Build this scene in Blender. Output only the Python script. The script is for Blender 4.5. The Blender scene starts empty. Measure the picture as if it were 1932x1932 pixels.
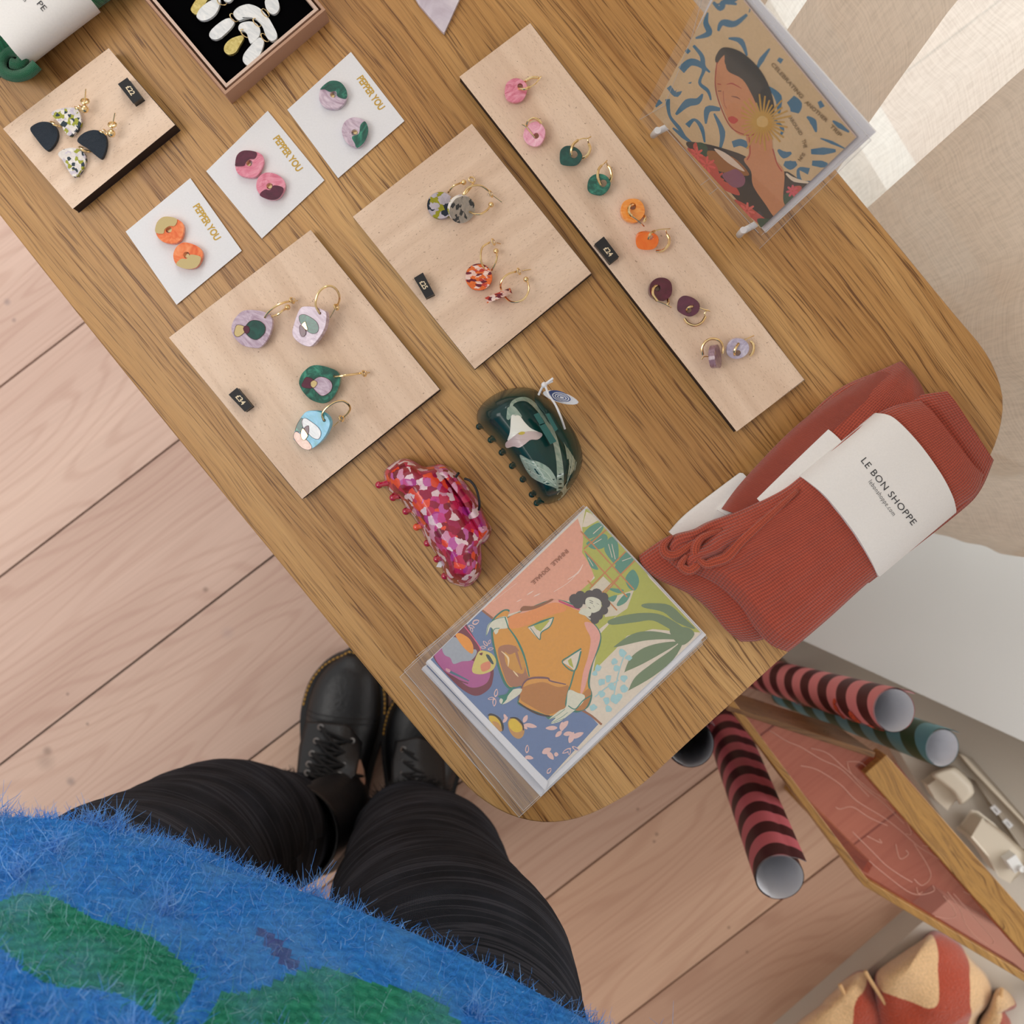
import bpy, bmesh, math, random
import numpy as np
from mathutils import Vector, Matrix, Quaternion
from mathutils.geometry import tessellate_polygon
from mathutils.bvhtree import BVHTree

random.seed(7)
rng = np.random.default_rng(7)
S = bpy.context.scene
COL = S.collection
pi = math.pi

# ------------------------------------------------------------------ camera
F = 1937.0
TZ = 0.75                      # table top height
H = 1.395                      # camera height
cam_d = bpy.data.cameras.new('camera')
cam = bpy.data.objects.new('camera', cam_d)
COL.objects.link(cam)
cam_d.sensor_width = 36.0
cam_d.lens = 36.0 * F / 1932.0
cam_d.clip_start = 0.01
dn = Vector(((925 - 966) / F, (966 - 910) / F, -1)).normalized()
CQ = dn.rotation_difference(Vector((0, 0, -1)))
cam.rotation_mode = 'QUATERNION'
cam.rotation_quaternion = CQ
cam.location = (0, 0, H)
cam_d.dof.use_dof = True
cam_d.dof.focus_distance = 0.65
cam_d.dof.aperture_fstop = 11
S.camera = cam
CO = Vector((0, 0, H))
CR = CQ.to_matrix()

# ------------------------------------------------------------------ light
W = bpy.data.worlds.new('world')
S.world = W
W.use_nodes = True
nt = W.node_tree
bg = nt.nodes['Background']
tc = nt.nodes.new('ShaderNodeTexCoord')
sx = nt.nodes.new('ShaderNodeSeparateXYZ')
rp = nt.nodes.new('ShaderNodeValToRGB')
nt.links.new(tc.outputs['Generated'], sx.inputs[0])
nt.links.new(sx.outputs['Y'], rp.inputs[0])
mr = nt.nodes.new('ShaderNodeMapRange')
mr.inputs[1].default_value = -1
mr.inputs[2].default_value = 1
nt.links.new(sx.outputs['Y'], mr.inputs[0])
nt.links.new(mr.outputs[0], rp.inputs[0])
rp.color_ramp.elements[0].color = (0.55, 0.49, 0.44, 1)
rp.color_ramp.elements[1].color = (1.0, 1.0, 1.0, 1)
nt.links.new(rp.outputs[0], bg.inputs[0])
bg.inputs[1].default_value = 0.85
S.view_settings.view_transform = 'Standard'
S.view_settings.look = 'None'
S.view_settings.gamma = 1
S.view_settings.exposure = 0.0


def area(name, loc, target, sx_, sy_, power, col=(1, 1, 1)):
    l = bpy.data.lights.new(name, 'AREA')
    l.shape = 'RECTANGLE'
    l.size = sx_
    l.size_y = sy_
    l.energy = power
    l.color = col
    o = bpy.data.objects.new(name, l)
    COL.objects.link(o)
    o.location = loc
    o.rotation_euler = (Vector(target) - Vector(loc)).to_track_quat('-Z', 'Y').to_euler()
    return o


area('window_daylight', (0.5, 2.4, 2.2), (0, 0, 0.6), 2.2, 1.6, 100, (0.97, 0.99, 1.0))
area('bay_daylight', (2.6, 0.4, 1.5), (0.3, -0.1, 0.6), 2.4, 2.0, 60, (0.98, 0.99, 1.0))
area('shop_ceiling_light', (-1.8, -0.3, 2.7), (-0.6, -0.2, 0.0), 1.4, 1.4, 24, (1.0, 0.96, 0.92))

# ------------------------------------------------------------------ helpers


def lin(c):
    if isinstance(c, str):
        c = tuple(int(c[i:i + 2], 16) for i in (0, 2, 4))
    r = []
    for v in c[:3]:
        v = v / 255.0
        r.append(v / 12.92 if v <= 0.04045 else ((v + 0.055) / 1.055) ** 2.4)
    return (r[0], r[1], r[2], 1.0)


def ray(px):
    return (CR @ Vector(((px[0] - 966) / F, (966 - px[1]) / F, -1))).normalized()


def P(x, y, z):
    d = ray((x, y))
    return CO + d * ((z - H) / d.z)


def plane_hit(p0, n):
    p0 = Vector(p0); n = Vector(n)
    def f(px):
        d = ray(px)
        return CO + d * ((p0 - CO).dot(n) / d.dot(n)), n
    return f


def flat(z):
    def f(px):
        return P(px[0], px[1], z), Vector((0, 0, 1))
    return f


ZM_ = {'A': (0, 0, 3.019), 'B': (300, 400, 3.22), 'C': (700, 0, 3.019), 'D': (1180, 0, 2.569),
       'E': (1100, 350, 4.293), 'F': (680, 680, 3.864), 'G': (1180, 660, 2.569), 'H': (750, 930, 3.116),
       'I': (0, 60, 5.52), 'J': (420, 520, 6.9), 'K': (540, 660, 9.66), 'L': (780, 310, 6.66),
       'M': (930, 120, 5.083), 'N': (230, 0, 4.712), 'O': (1690, 1380, 6.037), 'Pp': (1480, 1700, 4.274),
       'R': (400, 1150, 3.22), '0': (0, 0, 1)}


def q(k, s):
    """points written as 'x,y x,y ...' in the frame of a detail view -> picture coordinates"""
    ox, oy, sc = ZM_[k]
    r = []
    for t in s.split():
        a = t.split(',')
        r.append((ox + float(a[0]) / sc, oy + float(a[1]) / sc))
    return r


def smooth(pts, n=6, closed=True):
    pts = [Vector(p) for p in pts]
    m = len(pts)
    out = []
    rngm = m if closed else m - 1
    for i in range(rngm):
        if closed:
            a, b, c, d = pts[i - 1], pts[i], pts[(i + 1) % m], pts[(i + 2) % m]
        else:
            a, b, c, d = pts[max(i - 1, 0)], pts[i], pts[i + 1], pts[min(i + 2, m - 1)]
        for k in range(n):
            t = k / n
            out.append(0.5 * ((2 * b) + (c - a) * t + (2 * a - 5 * b + 4 * c - d) * t * t + (3 * b - a - 3 * c + d) * t ** 3))
    if not closed:
        out.append(pts[-1].copy())
    return out


def resample(pts, n, closed=True):
    pts = [Vector(p) for p in pts]
    if closed:
        pts = pts + [pts[0]]
    L = [0]
    for i in range(1, len(pts)):
        L.append(L[-1] + (pts[i] - pts[i - 1]).length)
    T = L[-1]
    out = []
    j = 0
    cnt = n if closed else n - 1
    for k in range(n):
        t = T * k / cnt
        while j < len(L) - 2 and L[j + 1] < t:
            j += 1
        u = (t - L[j]) / max(L[j + 1] - L[j], 1e-12)
        out.append(pts[j].lerp(pts[j + 1], min(u, 1)))
    return out


def area2(p):
    return sum(p[i][0] * p[(i + 1) % len(p)][1] - p[(i + 1) % len(p)][0] * p[i][1] for i in range(len(p))) / 2


def tag(o, label=None, cat=None, group=None, kind=None):
    if label: o['label'] = label
    if cat: o['category'] = cat
    if group: o['group'] = group
    if kind: o['kind'] = kind
    return o


def empty(name, loc, label, cat, group=None):
    o = bpy.data.objects.new(name, None)
    o.empty_display_size = 0.02
    COL.objects.link(o)
    o.location = loc
    return tag(o, label, cat, group)


class MB:
    """collects geometry in world space, built as one mesh object"""
    def __init__(s):
        s.v = []; s.f = []; s.m = []; s.c = []; s.uv = {}

    def add(s, vs, fs, mi=0, col=None, uvs=None):
        b = len(s.v)
        s.v.extend([tuple(x) for x in vs])
        for f in fs:
            s.f.append([b + i for i in f]); s.m.append(mi); s.c.append(col)
        if uvs is not None:
            for i, u in enumerate(uvs):
                s.uv[b + i] = u
        return s

    def box(s, c, sx_, sy_, sz_, rz=0.0, mi=0, M=None):
        c = Vector(c)
        R = M if M is not None else Matrix.Rotation(rz, 3, 'Z')
        vs = [c + R @ Vector((x * sx_ / 2, y * sy_ / 2, z * sz_ / 2)) for x in (-1, 1) for y in (-1, 1) for z in (-1, 1)]
        s.add(vs, [(0, 1, 3, 2), (4, 6, 7, 5), (0, 4, 5, 1), (2, 3, 7, 6), (0, 2, 6, 4), (1, 5, 7, 3)], mi)
        return s

    def prism(s, top, bot, mi=0, side=None, col=None):
        """closed outlines of world points; top counterclockwise from above"""
        n = len(top)
        side = mi if side is None else side
        tris = tessellate_polygon([[Vector((p[0], p[1], p[2])) for p in top]])
        b = len(s.v)
        s.v.extend([tuple(p) for p in top]); s.v.extend([tuple(p) for p in bot])
        nn = Vector((0, 0, 0))
        for t in tris:
            a, bb, c = [Vector(top[i]) for i in t]
            nn += (bb - a).cross(c - a)
        # orientation so the top faces away from the bottom
        up = Vector(top[0]) - Vector(bot[0])
        flip = nn.dot(up) < 0
        for t in tris:
            t = tuple(reversed(t)) if flip else tuple(t)
            s.f.append([b + i for i in t]); s.m.append(mi); s.c.append(col)
            s.f.append([b + n + i for i in reversed(t)]); s.m.append(side); s.c.append(col)
        for i in range(n):
            j = (i + 1) % n
            s.f.append([b + i, b + j, b + n + j, b + n + i]); s.m.append(side); s.c.append(col)
        return s

    def tube(s, pts, r, seg=8, mi=0, closed=False, cap=True, col=None, uvscale=None):
        pts = [Vector(p) for p in pts]
        n = len(pts)
        rr = r if hasattr(r, '__len__') else [r] * n
        t0 = (pts[1] - pts[0]).normalized()
        u = t0.orthogonal().normalized()
        b = len(s.v)
        prev = t0
        L = 0
        for i, p in enumerate(pts):
            if closed:
                t = (pts[(i + 1) % n] - pts[i - 1]).normalized()
            else:
                t = (pts[min(i + 1, n - 1)] - pts[max(i - 1, 0)]).normalized()
            qd = prev.rotation_difference(t)
            u = (qd @ u).normalized()
            prev = t
            w = t.cross(u)
            if i: L += (p - pts[i - 1]).length
            for k in range(seg):
                a = 2 * pi * k / seg
                s.v.append(tuple(p + (u * math.cos(a) + w * math.sin(a)) * rr[i]))
                if uvscale: s.uv[len(s.v) - 1] = (k / seg, L * uvscale)
        for i in range(n if closed else n - 1):
            i2 = (i + 1) % n
            for k in range(seg):
                k2 = (k + 1) % seg
                s.f.append([b + i * seg + k, b + i * seg + k2, b + i2 * seg + k2, b + i2 * seg + k]); s.m.append(mi); s.c.append(col)
        if cap and not closed:
            s.f.append([b + k for k in reversed(range(seg))]); s.m.append(mi); s.c.append(col)
            s.f.append([b + (n - 1) * seg + k for k in range(seg)]); s.m.append(mi); s.c.append(col)
        return s

    def ball(s, c, r, mi=0, seg=14, rings=9, sc=(1, 1, 1), M=None, col=None):
        c = Vector(c)
        b = len(s.v)
        R = M if M is not None else Matrix.Identity(3)
        for i in range(rings + 1):
            th = pi * i / rings
            for k in range(seg):
                a = 2 * pi * k / seg
                s.v.append(tuple(c + R @ Vector((math.sin(th) * math.cos(a) * r * sc[0], math.sin(th) * math.sin(a) * r * sc[1], math.cos(th) * r * sc[2]))))
        for i in range(rings):
            for k in range(seg):
                k2 = (k + 1) % seg
                s.f.append([b + i * seg + k, b + (i + 1) * seg + k, b + (i + 1) * seg + k2, b + i * seg + k2]); s.m.append(mi); s.c.append(col)
        return s

    def torus(s, c, nrm, R, r, seg=22, sub=7, mi=0, a0=0, a1=2 * pi):
        nrm = Vector(nrm).normalized()
        u = nrm.orthogonal().normalized(); w = nrm.cross(u)
        full = abs(a1 - a0 - 2 * pi) < 1e-6
        n = seg if full else seg + 1
        pts = [Vector(c) + (u * math.cos(a0 + (a1 - a0) * i / seg) + w * math.sin(a0 + (a1 - a0) * i / seg)) * R for i in range(n)]
        return s.tube(pts, r, sub, mi, closed=full)

    def build(s, name, mats, parent=None, smooth_=True, bevel=0, kind=None, subsurf=0, angle=35):
        me = bpy.data.meshes.new(name)
        me.from_pydata(s.v, [], s.f)
        if not isinstance(mats, (list, tuple)): mats = [mats]
        for m in mats: me.materials.append(m)
        me.polygons.foreach_set('material_index', s.m)
        if any(c is not None for c in s.c):
            at = me.color_attributes.new('Col', 'FLOAT_COLOR', 'CORNER')
            arr = []
            for f, c in zip(s.f, s.c):
                arr.extend(list(c or (0.8, 0.8, 0.8, 1)) * len(f))
            at.data.foreach_set('color', arr)
        if s.uv:
            uvl = me.uv_layers.new(name='UVMap')
            arr = np.zeros(len(me.loops) * 2, dtype=np.float32)
            vi = np.zeros(len(me.loops), dtype=np.int32)
            me.loops.foreach_get('vertex_index', vi)
            tab = np.zeros((len(s.v), 2), dtype=np.float32)
            for k, u in s.uv.items(): tab[k] = u
            arr = tab[vi].reshape(-1)
            uvl.data.foreach_set('uv', arr)
        me.validate()
        bm = bmesh.new(); bm.from_mesh(me)
        if not s.uv and len(s.v) < 60000:
            bmesh.ops.remove_doubles(bm, verts=bm.verts, dist=1e-7)
        bm.to_mesh(me); bm.free()
        if smooth_:
            me.polygons.foreach_set('use_smooth', [True] * len(me.polygons))
            try: me.set_sharp_from_angle(angle=math.radians(angle))
            except Exception: pass
        o = bpy.data.objects.new(name, me)
        COL.objects.link(o)
        if parent is not None:
            o.parent = parent
            o.matrix_parent_inverse = Matrix.Translation(Vector(parent.location)).inverted() if parent.parent is None else pw(parent).inverted()
        if bevel:
            b = o.modifiers.new('bevel', 'BEVEL'); b.width = bevel; b.segments = 2; b.limit_method = 'ANGLE'
        if subsurf:
            b = o.modifiers.new('sub', 'SUBSURF'); b.levels = subsurf; b.render_levels = subsurf
        if kind: o['kind'] = kind
        return o


def pw(o):
    M = Matrix.Translation(o.location)
    if o.parent is not None:
        M = pw(o.parent) @ o.matrix_parent_inverse @ M
    return M


def rebase(o):
    """move a single-mesh thing's origin to the centre of its base"""
    me = o.data
    n = len(me.vertices)
    a = np.zeros(n * 3, dtype=np.float32); me.vertices.foreach_get('co', a); a = a.reshape(-1, 3)
    c = Vector(((a[:, 0].min() + a[:, 0].max()) / 2, (a[:, 1].min() + a[:, 1].max()) / 2, a[:, 2].min()))
    a = a - np.array(c, dtype=np.float32)
    me.vertices.foreach_set('co', a.reshape(-1)); o.location = c
    return o


# ------------------------------------------------------------------ materials
class MT:
    def __init__(s, name, col=(0.8, 0.8, 0.8, 1), rough=0.5, metal=0.0, **kw):
        s.m = bpy.data.materials.new(name); s.m.use_nodes = True
        s.nt = s.m.node_tree; s.b = s.nt.nodes['Principled BSDF']
        s.b.inputs['Base Color'].default_value = col if len(col) == 4 else (*col, 1)
        s.b.inputs['Roughness'].default_value = rough
        s.b.inputs['Metallic'].default_value = metal
        for k, v in kw.items(): s.b.inputs[k.replace('_', ' ')].default_value = v

    def n(s, t, **kw):
        nd = s.nt.nodes.new(t)
        for k, v in kw.items():
            if hasattr(nd, k) and not k[0].isupper(): setattr(nd, k, v)
        return nd

    def l(s, a, b): s.nt.links.new(a, b)

    def coord(s, kind='Object', scale=(1, 1, 1), rot=(0, 0, 0), loc=(0, 0, 0)):
        t = s.n('ShaderNodeTexCoord'); mp = s.n('ShaderNodeMapping')
        s.l(t.outputs[kind], mp.inputs[0])
        mp.inputs['Scale'].default_value = scale; mp.inputs['Rotation'].default_value = rot; mp.inputs['Location'].default_value = loc
        return mp.outputs[0]

    def geo(s, scale=(1, 1, 1), rot=(0, 0, 0), loc=(0, 0, 0)):
        t = s.n('ShaderNodeNewGeometry'); r0 = s.n('ShaderNodeMapping'); mp = s.n('ShaderNodeMapping')
        s.l(t.outputs['Position'], r0.inputs[0]); r0.inputs['Rotation'].default_value = rot
        s.l(r0.outputs[0], mp.inputs[0])
        mp.inputs['Scale'].default_value = scale; mp.inputs['Location'].default_value = loc
        return mp.outputs[0]

    def noise(s, vec, scale=5, detail=3, rough=0.5, dist=0.0):
        nd = s.n('ShaderNodeTexNoise'); s.l(vec, nd.inputs['Vector'])
        nd.inputs['Scale'].default_value = scale; nd.inputs['Detail'].default_value = detail
        nd.inputs['Roughness'].default_value = rough; nd.inputs['Distortion'].default_value = dist
        return nd.outputs['Fac']

    def ramp(s, fac, stops, interp='LINEAR'):
        r = s.n('ShaderNodeValToRGB'); s.l(fac, r.inputs[0])
        cr = r.color_ramp; cr.interpolation = interp
        while len(cr.elements) < len(stops): cr.elements.new(0.5)
        for e, (p, c) in zip(cr.elements, stops):
            e.position = p; e.color = c if len(c) == 4 else (*c, 1)
        return r.outputs[0]

    def mix(s, fac, a, b, mode='MIX'):
        m = s.n('ShaderNodeMix'); m.data_type = 'RGBA'; m.blend_type = mode
        for sock, v in ((m.inputs[0], fac), (m.inputs[6], a), (m.inputs[7], b)):
            if isinstance(v, bpy.types.NodeSocket): s.l(v, sock)
            else: sock.default_value = v
        return m.outputs[2]

    def math(s, op, a, b=0.0, c=0.0):
        m = s.n('ShaderNodeMath'); m.operation = op
        for i, v in enumerate((a, b, c)):
            if isinstance(v, bpy.types.NodeSocket): s.l(v, m.inputs[i])
            else: m.inputs[i].default_value = v
        return m.outputs[0]

    def color(s, sock): s.l(sock, s.b.inputs['Base Color']); return s

    def bump(s, h, strength=0.3, dist=0.001):
        b = s.n('ShaderNodeBump'); s.l(h, b.inputs['Height'])
        b.inputs['Strength'].default_value = strength; b.inputs['Distance'].default_value = dist
        s.l(b.outputs[0], s.b.inputs['Normal']); return s


def paper(name, c, rough=0.75, amt=0.3):
    m = MT(name, lin(c), rough)
    v = m.geo()
    m.bump(m.noise(v, 2500, 3), amt, 0.0001)
    n = m.noise(v, 900, 4)
    m.color(m.mix(0.06, lin(c), m.ramp(n, [(0.3, (0.3, 0.3, 0.3, 1)), (0.7, (1, 1, 1, 1))]), 'MULTIPLY'))
    return m.m


GA = math.radians(-(180 - 128.6))   # grain direction of the table in world: down-right at 51.4 deg


def make_oak(name, ang, c_lo, c_mid, c_hi, dark, rough=0.42, sc=1.0, fig=1.0):
    m = MT(name, rough=rough)
    g = m.geo(rot=(0, 0, -ang))
    def vec(scale, loc=(0, 0, 0)):
        mp = m.n('ShaderNodeMapping'); m.l(g, mp.inputs[0]); mp.inputs['Scale'].default_value = scale; mp.inputs['Location'].default_value = loc
        return mp.outputs[0]
    # slow warp
    w = m.noise(vec((1.6, 5, 5)), 2.0, 3)
    wp = m.n('ShaderNodeCombineXYZ'); m.l(m.math('MULTIPLY', w, 0.10 * fig), wp.inputs[1])
    va = m.n('ShaderNodeVectorMath'); va.operation = 'ADD'; m.l(g, va.inputs[0]); m.l(wp.outputs[0], va.inputs[1])
    def vec2(scale):
        mp = m.n('ShaderNodeMapping'); m.l(va.outputs[0], mp.inputs[0]); mp.inputs['Scale'].default_value = scale
        return mp.outputs[0]
    bands = m.noise(vec2((0.6 * sc, 22 * sc, 1)), 1.0, 6, 0.62)
    base = m.ramp(bands, [(0.25, lin(c_lo)), (0.5, lin(c_mid)), (0.75, lin(c_hi))])
    # growth rings
    rings = m.noise(vec2((1.8 * sc, 380 * sc, 1)), 1.0, 4, 0.65)
    rr = m.ramp(rings, [(0.36, (0.66, 0.56, 0.44, 1)), (0.48, (0.95, 0.93, 0.9, 1)), (0.62, (1.08, 1.06, 1.04, 1))])
    c1 = m.mix(0.8, base, rr, 'MULTIPLY')
    # pores: short dark dashes
    po = m.noise(vec2((30 * sc, 1100 * sc, 1)), 1.0, 2, 0.5)
    pmask = m.ramp(rings, [(0.42, (1, 1, 1, 1)), (0.60, (0.15, 0.15, 0.15, 1))])
    pr = m.ramp(po, [(0.54, (0, 0, 0, 1)), (0.62, (1, 1, 1, 1))])
    pf = m.math('MULTIPLY', pr, pmask)
    c2 = m.mix(m.math('MULTIPLY', pf, 0.85), c1, lin(dark))
    fine = m.noise(vec((60, 1500, 1)), 1.0, 2)
    c3 = m.mix(0.18, c2, m.ramp(fine, [(0.3, (0.5, 0.5, 0.5, 1)), (0.7, (1.25, 1.25, 1.25, 1))]), 'MULTIPLY')
    m.color(c3)
    m.bump(m.math('SUBTRACT', 1.0, pf), 0.25, 0.0003)
    return m.m


def make_ply(name, ang):
    m = MT(name, rough=0.62)
    g = m.geo(rot=(0, 0, -ang))
    mp = m.n('ShaderNodeMapping'); m.l(g, mp.inputs[0]); mp.inputs['Scale'].default_value = (5, 60, 1)
    n1 = m.noise(mp.outputs[0], 1.0, 5, 0.6, 0.4)
    base = m.ramp(n1, [(0.3, lin((212, 182, 156))), (0.55, lin((230, 203, 178))), (0.75, lin((238, 213, 190)))])
    mp2 = m.n('ShaderNodeMapping'); m.l(g, mp2.inputs[0]); mp2.inputs['Scale'].default_value = (500, 2200, 1)
    n2 = m.noise(mp2.outputs[0], 1.0, 2)
    c = m.mix(m.ramp(n2, [(0.60, (0, 0, 0, 1)), (0.72, (0.45, 0.45, 0.45, 1))]), base, lin((150, 112, 84)))
    n3 = m.noise(g, 500, 1)
    c = m.mix(m.ramp(n3, [(0.76, (0, 0, 0, 1)), (0.78, (0.6, 0.6, 0.6, 1))]), c, lin((120, 85, 62)))
    m.color(c)
    return m.m


def marble(name, cols, scale=130, rough=0.16, dist=1.5, aniso=(1, 1, 1), rot=0.0, coat=0.6):
    m = MT(name, rough=rough, Coat_Weight=coat, Coat_Roughness=0.08)
    g = m.geo(rot=(0, 0, rot))
    mp = m.n('ShaderNodeMapping'); m.l(g, mp.inputs[0]); mp.inputs['Scale'].default_value = aniso
    n1 = m.noise(mp.outputs[0], scale, 4, 0.6, dist)
    k = len(cols)
    m.color(m.ramp(n1, [(0.3 + 0.4 * i / max(k - 1, 1), lin(c)) for i, c in enumerate(cols)]))
    return m.m


def terrazzo(name, cols, scale=330, rough=0.5, coat=0.0, jitter=1.2, bump=0.4, aniso=(1, 1, 1)):
    m = MT(name, rough=rough, Coat_Weight=coat, Coat_Roughness=0.05)
    g = m.geo(scale=aniso)
    nz = m.n('ShaderNodeTexNoise'); m.l(g, nz.inputs['Vector']); nz.inputs['Scale'].default_value = scale * 0.9; nz.inputs['Detail'].default_value = 3
    va = m.n('ShaderNodeVectorMath'); va.operation = 'MULTIPLY_ADD'
    m.l(nz.outputs['Color'], va.inputs[0]); va.inputs[1].default_value = (jitter / scale,) * 3; m.l(g, va.inputs[2])
    vo = m.n('ShaderNodeTexVoronoi'); m.l(va.outputs[0], vo.inputs['Vector']); vo.inputs['Scale'].default_value = scale
    sp = m.n('ShaderNodeSeparateColor'); m.l(vo.outputs['Color'], sp.inputs[0])
    k = len(cols)
    c = m.ramp(sp.outputs[0], [(i / k, lin(cc)) for i, cc in enumerate(cols)], 'CONSTANT')
    sheen = m.noise(g, scale * 1.5, 2)
    c = m.mix(0.25, c, m.ramp(sheen, [(0.3, (0.55, 0.55, 0.55, 1)), (0.7, (1.25, 1.25, 1.25, 1))]), 'MULTIPLY')
    m.color(c)
    if bump: m.bump(m.noise(g, 1800, 2), bump, 0.0003)
    return m.m


def make_knit(name, c, dark, ribs=60, rows=150):
    m = MT(name, rough=0.9, Sheen_Weight=0.25)
    t = m.n('ShaderNodeTexCoord'); sp = m.n('ShaderNodeSeparateXYZ'); m.l(t.outputs['UV'], sp.inputs[0])
    u = m.math('MULTIPLY', sp.outputs[0], ribs * 2 * pi); v = m.math('MULTIPLY', sp.outputs[1], rows * 2 * pi)
    su = m.math('SINE', u)
    # slanted stitches
    sv = m.math('SINE', m.math('ADD', v, m.math('MULTIPLY', m.math('ABSOLUTE', su), 1.6)))
    h = m.math('ADD', m.math('MULTIPLY', su, 0.6), m.math('MULTIPLY', sv, 0.4))
    hh = m.math('MULTIPLY_ADD', h, 0.5, 0.5)
    big = m.noise(m.geo(), 60, 3)
    base = m.ramp(hh, [(0.0, lin(tuple((a * .45 + b * .55) for a, b in zip(dark, c)))), (0.6, lin(c)), (1.0, lin(tuple(min(255, x * 1.12) for x in c)))])
    m.color(m.mix(0.25, base, m.ramp(big, [(0.3, (0.75, 0.75, 0.75, 1)), (0.7, (1.1, 1.1, 1.1, 1))]), 'MULTIPLY'))
    m.bump(h, 0.7, 0.0006)
    return m.m


mats = {}
mats['oak'] = make_oak('oak_tabletop', GA, (162, 114, 60), (190, 144, 86), (212, 170, 112), (96, 58, 28), fig=0.3)
mats['oak2'] = make_oak('oak_frame', GA + 0.0, (150, 105, 45), (184, 138, 72), (200, 156, 90), (110, 72, 32), sc=1.5)
mats['oak_shaded'] = make_oak('oak_side_shaded', math.radians(-19), (110, 76, 44), (128, 90, 54), (140, 100, 62), (70, 45, 28), sc=1.5)  # frame oak with the side board's shadow put into the colour
mats['ply'] = make_ply('birch_face', math.radians(36))
mats['ply34'] = make_ply('birch_face_cross', math.radians(-54))
mats['burnt'] = MT('laser_burnt_edge', lin((38, 22, 18)), 0.7).m
mats['white_paper'] = paper('white_card', (232, 232, 234))
mats['band_paper'] = paper('sock_band_paper', (232, 229, 225), 0.8)
mats['gold'] = MT('polished_gold', lin((242, 214, 160)), 0.2, 1.0).m
mats['gold_flat'] = MT('gold_mirror_acrylic', lin((232, 208, 152)), 0.15, 1.0).m
mats['gold_leaf'] = marble('brushed_gold', [(190, 165, 80), (232, 214, 140)], 400, 0.35, 0.5)
mats['gold_leaf'].node_tree.nodes['Principled BSDF'].inputs['Metallic'].default_value = 0.7
mats['gold_ink'] = MT('gold_foil_ink', lin((206, 168, 82)), 0.35, 0.6).m
mats['clear'] = MT('clear_silicone', (0.95, 0.93, 0.9, 1), 0.08, Transmission_Weight=0.9, IOR=1.35).m
mats['black'] = MT('black_acrylic', lin((24, 24, 27)), 0.35).m
mats['print'] = None
mp_ = MT('printed_ink', rough=0.7)
at_ = mp_.n('ShaderNodeAttribute'); at_.attribute_name = 'Col'
g_ = mp_.geo()
n_ = mp_.noise(g_, 700, 4)
mp_.color(mp_.mix(0.16, at_.outputs['Color'], mp_.ramp(n_, [(0.3, (0.6, 0.6, 0.6, 1)), (0.7, (1.15, 1.15, 1.15, 1))]), 'MULTIPLY'))
mats['print'] = mp_.m
mats['ink'] = MT('dark_ink', lin((45, 45, 50)), 0.7).m


def make_film(name, tint=(0.97, 0.97, 0.98), rough=0.06, refl=0.05, fade=0.03):
    """thin clear plastic: mostly see-through with a faint sheen"""
    m = bpy.data.materials.new(name); m.use_nodes = True
    nt = m.node_tree; nt.nodes.clear()
    out = nt.nodes.new('ShaderNodeOutputMaterial'); mx = nt.nodes.new('ShaderNodeMixShader')
    tr = nt.nodes.new('ShaderNodeBsdfTransparent'); gl = nt.nodes.new('ShaderNodeBsdfGlossy')
    df = nt.nodes.new('ShaderNodeBsdfDiffuse'); mx2 = nt.nodes.new('ShaderNodeMixShader')
    tr.inputs[0].default_value = (*tint, 1); gl.inputs['Roughness'].default_value = rough
    mx.inputs[0].default_value = refl
    nt.links.new(tr.outputs[0], mx.inputs[1]); nt.links.new(gl.outputs[0], mx.inputs[2])
    df.inputs[0].default_value = (0.8, 0.8, 0.8, 1)
    mx2.inputs[0].default_value = fade
    nt.links.new(mx.outputs[0], mx2.inputs[1]); nt.links.new(df.outputs[0], mx2.inputs[2]); nt.links.new(mx2.outputs[0], out.inputs[0])
    return m


mats['film'] = make_film('clear_sleeve', fade=0.07)
mats['film_edge'] = make_film('sleeve_fold', (0.9, 0.9, 0.9), 0.1, fade=0.35)
mats['pane'] = make_film('window_glass', (0.98, 0.99, 0.99), 0.02, fade=0.0)


def paint(polys, hit, base=0.00005, step=0.00002, mb=None, smooth_n=4, sub=None):
    """flat printed shapes: (colour, [px points], layer, smooth?)"""
    mb = mb or MB()
    for ix_, it in enumerate(polys):
        c, pts, lay = it[0], it[1], it[2]
        sm = it[3] if len(it) > 3 else True
        pp = smooth(pts, smooth_n) if sm else [Vector(p) for p in pts]
        tris = tessellate_polygon([[Vector((p.x, p.y, 0)) for p in pp]])
        vs = [(p.x, p.y) for p in pp]
        tris = [tuple(t) for t in tris]
        if sub:
            for _ in range(6):
                nt_ = []; mid = {}; ch = False
                def gm(a, b):
                    k = (min(a, b), max(a, b))
                    if k not in mid:
                        vs.append(((vs[a][0] + vs[b][0]) / 2, (vs[a][1] + vs[b][1]) / 2)); mid[k] = len(vs) - 1
                    return mid[k]
                for t in tris:
                    ls = [math.dist(vs[t[i]], vs[t[(i + 1) % 3]]) for i in range(3)]
                    if max(ls) > sub:
                        ch = True
                        i = ls.index(max(ls)); a, b, cc = t[i], t[(i + 1) % 3], t[(i + 2) % 3]
                        mm = gm(a, b); nt_ += [(a, mm, cc), (mm, b, cc)]
                    else: nt_.append(t)
                tris = nt_
                if not ch: break
        out = []; ok = True
        for v in vs:
            h = hit(v)
            if h is None: ok = False; break
            w, n = h
            if n.dot(CO - w) < 0: n = -n
            out.append(w + n * (base + step * lay + 3e-7 * (ix_ % 60)))
        if not ok: continue
        fs = []
        for t in tris:
            a, b, cc = [out[i] for i in t]
            nn = (b - a).cross(cc - a)
            fs.append(t if nn.dot(CO - a) > 0 else tuple(reversed(t)))
        mb.add(out, fs, 0, lin(c))
    return mb


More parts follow.
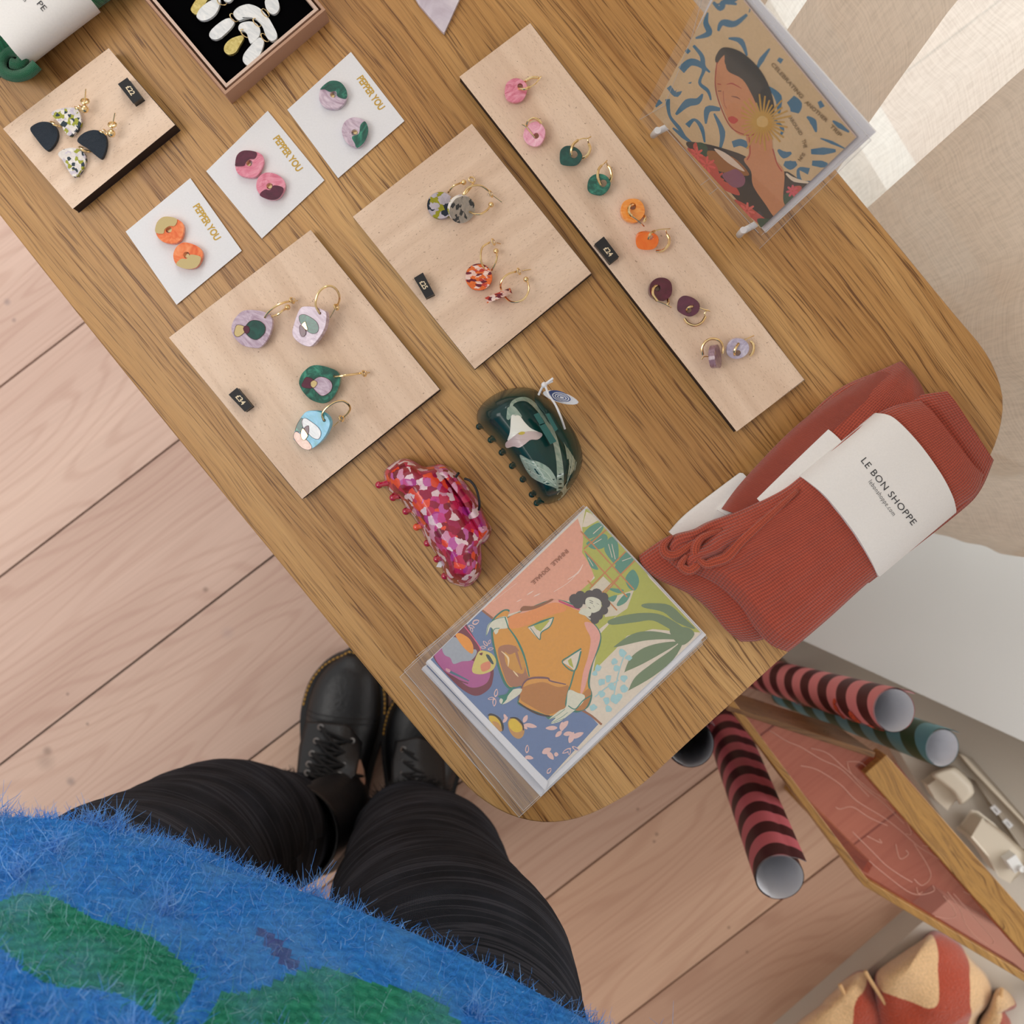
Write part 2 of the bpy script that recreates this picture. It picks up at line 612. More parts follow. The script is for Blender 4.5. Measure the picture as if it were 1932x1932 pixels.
def stroke(pts, w, n=5):
    """a brush line of px width w (number or list) as closed outline"""
    pp = smooth(pts, n, False)
    m = len(pp)
    L = []; R = []
    for i, p in enumerate(pp):
        t = (pp[min(i + 1, m - 1)] - pp[max(i - 1, 0)])
        if t.length < 1e-6: continue
        t.normalize()
        s = i / (m - 1)
        if hasattr(w, '__len__'):
            k = s * (len(w) - 1); j = min(int(k), len(w) - 2); ww = w[j] + (w[j + 1] - w[j]) * (k - j)
        else: ww = w
        nn = Vector((-t.y, t.x)) * ww / 2
        L.append(p + nn); R.append(p - nn)
    return [(v.x, v.y) for v in L + list(reversed(R))]


_fonts = {}


def text2d(s, bold=0.0, narrow=1.0, space=1.0):
    cu = bpy.data.curves.new('t', 'FONT'); cu.body = s; cu.size = 1.0; cu.offset = bold; cu.space_character = space
    cu.resolution_u = 3
    o = bpy.data.objects.new('t', cu); COL.objects.link(o)
    dg = bpy.context.evaluated_depsgraph_get()
    me = o.evaluated_get(dg).to_mesh()
    vs = [(v.co.x * narrow, v.co.y) for v in me.vertices]; fs = [tuple(p.vertices) for p in me.polygons]
    o.evaluated_get(dg).to_mesh_clear()
    bpy.data.objects.remove(o); bpy.data.curves.remove(cu)
    return vs, fs


def text(s, p0, p1, hpx, hit, mb, mi=0, bold=0.0, off=0.0002, col=None, space=1.0, fit=True):
    """letters from px p0 (baseline start) to p1 (baseline end) with cap height hpx, laid on a surface"""
    vs, fs = text2d(s, bold, 1.0, space)
    xs = [v[0] for v in vs]; x0, x1 = min(xs), max(xs)
    ys = [v[1] for v in vs if v[1] > 0.2]
    cap = max(ys) if ys else 0.7
    p0 = Vector(p0); p1 = Vector(p1); d = p1 - p0; L = d.length; d.normalize()
    up = Vector((d.y, -d.x))      # screen coordinates, y down
    out = []
    for x, y in vs:
        p = p0 + d * ((x - x0) / (x1 - x0) * L) + up * (y / cap * hpx)
        h = hit((p.x, p.y))
        if h is None: return
        w, n = h
        if n.dot(CO - w) < 0: n = -n
        out.append(w + n * off)
    ff = []
    for f in fs:
        a, b, c = [out[i] for i in f[:3]]
        ff.append(f if (b - a).cross(c - a).dot(CO - a) > 0 else tuple(reversed(f)))
    mb.add(out, ff, mi, col)


def slab(px, z, thick, slope=(0, 0), hole=None, n=48, side_mi=0, mb=None, mi=0, sm=True):
    """a flat cut piece traced from above, optionally tilted (dz/dx, dz/dy) and drilled with a hole (px centre, px radius)"""
    mb = mb or MB()
    pts = resample(smooth(px, 6), n) if sm else [Vector(p) for p in px]
    n = len(pts)
    cx = sum(p[0] for p in pts) / n; cy = sum(p[1] for p in pts) / n
    c0 = P(cx, cy, z)
    nrm = Vector((-slope[0], -slope[1], 1)).normalized()
    ph = plane_hit(c0, nrm)
    top = [ph(p)[0] for p in pts]
    if area2([(t.x, t.y) for t in top]) < 0: top.reverse()
    bot = [t - nrm * thick for t in top]
    if hole is None:
        mb.prism(top, bot, mi, side_mi)
        return mb, ph, nrm
    hc = ph(hole[0])[0]
    hr = (ph((hole[0][0] + hole[1], hole[0][1]))[0] - hc).length
    u = (top[0] - hc); u = (u - nrm * u.dot(nrm)).normalized(); w = nrm.cross(u)
    hp = []
    for t in top:
        v = t - hc; a = math.atan2(v.dot(w), v.dot(u)); hp.append(hc + (u * math.cos(a) + w * math.sin(a)) * hr)
    hb = [t - nrm * thick for t in hp]
    b = len(mb.v)
    mb.v.extend([tuple(x) for x in top + bot + hp + hb])
    for i in range(n):
        j = (i + 1) % n
        for f, m_ in (([i, j, 2 * n + j, 2 * n + i], mi), ([n + j, n + i, 3 * n + i, 3 * n + j], side_mi), ([j, i, n + i, n + j], side_mi), ([2 * n + i, 2 * n + j, 3 * n + j, 3 * n + i], side_mi)):
            mb.f.append([b + k for k in f]); mb.m.append(m_); mb.c.append(None)
    return mb, ph, nrm


def wire(px, z0, hmax, r=0.0006, z1=None, n=6, prof=None):
    """bent wire traced from above, rising hmax between its ends"""
    pp = smooth(px, n, False)
    m = len(pp); out = []
    z1 = z0 if z1 is None else z1
    for i, p in enumerate(pp):
        s = i / (m - 1)
        z = z0 + (z1 - z0) * s + hmax * math.sin(pi * s)
        out.append(P(p.x, p.y, z))
    return out

# ================================================================== SETTING
FA = math.radians(37.4)


def make_floor():
    m = MT('scrubbed_pine', rough=0.55)
    g = m.geo(rot=(0, 0, -FA))
    sp = m.n('ShaderNodeSeparateXYZ'); m.l(g, sp.inputs[0])
    # plank number across the grain
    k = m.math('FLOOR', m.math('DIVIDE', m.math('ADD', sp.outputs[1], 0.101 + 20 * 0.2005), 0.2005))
    wn = m.n('ShaderNodeTexWhiteNoise'); wn.noise_dimensions = '1D'; m.l(k, wn.inputs['W'])
    off = m.n('ShaderNodeCombineXYZ'); m.l(m.math('MULTIPLY', wn.outputs['Value'], 7.0), off.inputs[0]); m.l(m.math('MULTIPLY', wn.outputs['Value'], 3.0), off.inputs[1])
    va = m.n('ShaderNodeVectorMath'); m.l(g, va.inputs[0]); m.l(off.outputs[0], va.inputs[1])
    mp = m.n('ShaderNodeMapping'); m.l(va.outputs[0], mp.inputs[0]); mp.inputs['Scale'].default_value = (1.1, 7.5, 1)
    field = m.noise(mp.outputs[0], 1.0, 2, 0.4, 0.25)
    rings = m.math('SINE', m.math('MULTIPLY', field, 150.0))
    mp2 = m.n('ShaderNodeMapping'); m.l(va.outputs[0], mp2.inputs[0]); mp2.inputs['Scale'].default_value = (3, 420, 1)
    fine = m.noise(mp2.outputs[0], 1.0, 3, 0.6)
    tone = m.noise(mp.outputs[0], 0.8, 3)
    base = m.ramp(tone, [(0.3, lin((196, 166, 150))), (0.5, lin((208, 180, 164))), (0.7, lin((216, 189, 172)))])
    r2 = m.ramp(m.math('MULTIPLY_ADD', rings, 0.5, 0.5), [(0.0, (0.86, 0.80, 0.78, 1)), (0.35, (1, 1, 1, 1)), (1.0, (1.0, 1.0, 1.0, 1))])
    c = m.mix(0.65, base, r2, 'MULTIPLY')
    c = m.mix(0.30, c, m.ramp(fine, [(0.3, (0.72, 0.66, 0.62, 1)), (0.6, (1.08, 1.08, 1.08, 1))]), 'MULTIPLY')
    wf = m.ramp(m.math('MULTIPLY_ADD', k, 0.0625, -0.72), [(0.36, (0.86, 0.76, 0.64, 1)), (0.56, (1, 1, 1, 1))])  # right-hand planks: warmer boards, plus some table shade put into the colour
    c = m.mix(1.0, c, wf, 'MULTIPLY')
    hv = m.ramp(wn.outputs['Value'], [(0.0, (0.93, 0.90, 0.90, 1)), (1.0, (1.05, 1.02, 1.0, 1))])
    c = m.mix(1.0, c, hv, 'MULTIPLY')
    # knots and worn spots at fixed places
    tcg = m.n('ShaderNodeNewGeometry')
    def spot(px, r, col, s=1.0, soft=0.5):
        nonlocal c
        p = P(px[0], px[1], 0)
        d = m.n('ShaderNodeVectorMath'); d.operation = 'DISTANCE'
        nz = m.n('ShaderNodeTexNoise'); nz.inputs['Scale'].default_value = 90
        ad = m.n('ShaderNodeVectorMath'); ad.operation = 'MULTIPLY_ADD'
        m.l(nz.outputs['Color'], ad.inputs[0]); ad.inputs[1].default_value = (r * 0.8,) * 3; m.l(tcg.outputs['Position'], ad.inputs[2])
        m.l(ad.outputs[0], d.inputs[0]); d.inputs[1].default_value = (p.x + r * .4, p.y + r * .4, r * .4)
        s = s * 0.6; f = m.ramp(m.math('DIVIDE', d.outputs['Value'], r), [(0.25, (s, s, s, 1)), (1.0, (0, 0, 0, 1))])
        c = m.mix(f, c, lin(col))
    for px, r, col, s in (((133, 1475), 0.008, (110, 100, 100), 0.8), ((13, 570), 0.006, (120, 108, 110), 0.8), ((27, 604), 0.004, (110, 90, 88), .8),
                          ((90, 1418), 0.008, (100, 80, 70), 0.8), ((88, 1440), 0.016, (120, 98, 86), 0.5), ((165, 1366), 0.003, (90, 70, 60), .9),
                          ((388, 1112), 0.005, (90, 70, 55), 0.8), ((430, 1195), 0.011, (165, 145, 140), 0.5), ((127, 1310), 0.003, (80, 60, 50), .9),
                          ((1203, 1527), 0.003, (90, 60, 40), .9), ((1239, 1574), 0.0035, (85, 58, 40), .9), ((1234, 1588), 0.003, (85, 58, 40), .9),
                          ((1375, 1750), 0.003, (85, 58, 40), .9), ((1409, 1796), 0.003, (85, 58, 40), .9)):
        spot(px, r, col, s)
    m.color(c)
    return m.m


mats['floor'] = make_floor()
mats['gap'] = MT('dark_floor_gap', lin((60, 48, 42)), 0.9).m
mb = MB()
du = Vector((math.cos(FA), math.sin(FA), 0)); dv = Vector((math.sin(FA), -math.cos(FA), 0))
for k in range(-9, 12):
    w0 = 0.101 + 0.2005 * k + 0.0013; w1 = w0 + 0.2005 - 0.0026
    a = [dv * w + du * t for (w, t) in ((w0, -2.4), (w1, -2.4), (w1, 2.6), (w0, 2.6))]
    top = [Vector((p.x, p.y, 0)) for p in a]; bot = [Vector((p.x, p.y, -0.02)) for p in a]
    mb.prism(top, bot, 0)
mb.box(Vector((0, 0, -0.026)) + du * 0.1 + dv * 0.4, 4.98, 4.15, 0.01, FA, 1)
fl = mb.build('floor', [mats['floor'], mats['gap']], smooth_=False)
tag(fl, 'scrubbed pale pine floorboards', kind='structure')

# ---- the pale ledges on the window side
mats['plaster'] = paper('painted_board', (196, 194, 190), 0.6, 0.15)
mats['plaster2'] = paper('painted_floorboard', (196, 186, 172), 0.6, 0.15)


def poly_block(pxs, z1, z0, name, mat, zref=None, extra=None):
    pts = [P(x, y, z1 if zref is None else zref) for x, y in pxs]
    if extra: pts += [Vector(e) for e in extra]
    pts = [Vector((p.x, p.y, z1)) for p in pts]
    if area2([(p.x, p.y) for p in pts]) < 0: pts.reverse()
    m = MB(); m.prism(pts, [Vector((p.x, p.y, z0)) for p in pts]); return m.build(name, mat, smooth_=False)


led = poly_block([(1380, 1150), (1532, 1216), (1960, 1412), (2450, 1640), (2700, 900), (2300, 800), (1900, 900), (1600, 830), (1420, 900)], 0.16, 0.0, 'trim_1', mats['plaster'])
tag(led, 'pale painted window ledge', kind='structure')
led2 = poly_block([(1400, 1170), (1840, 1320), (1960, 1370), (2500, 1640), (2600, 2000), (2200, 1980), (1932, 1740), (1800, 1575), (1720, 1460), (1670, 1370), (1500, 1262)], 0.045, 0.0, 'trim_2', mats['plaster2'])
tag(led2, 'low pale painted step below the ledge', kind='structure')

# ---- window behind the curtains
mats['frame_white'] = MT('white_gloss_frame', lin((235, 235, 232)), 0.4).m
wm = MB()
A = Vector((0.28, 0.66, 0)); B = Vector((0.60, 0.16, 0)); C_ = Vector((1.25, 0.02, 0))
for (p, q2, nm) in ((Vector((-0.2, 1.25, 0)), A, 'window_1'), (A, B, 'window_2'), (B, C_, 'window_3')):
    d = (q2 - p); L = d.length; ang = math.atan2(d.y, d.x); mid = (p + q2) / 2
    z0, z1 = 0.165, 2.3
    fm = MB()
    for t in (0.02, L - 0.02):
        c = p + d.normalized() * t; fm.box((c.x, c.y, (z0 + z1) / 2), 0.04, 0.05, z1 - z0, ang)
    for z in (z0 + 0.02, 1.45, z1 - 0.02):
        fm.box((mid.x, mid.y, z), L - 0.08, 0.045, 0.04, ang)
    fo = fm.build(nm, mats['frame_white'], smooth_=False)
    tag(fo, 'white window frame of the bay', kind='structure')
    pm_ = MB(); pm_.box((mid.x, mid.y, (z0 + z1) / 2), L - 0.08, 0.004, z1 - z0 - 0.06, ang)
    pm_.build('pane', mats['pane'], fo, smooth_=False)
    wl = MB(); wl.box((mid.x, mid.y, 0.08), L, 0.08, 0.16, ang)
    tag(wl.build({'window_1': 'wall_back', 'window_2': 'wall_bay', 'window_3': 'wall_right'}[nm], mats['plaster'], smooth_=False), 'low pale wall below the bay window', kind='structure')


# ---- curtains
def make_cloth(name, c, trans, alpha=0.25, weave=420):
    m = bpy.data.materials.new(name); m.use_nodes = True
    nt = m.node_tree; nt.nodes.clear()
    N = nt.nodes.new; L = nt.links.new
    out = N('ShaderNodeOutputMaterial'); df = N('ShaderNodeBsdfDiffuse'); tl = N('ShaderNodeBsdfTranslucent'); tr = N('ShaderNodeBsdfTransparent')
    m1 = N('ShaderNodeMixShader'); m2 = N('ShaderNodeMixShader')
    uv = N('ShaderNodeTexCoord'); mpp = N('ShaderNodeMapping'); L(uv.outputs['UV'], mpp.inputs[0])
    mpp.inputs['Scale'].default_value = (weave, 40, 1)
    n1 = N('ShaderNodeTexNoise'); L(mpp.outputs[0], n1.inputs[0]); n1.inputs['Scale'].default_value = 1; n1.inputs['Detail'].default_value = 2
    mp2 = N('ShaderNodeMapping'); L(uv.outputs['UV'], mp2.inputs[0]); mp2.inputs['Scale'].default_value = (40, weave, 1)
    n2 = N('ShaderNodeTexNoise'); L(mp2.outputs[0], n2.inputs[0]); n2.inputs['Scale'].default_value = 1; n2.inputs['Detail'].default_value = 2
    ad = N('ShaderNodeMath'); ad.operation = 'ADD'; L(n1.outputs[0], ad.inputs[0]); L(n2.outputs[0], ad.inputs[1])
    rp = N('ShaderNodeValToRGB'); L(ad.outputs[0], rp.inputs[0])
    hf = N('ShaderNodeMath'); hf.operation = 'MULTIPLY'; hf.inputs[1].default_value = 0.5; L(ad.outputs[0], hf.inputs[0]); L(hf.outputs[0], rp.inputs[0])
    cl = lin(c)
    rp.color_ramp.elements[0].position = 0.30; rp.color_ramp.elements[0].color = (cl[0] * .8, cl[1] * .79, cl[2] * .78, 1)
    rp.color_ramp.elements[1].position = 0.58; rp.color_ramp.elements[1].color = cl
    L(rp.outputs[0], df.inputs[0]); L(rp.outputs[0], tl.inputs[0])
    m1.inputs[0].default_value = trans; L(df.outputs[0], m1.inputs[1]); L(tl.outputs[0], m1.inputs[2])
    m2.inputs[0].default_value = alpha; L(m1.outputs[0], m2.inputs[1]); L(tr.outputs[0], m2.inputs[2]); L(m2.outputs[0], out.inputs[0])
    return m


mats['linen'] = make_cloth('beige_linen', (222, 207, 190), 0.42, 0.10)
mats['sheer'] = make_cloth('white_sheer', (232, 230, 222), 0.5, 0.18)


def curtain(name, path, z0, z1, mat, label, folds, amp, b0=None, b1=None, seed=1):
    """b0,b1: bearings (degrees, bottom and top) between which this panel hangs"""
    rr = random.Random(seed)
    pp = resample(smooth([Vector((x, y, 0)) for x, y in path], 10, False), 600, False)
    ang = [math.degrees(math.atan2(p.y, p.x)) for p in pp]
    def tof(a):
        return min(range(600), key=lambda i: abs(ang[i] - a)) / 599
    n = 360; nz = 46
    ph = [rr.uniform(0, 6) for _ in range(4)]
    t0a, t0b = (0, 0) if b0 is None else (tof(b0[0]), tof(b0[1]))
    t1a, t1b = (1, 1) if b1 is None else (tof(b1[0]), tof(b1[1]))
    vs = []; uvs = []
    for j in range(nz + 1):
        f = j / nz; z = z0 + (z1 - z0) * f
        g = min(1, max(0, (z - 0.5) / 0.3))
        ta = t0a + (t0b - t0a) * g; tb = t1a + (t1b - t1a) * g
        for i in range(n):
            s = ta + (tb - ta) * i / (n - 1)
            k = s * 599; i0 = min(int(k), 598); p = pp[i0].lerp(pp[i0 + 1], k - i0)
            t = (pp[min(i0 + 2, 599)] - pp[max(i0 - 1, 0)]).normalized(); nn = Vector((t.y, -t.x, 0))
            a = amp * (0.55 + 0.45 * f)
            off = a * (math.sin(2 * pi * folds * s + ph[0] + 0.5 * math.sin(3 * f + ph[1])) + 0.45 * math.sin(2 * pi * folds * 2.3 * s + ph[2] + f) + 0.12 * math.sin(2 * pi * folds * 5.1 * s + ph[3] + 3 * f))
            vs.append(p + nn * off + Vector((0, 0, z))); uvs.append((s * 1.6, f * 1.8))
    fs = [(j * n + i, j * n + i + 1, (j + 1) * n + i + 1, (j + 1) * n + i) for j in range(nz) for i in range(n - 1)]
    m = MB(); m.add(vs, fs, 0, None, uvs)
    o = m.build(name, mat, angle=180)
    return tag(rebase(o), label, 'curtain', 'curtains along the bay window')


cpath = [(-0.16, 0.78), (0.03, 0.60), (0.155, 0.455), (0.26, 0.315), (0.335, 0.20), (0.385, 0.085), (0.43, 0.0), (0.50, -0.05), (0.62, -0.07), (0.80, -0.06), (1.0, -0.08)]
cback = [(-0.10, 0.86), (0.09, 0.67), (0.22, 0.52), (0.33, 0.36), (0.40, 0.24), (0.46, 0.13), (0.52, 0.05), (0.62, 0.02), (0.8, 0.01), (1.0, 0.0)]
curtain('sheer_curtain', cback, 0.25, 2.25, mats['sheer'], 'white sheer curtain layer glowing behind the beige linen ones', 9, 0.012, seed=5)
for b0_, b1_, lab, sd_ in (((100, 100), (60.5, 61), 'beige linen curtain beyond the far corner of the card stand', 3),
                       ((57.5, 57), (40.3, 45.8), 'narrow beige linen curtain hanging right behind the card stand', 8),
                       ((36.2, 38), (-5, -5), 'broad beige linen curtain beside the rounded table corner and socks', 4)):
    curtain('linen_curtain', cpath, 0.26, 2.25, mats['linen'], lab, 7, 0.022, b0_, b1_, seed=sd_)

# ================================================================== TABLE
edge = [(-700, -420), (-300, 40), (0, 407), (170, 622), (340, 833), (520, 1052), (700, 1272), (800, 1392), (868, 1470), (905, 1505), (950, 1533), (1000, 1549), (1050, 1552), (1105, 1540), (1160, 1514), (1215, 1478),
        (1300, 1400), (1395, 1314), (1475, 1242), (1570, 1158), (1680, 1060), (1780, 970), (1850, 892), (1882, 830), (1894, 765), (1885, 715), (1858, 660), (1800, 590), (1740, 517), (1640, 395), (1475, 196), (1310, 0), (1000, -370), (700, -720)]
ed = resample(smooth([P(x, y, TZ) for x, y in edge[2:31]], 5, False), 150, False)
top_o = [P(*edge[0], TZ), P(*edge[1], TZ)] + ed + [P(*edge[31], TZ), P(*edge[32], TZ), P(*edge[33], TZ)]
if area2([(p.x, p.y) for p in top_o]) < 0: top_o.reverse()
cen = Vector((sum(p.x for p in top_o) / len(top_o), sum(p.y for p in top_o) / len(top_o), 0))


def inset(pts, d):
    n = len(pts); out = []
    for i in range(n):
        t = (pts[(i + 1) % n] - pts[i - 1]); t.z = 0; t.normalize()
        out.append(pts[i] + Vector((-t.y, t.x, 0)) * d)
    return out


table = empty('display_table', (P(700, 500, 0).x, P(700, 500, 0).y, 0), 'oak display table with rounded corners holding all the jewellery', 'table')
mb = MB()
e1 = inset(top_o, 0.0012)
rings_ = [e1, [p + Vector((0, 0, -0.0012)) for p in top_o], [p + Vector((0, 0, -0.008)) for p in top_o], [p + Vector((0, 0, -0.026)) for p in inset(top_o, 0.016)]]
n = len(top_o)
tris = tessellate_polygon([[Vector((p.x, p.y, 0)) for p in e1]])
mb.add(e1, [t if (e1[t[1]] - e1[t[0]]).cross(e1[t[2]] - e1[t[0]]).z > 0 else tuple(reversed(t)) for t in tris])
bt = rings_[3]
mb.add(bt, [t if (bt[t[1]] - bt[t[0]]).cross(bt[t[2]] - bt[t[0]]).z < 0 else tuple(reversed(t)) for t in tris])
for a, b in zip(rings_[:-1], rings_[1:]):
    mb.add(a + b, [(n + i, n + (i + 1) % n, (i + 1) % n, i) for i in range(n)])
ttop = mb.build('tabletop', mats['oak'], table, angle=50)
ap = [(160, 380), (900, 1230), (1180, 1180), (1560, 760), (1150, 260)]
mb = MB()
lg = [P(150, 240, TZ), P(880, 1180, TZ), P(1560, 640, TZ), P(960, 60, TZ)]
for i in range(4):
    a, b = lg[i], lg[(i + 1) % 4]; d = b - a; mid = (a + b) / 2
    mb.box((mid.x, mid.y, TZ - 0.026 - 0.03), d.length, 0.022, 0.06, math.atan2(d.y, d.x))
mb.build('apron', mats['oak2'], table, smooth_=False)
for p in lg:
    m2 = MB(); m2.tube([(p.x, p.y, TZ - 0.03), (p.x, p.y, 0.0)], [0.024, 0.016], 20)
    m2.build('leg', mats['oak2'], table)

# ================================================================== JEWELLERY
mats['lilac'] = marble('lilac_pearl_acrylic', [(168, 140, 158), (198, 176, 192), (222, 204, 216)], 75, 0.18, 2.5, (1, 2.2, 1), 0.6)
mats['green_p'] = marble('green_pearl_acrylic', [(8, 58, 48), (14, 92, 74), (60, 150, 122)], 85, 0.15, 2.5)
mats['green_d'] = marble('deep_green_acrylic', [(10, 58, 50), (14, 72, 62), (22, 92, 78)], 150, 0.18, 1.0)
mats['maroon'] = marble('oxblood_acrylic', [(70, 14, 38), (88, 20, 48), (98, 26, 56)], 120, 0.15, 1.0)
mats['pink_p'] = marble('pink_pearl_acrylic', [(205, 100, 125), (226, 134, 155), (238, 166, 182)], 80, 0.18, 2.5, (1, 2.5, 1), -0.4)
mats['pink_l'] = marble('light_pink_pearl', [(222, 132, 160), (240, 170, 190), (252, 206, 216)], 110, 0.14, 3)
mats['orange_p'] = marble('orange_pearl_acrylic', [(226, 92, 40), (240, 124, 66), (250, 156, 100)], 90, 0.2, 2.5)
mats['orange_y'] = marble('amber_acrylic', [(240, 134, 40), (250, 158, 62), (252, 176, 92)], 120, 0.2, 2, (1, 4, 1), 0.2)
mats['orange_d'] = marble('orange_acrylic', [(240, 100, 10), (248, 118, 22), (252, 132, 40)], 90, 0.2, 1)
mats['mauve'] = marble('mauve_pearl_acrylic', [(120, 86, 98), (152, 118, 128), (176, 144, 154)], 160, 0.2, 2, (1, 3, 1), 1.2)
mats['violet_g'] = marble('grey_lilac_pearl', [(160, 148, 172), (188, 178, 200), (218, 212, 226)], 90, 0.16, 2.5)
mats['blue_reflection'] = marble('blue_green_reflection', [(70, 160, 170), (92, 180, 214), (130, 205, 230)], 60, 0.14, 2.0)  # blue stands in for a mirror-like reflection, put into the drop's colour
mats['side_maroon'] = MT('oxblood_edge', lin((80, 30, 38)), 0.3).m
mats['side_green'] = MT('dark_green_edge', lin((24, 40, 32)), 0.3).m
mats['pearl'] = marble('white_pearl_acrylic', [(205, 210, 212), (228, 230, 230), (246, 246, 244)], 60, 0.2, 3, (1, 2.2, 1), 0.7)
mats['speck_g'] = terrazzo('green_speckled_clay', [(226, 218, 212), (226, 218, 212), (28, 48, 60), (158, 160, 48), (206, 196, 206), (236, 230, 222)], 480, 0.55)
mats['speck_g2'] = terrazzo('olive_speckled_clay', [(178, 168, 176), (150, 146, 20), (22, 34, 48), (188, 178, 186), (150, 146, 20)], 260, 0.75, bump=0.9)
mats['speck_r'] = terrazzo('orange_speckled_clay', [(244, 214, 200), (232, 112, 44), (112, 28, 44), (240, 200, 186), (232, 112, 44), (196, 60, 44)], 300, 0.7, bump=0.8, aniso=(1, 2.2, 1))
mats['clay_back'] = terrazzo('grey_clay_back', [(176, 166, 152), (176, 166, 152), (168, 160, 148), (60, 62, 62)], 330, 0.55, aniso=(2, 1, 1), bump=0.2)
m_ = MT('navy_textured_clay', lin((22, 36, 50)), 0.6); m_.bump(m_.noise(m_.geo(), 1500, 3, 0.6), 1.0, 0.0009); mats['navy'] = m_.m

# ---- display boards
def board(name, px, thick, mat, label, cat='display board'):
    m, ph, nr = slab(px, TZ + thick, thick, side_mi=1, sm=False)
    return tag(rebase(m.build(name, [mat, mats['burnt']], smooth_=False, bevel=0.0003)), label, cat)


bt22, bt34, bt25, bt24 = 0.0095, 0.0055, 0.0055, 0.0075
board('display_board', [(7, 243), (205, 92), (331, 236), (137, 393)], bt22, mats['ply'], 'small pale birch board holding the speckled and navy drop earrings')
board('display_board', [(320, 637), (586, 435), (830, 735), (570, 940)], bt34, mats['ply34'], 'large square birch board nearest the table edge holding four round-drop hoops')
board('display_board', [(667, 409), (890, 235), (1116, 516), (896, 695)], bt25, mats['ply'], 'square birch board in the middle holding four speckled disc hoops')
board('display_board', [(868, 145), (1000, 45), (1518, 717), (1390, 813)], bt24, mats['ply34'], 'long narrow birch board holding ten small pebble hoops')


def price(px, zb, txt, p0, p1, label):
    zt = zb + 0.005
    m, ph, nr = slab(px, zt, 0.005, sm=False)
    o = rebase(m.build('price_block', mats['black'], smooth_=False, bevel=0.0002))
    tag(o, label, 'price tag', 'price blocks')
    t = MB(); text(txt, p0, p1, 9.5, flat(zt), t, off=0.00015, bold=0.02)
    e = t.build('price_lettering', MT('pale_gold_lettering', lin((232, 214, 180)), 0.5).m, None, smooth_=False)
    e.parent = o; e.matrix_parent_inverse = Matrix.Translation(o.location).inverted()
    return o


price(q('I', '1232,545 1325,480 1480,685 1390,745'), TZ + bt22, '£22', (237, 165), (248, 181), 'black block marked £22 on the small birch board')
price(q('J', '83,1550 188,1463 385,1700 290,1768'), TZ + bt34, '£34', (444, 749), (457, 765), 'black block marked £34 on the large birch board nearest the edge')
price(q('L', '10,1430 118,1365 262,1630 160,1678'), TZ + bt25, '£25', (791, 533), (800, 547), 'black block marked £25 on the middle birch board')
price(q('M', '977,1732 1063,1662 1207,1850 1125,1915'), TZ + bt24, '£24', (1138, 470), (1150, 485), 'black block marked £24 on the long narrow birch board')


def thing_at(name, px, z, label, group, cat='earring'):
    p = P(px[0], px[1], z)
    return empty(name, p, label, cat, group)


def centroid(px): return (sum(p[0] for p in px) / len(px), sum(p[1] for p in px) / len(px))


def ringlink(px, r, z, nrm=(1, 1, 0.8), w=0.00035):
    m = MB(); m.torus(P(px[0], px[1], z), nrm, r, w, 16, 6); return m


# ---- drop earrings on the small board
zb = TZ + bt22
for (o1, mt1, nm1, o2, mt2, nm2, ball, back, post, l1, l2, lab) in (
        ('535,850 580,815 660,795 760,790 810,815 840,880 840,960 800,1030 730,1085 680,1050 640,980 580,910', 'speck_g', 'speckled_drop',
         '315,1020 350,970 430,938 520,945 575,985 600,1050 590,1120 550,1190 500,1235 460,1215 390,1130', 'navy', 'navy_drop',
         (882, 805), (885, 722), ((886, 700), (893, 595)), (578, 962), (815, 800), 'drop earring with speckled upper piece above a navy half-moon'),
        ('805,1140 850,1070 930,1030 1010,1025 1080,1055 1108,1120 1105,1200 1080,1280 1050,1320 1000,1290 900,1205', 'navy', 'navy_drop',
         '603,1275 660,1225 740,1208 820,1222 880,1270 890,1340 860,1420 810,1490 760,1505 715,1450 660,1350', 'speck_g', 'speckled_drop',
         (1160, 1058), (1170, 965), ((1180, 935), (1197, 845)), (875, 1225), (1070, 1050), 'drop earring with navy half-moon above a speckled lower piece')):
    A1 = q('I', o1); A2 = q('I', o2)
    e = thing_at('drop_earring', centroid(A1), zb, lab, 'earrings on the small birch board')
    slab(A1, zb + 0.0030, 0.0026)[0].build(nm1, mats[mt1], e, bevel=0.0002)
    slab(A2, zb + 0.0030, 0.0026)[0].build(nm2, mats[mt2], e, bevel=0.0002)
    j = lambda a: q('I', '%d,%d' % a)[0]
    m = MB(); m.ball(P(*j(ball), zb + 0.0058), 0.0024); b1 = m.build('gold_ball', mats['gold'], e)
    m = MB(); p0 = P(*j(post[0]), zb + 0.006); p1 = P(*j(post[1]), zb + 0.009)
    m.tube([P(*j(ball), zb + 0.0058), p0, p1], 0.0004, 7); m.build('post', mats['gold'], e)
    m = MB(); c = P(*j(back), zb + 0.006); m.torus(c, (0.1, 0.6, 0.8), 0.0021, 0.0007)
    m.build('ear_back', mats['gold'], e)
    m = MB(); m.ball(P(j(back)[0] + 2, j(back)[1] + 6, zb + 0.0045), 0.0020, sc=(1, .8, 1)); m.build('silicone_stopper', mats['clear'], e)
    m = ringlink(j(l1), 0.0032, zb + 0.0022, (0.6, 1, .3)); m.torus(P(*j((l1[0] + 22, l1[1] + 14)), zb + 0.003), (0.2, 1, .4), 0.0027, 0.00035, 16, 6)
    m.build('link', mats['gold'], e)
    m = ringlink(j(l2), 0.0022, zb + 0.0028, (0.6, 1, .3)); m.torus(P(*j((l2[0] + 22, l2[1] - 5)), zb + 0.0045), (1, .3, .3), 0.0017, 0.00035, 14, 6)
    m.build('link', mats['gold'], e)

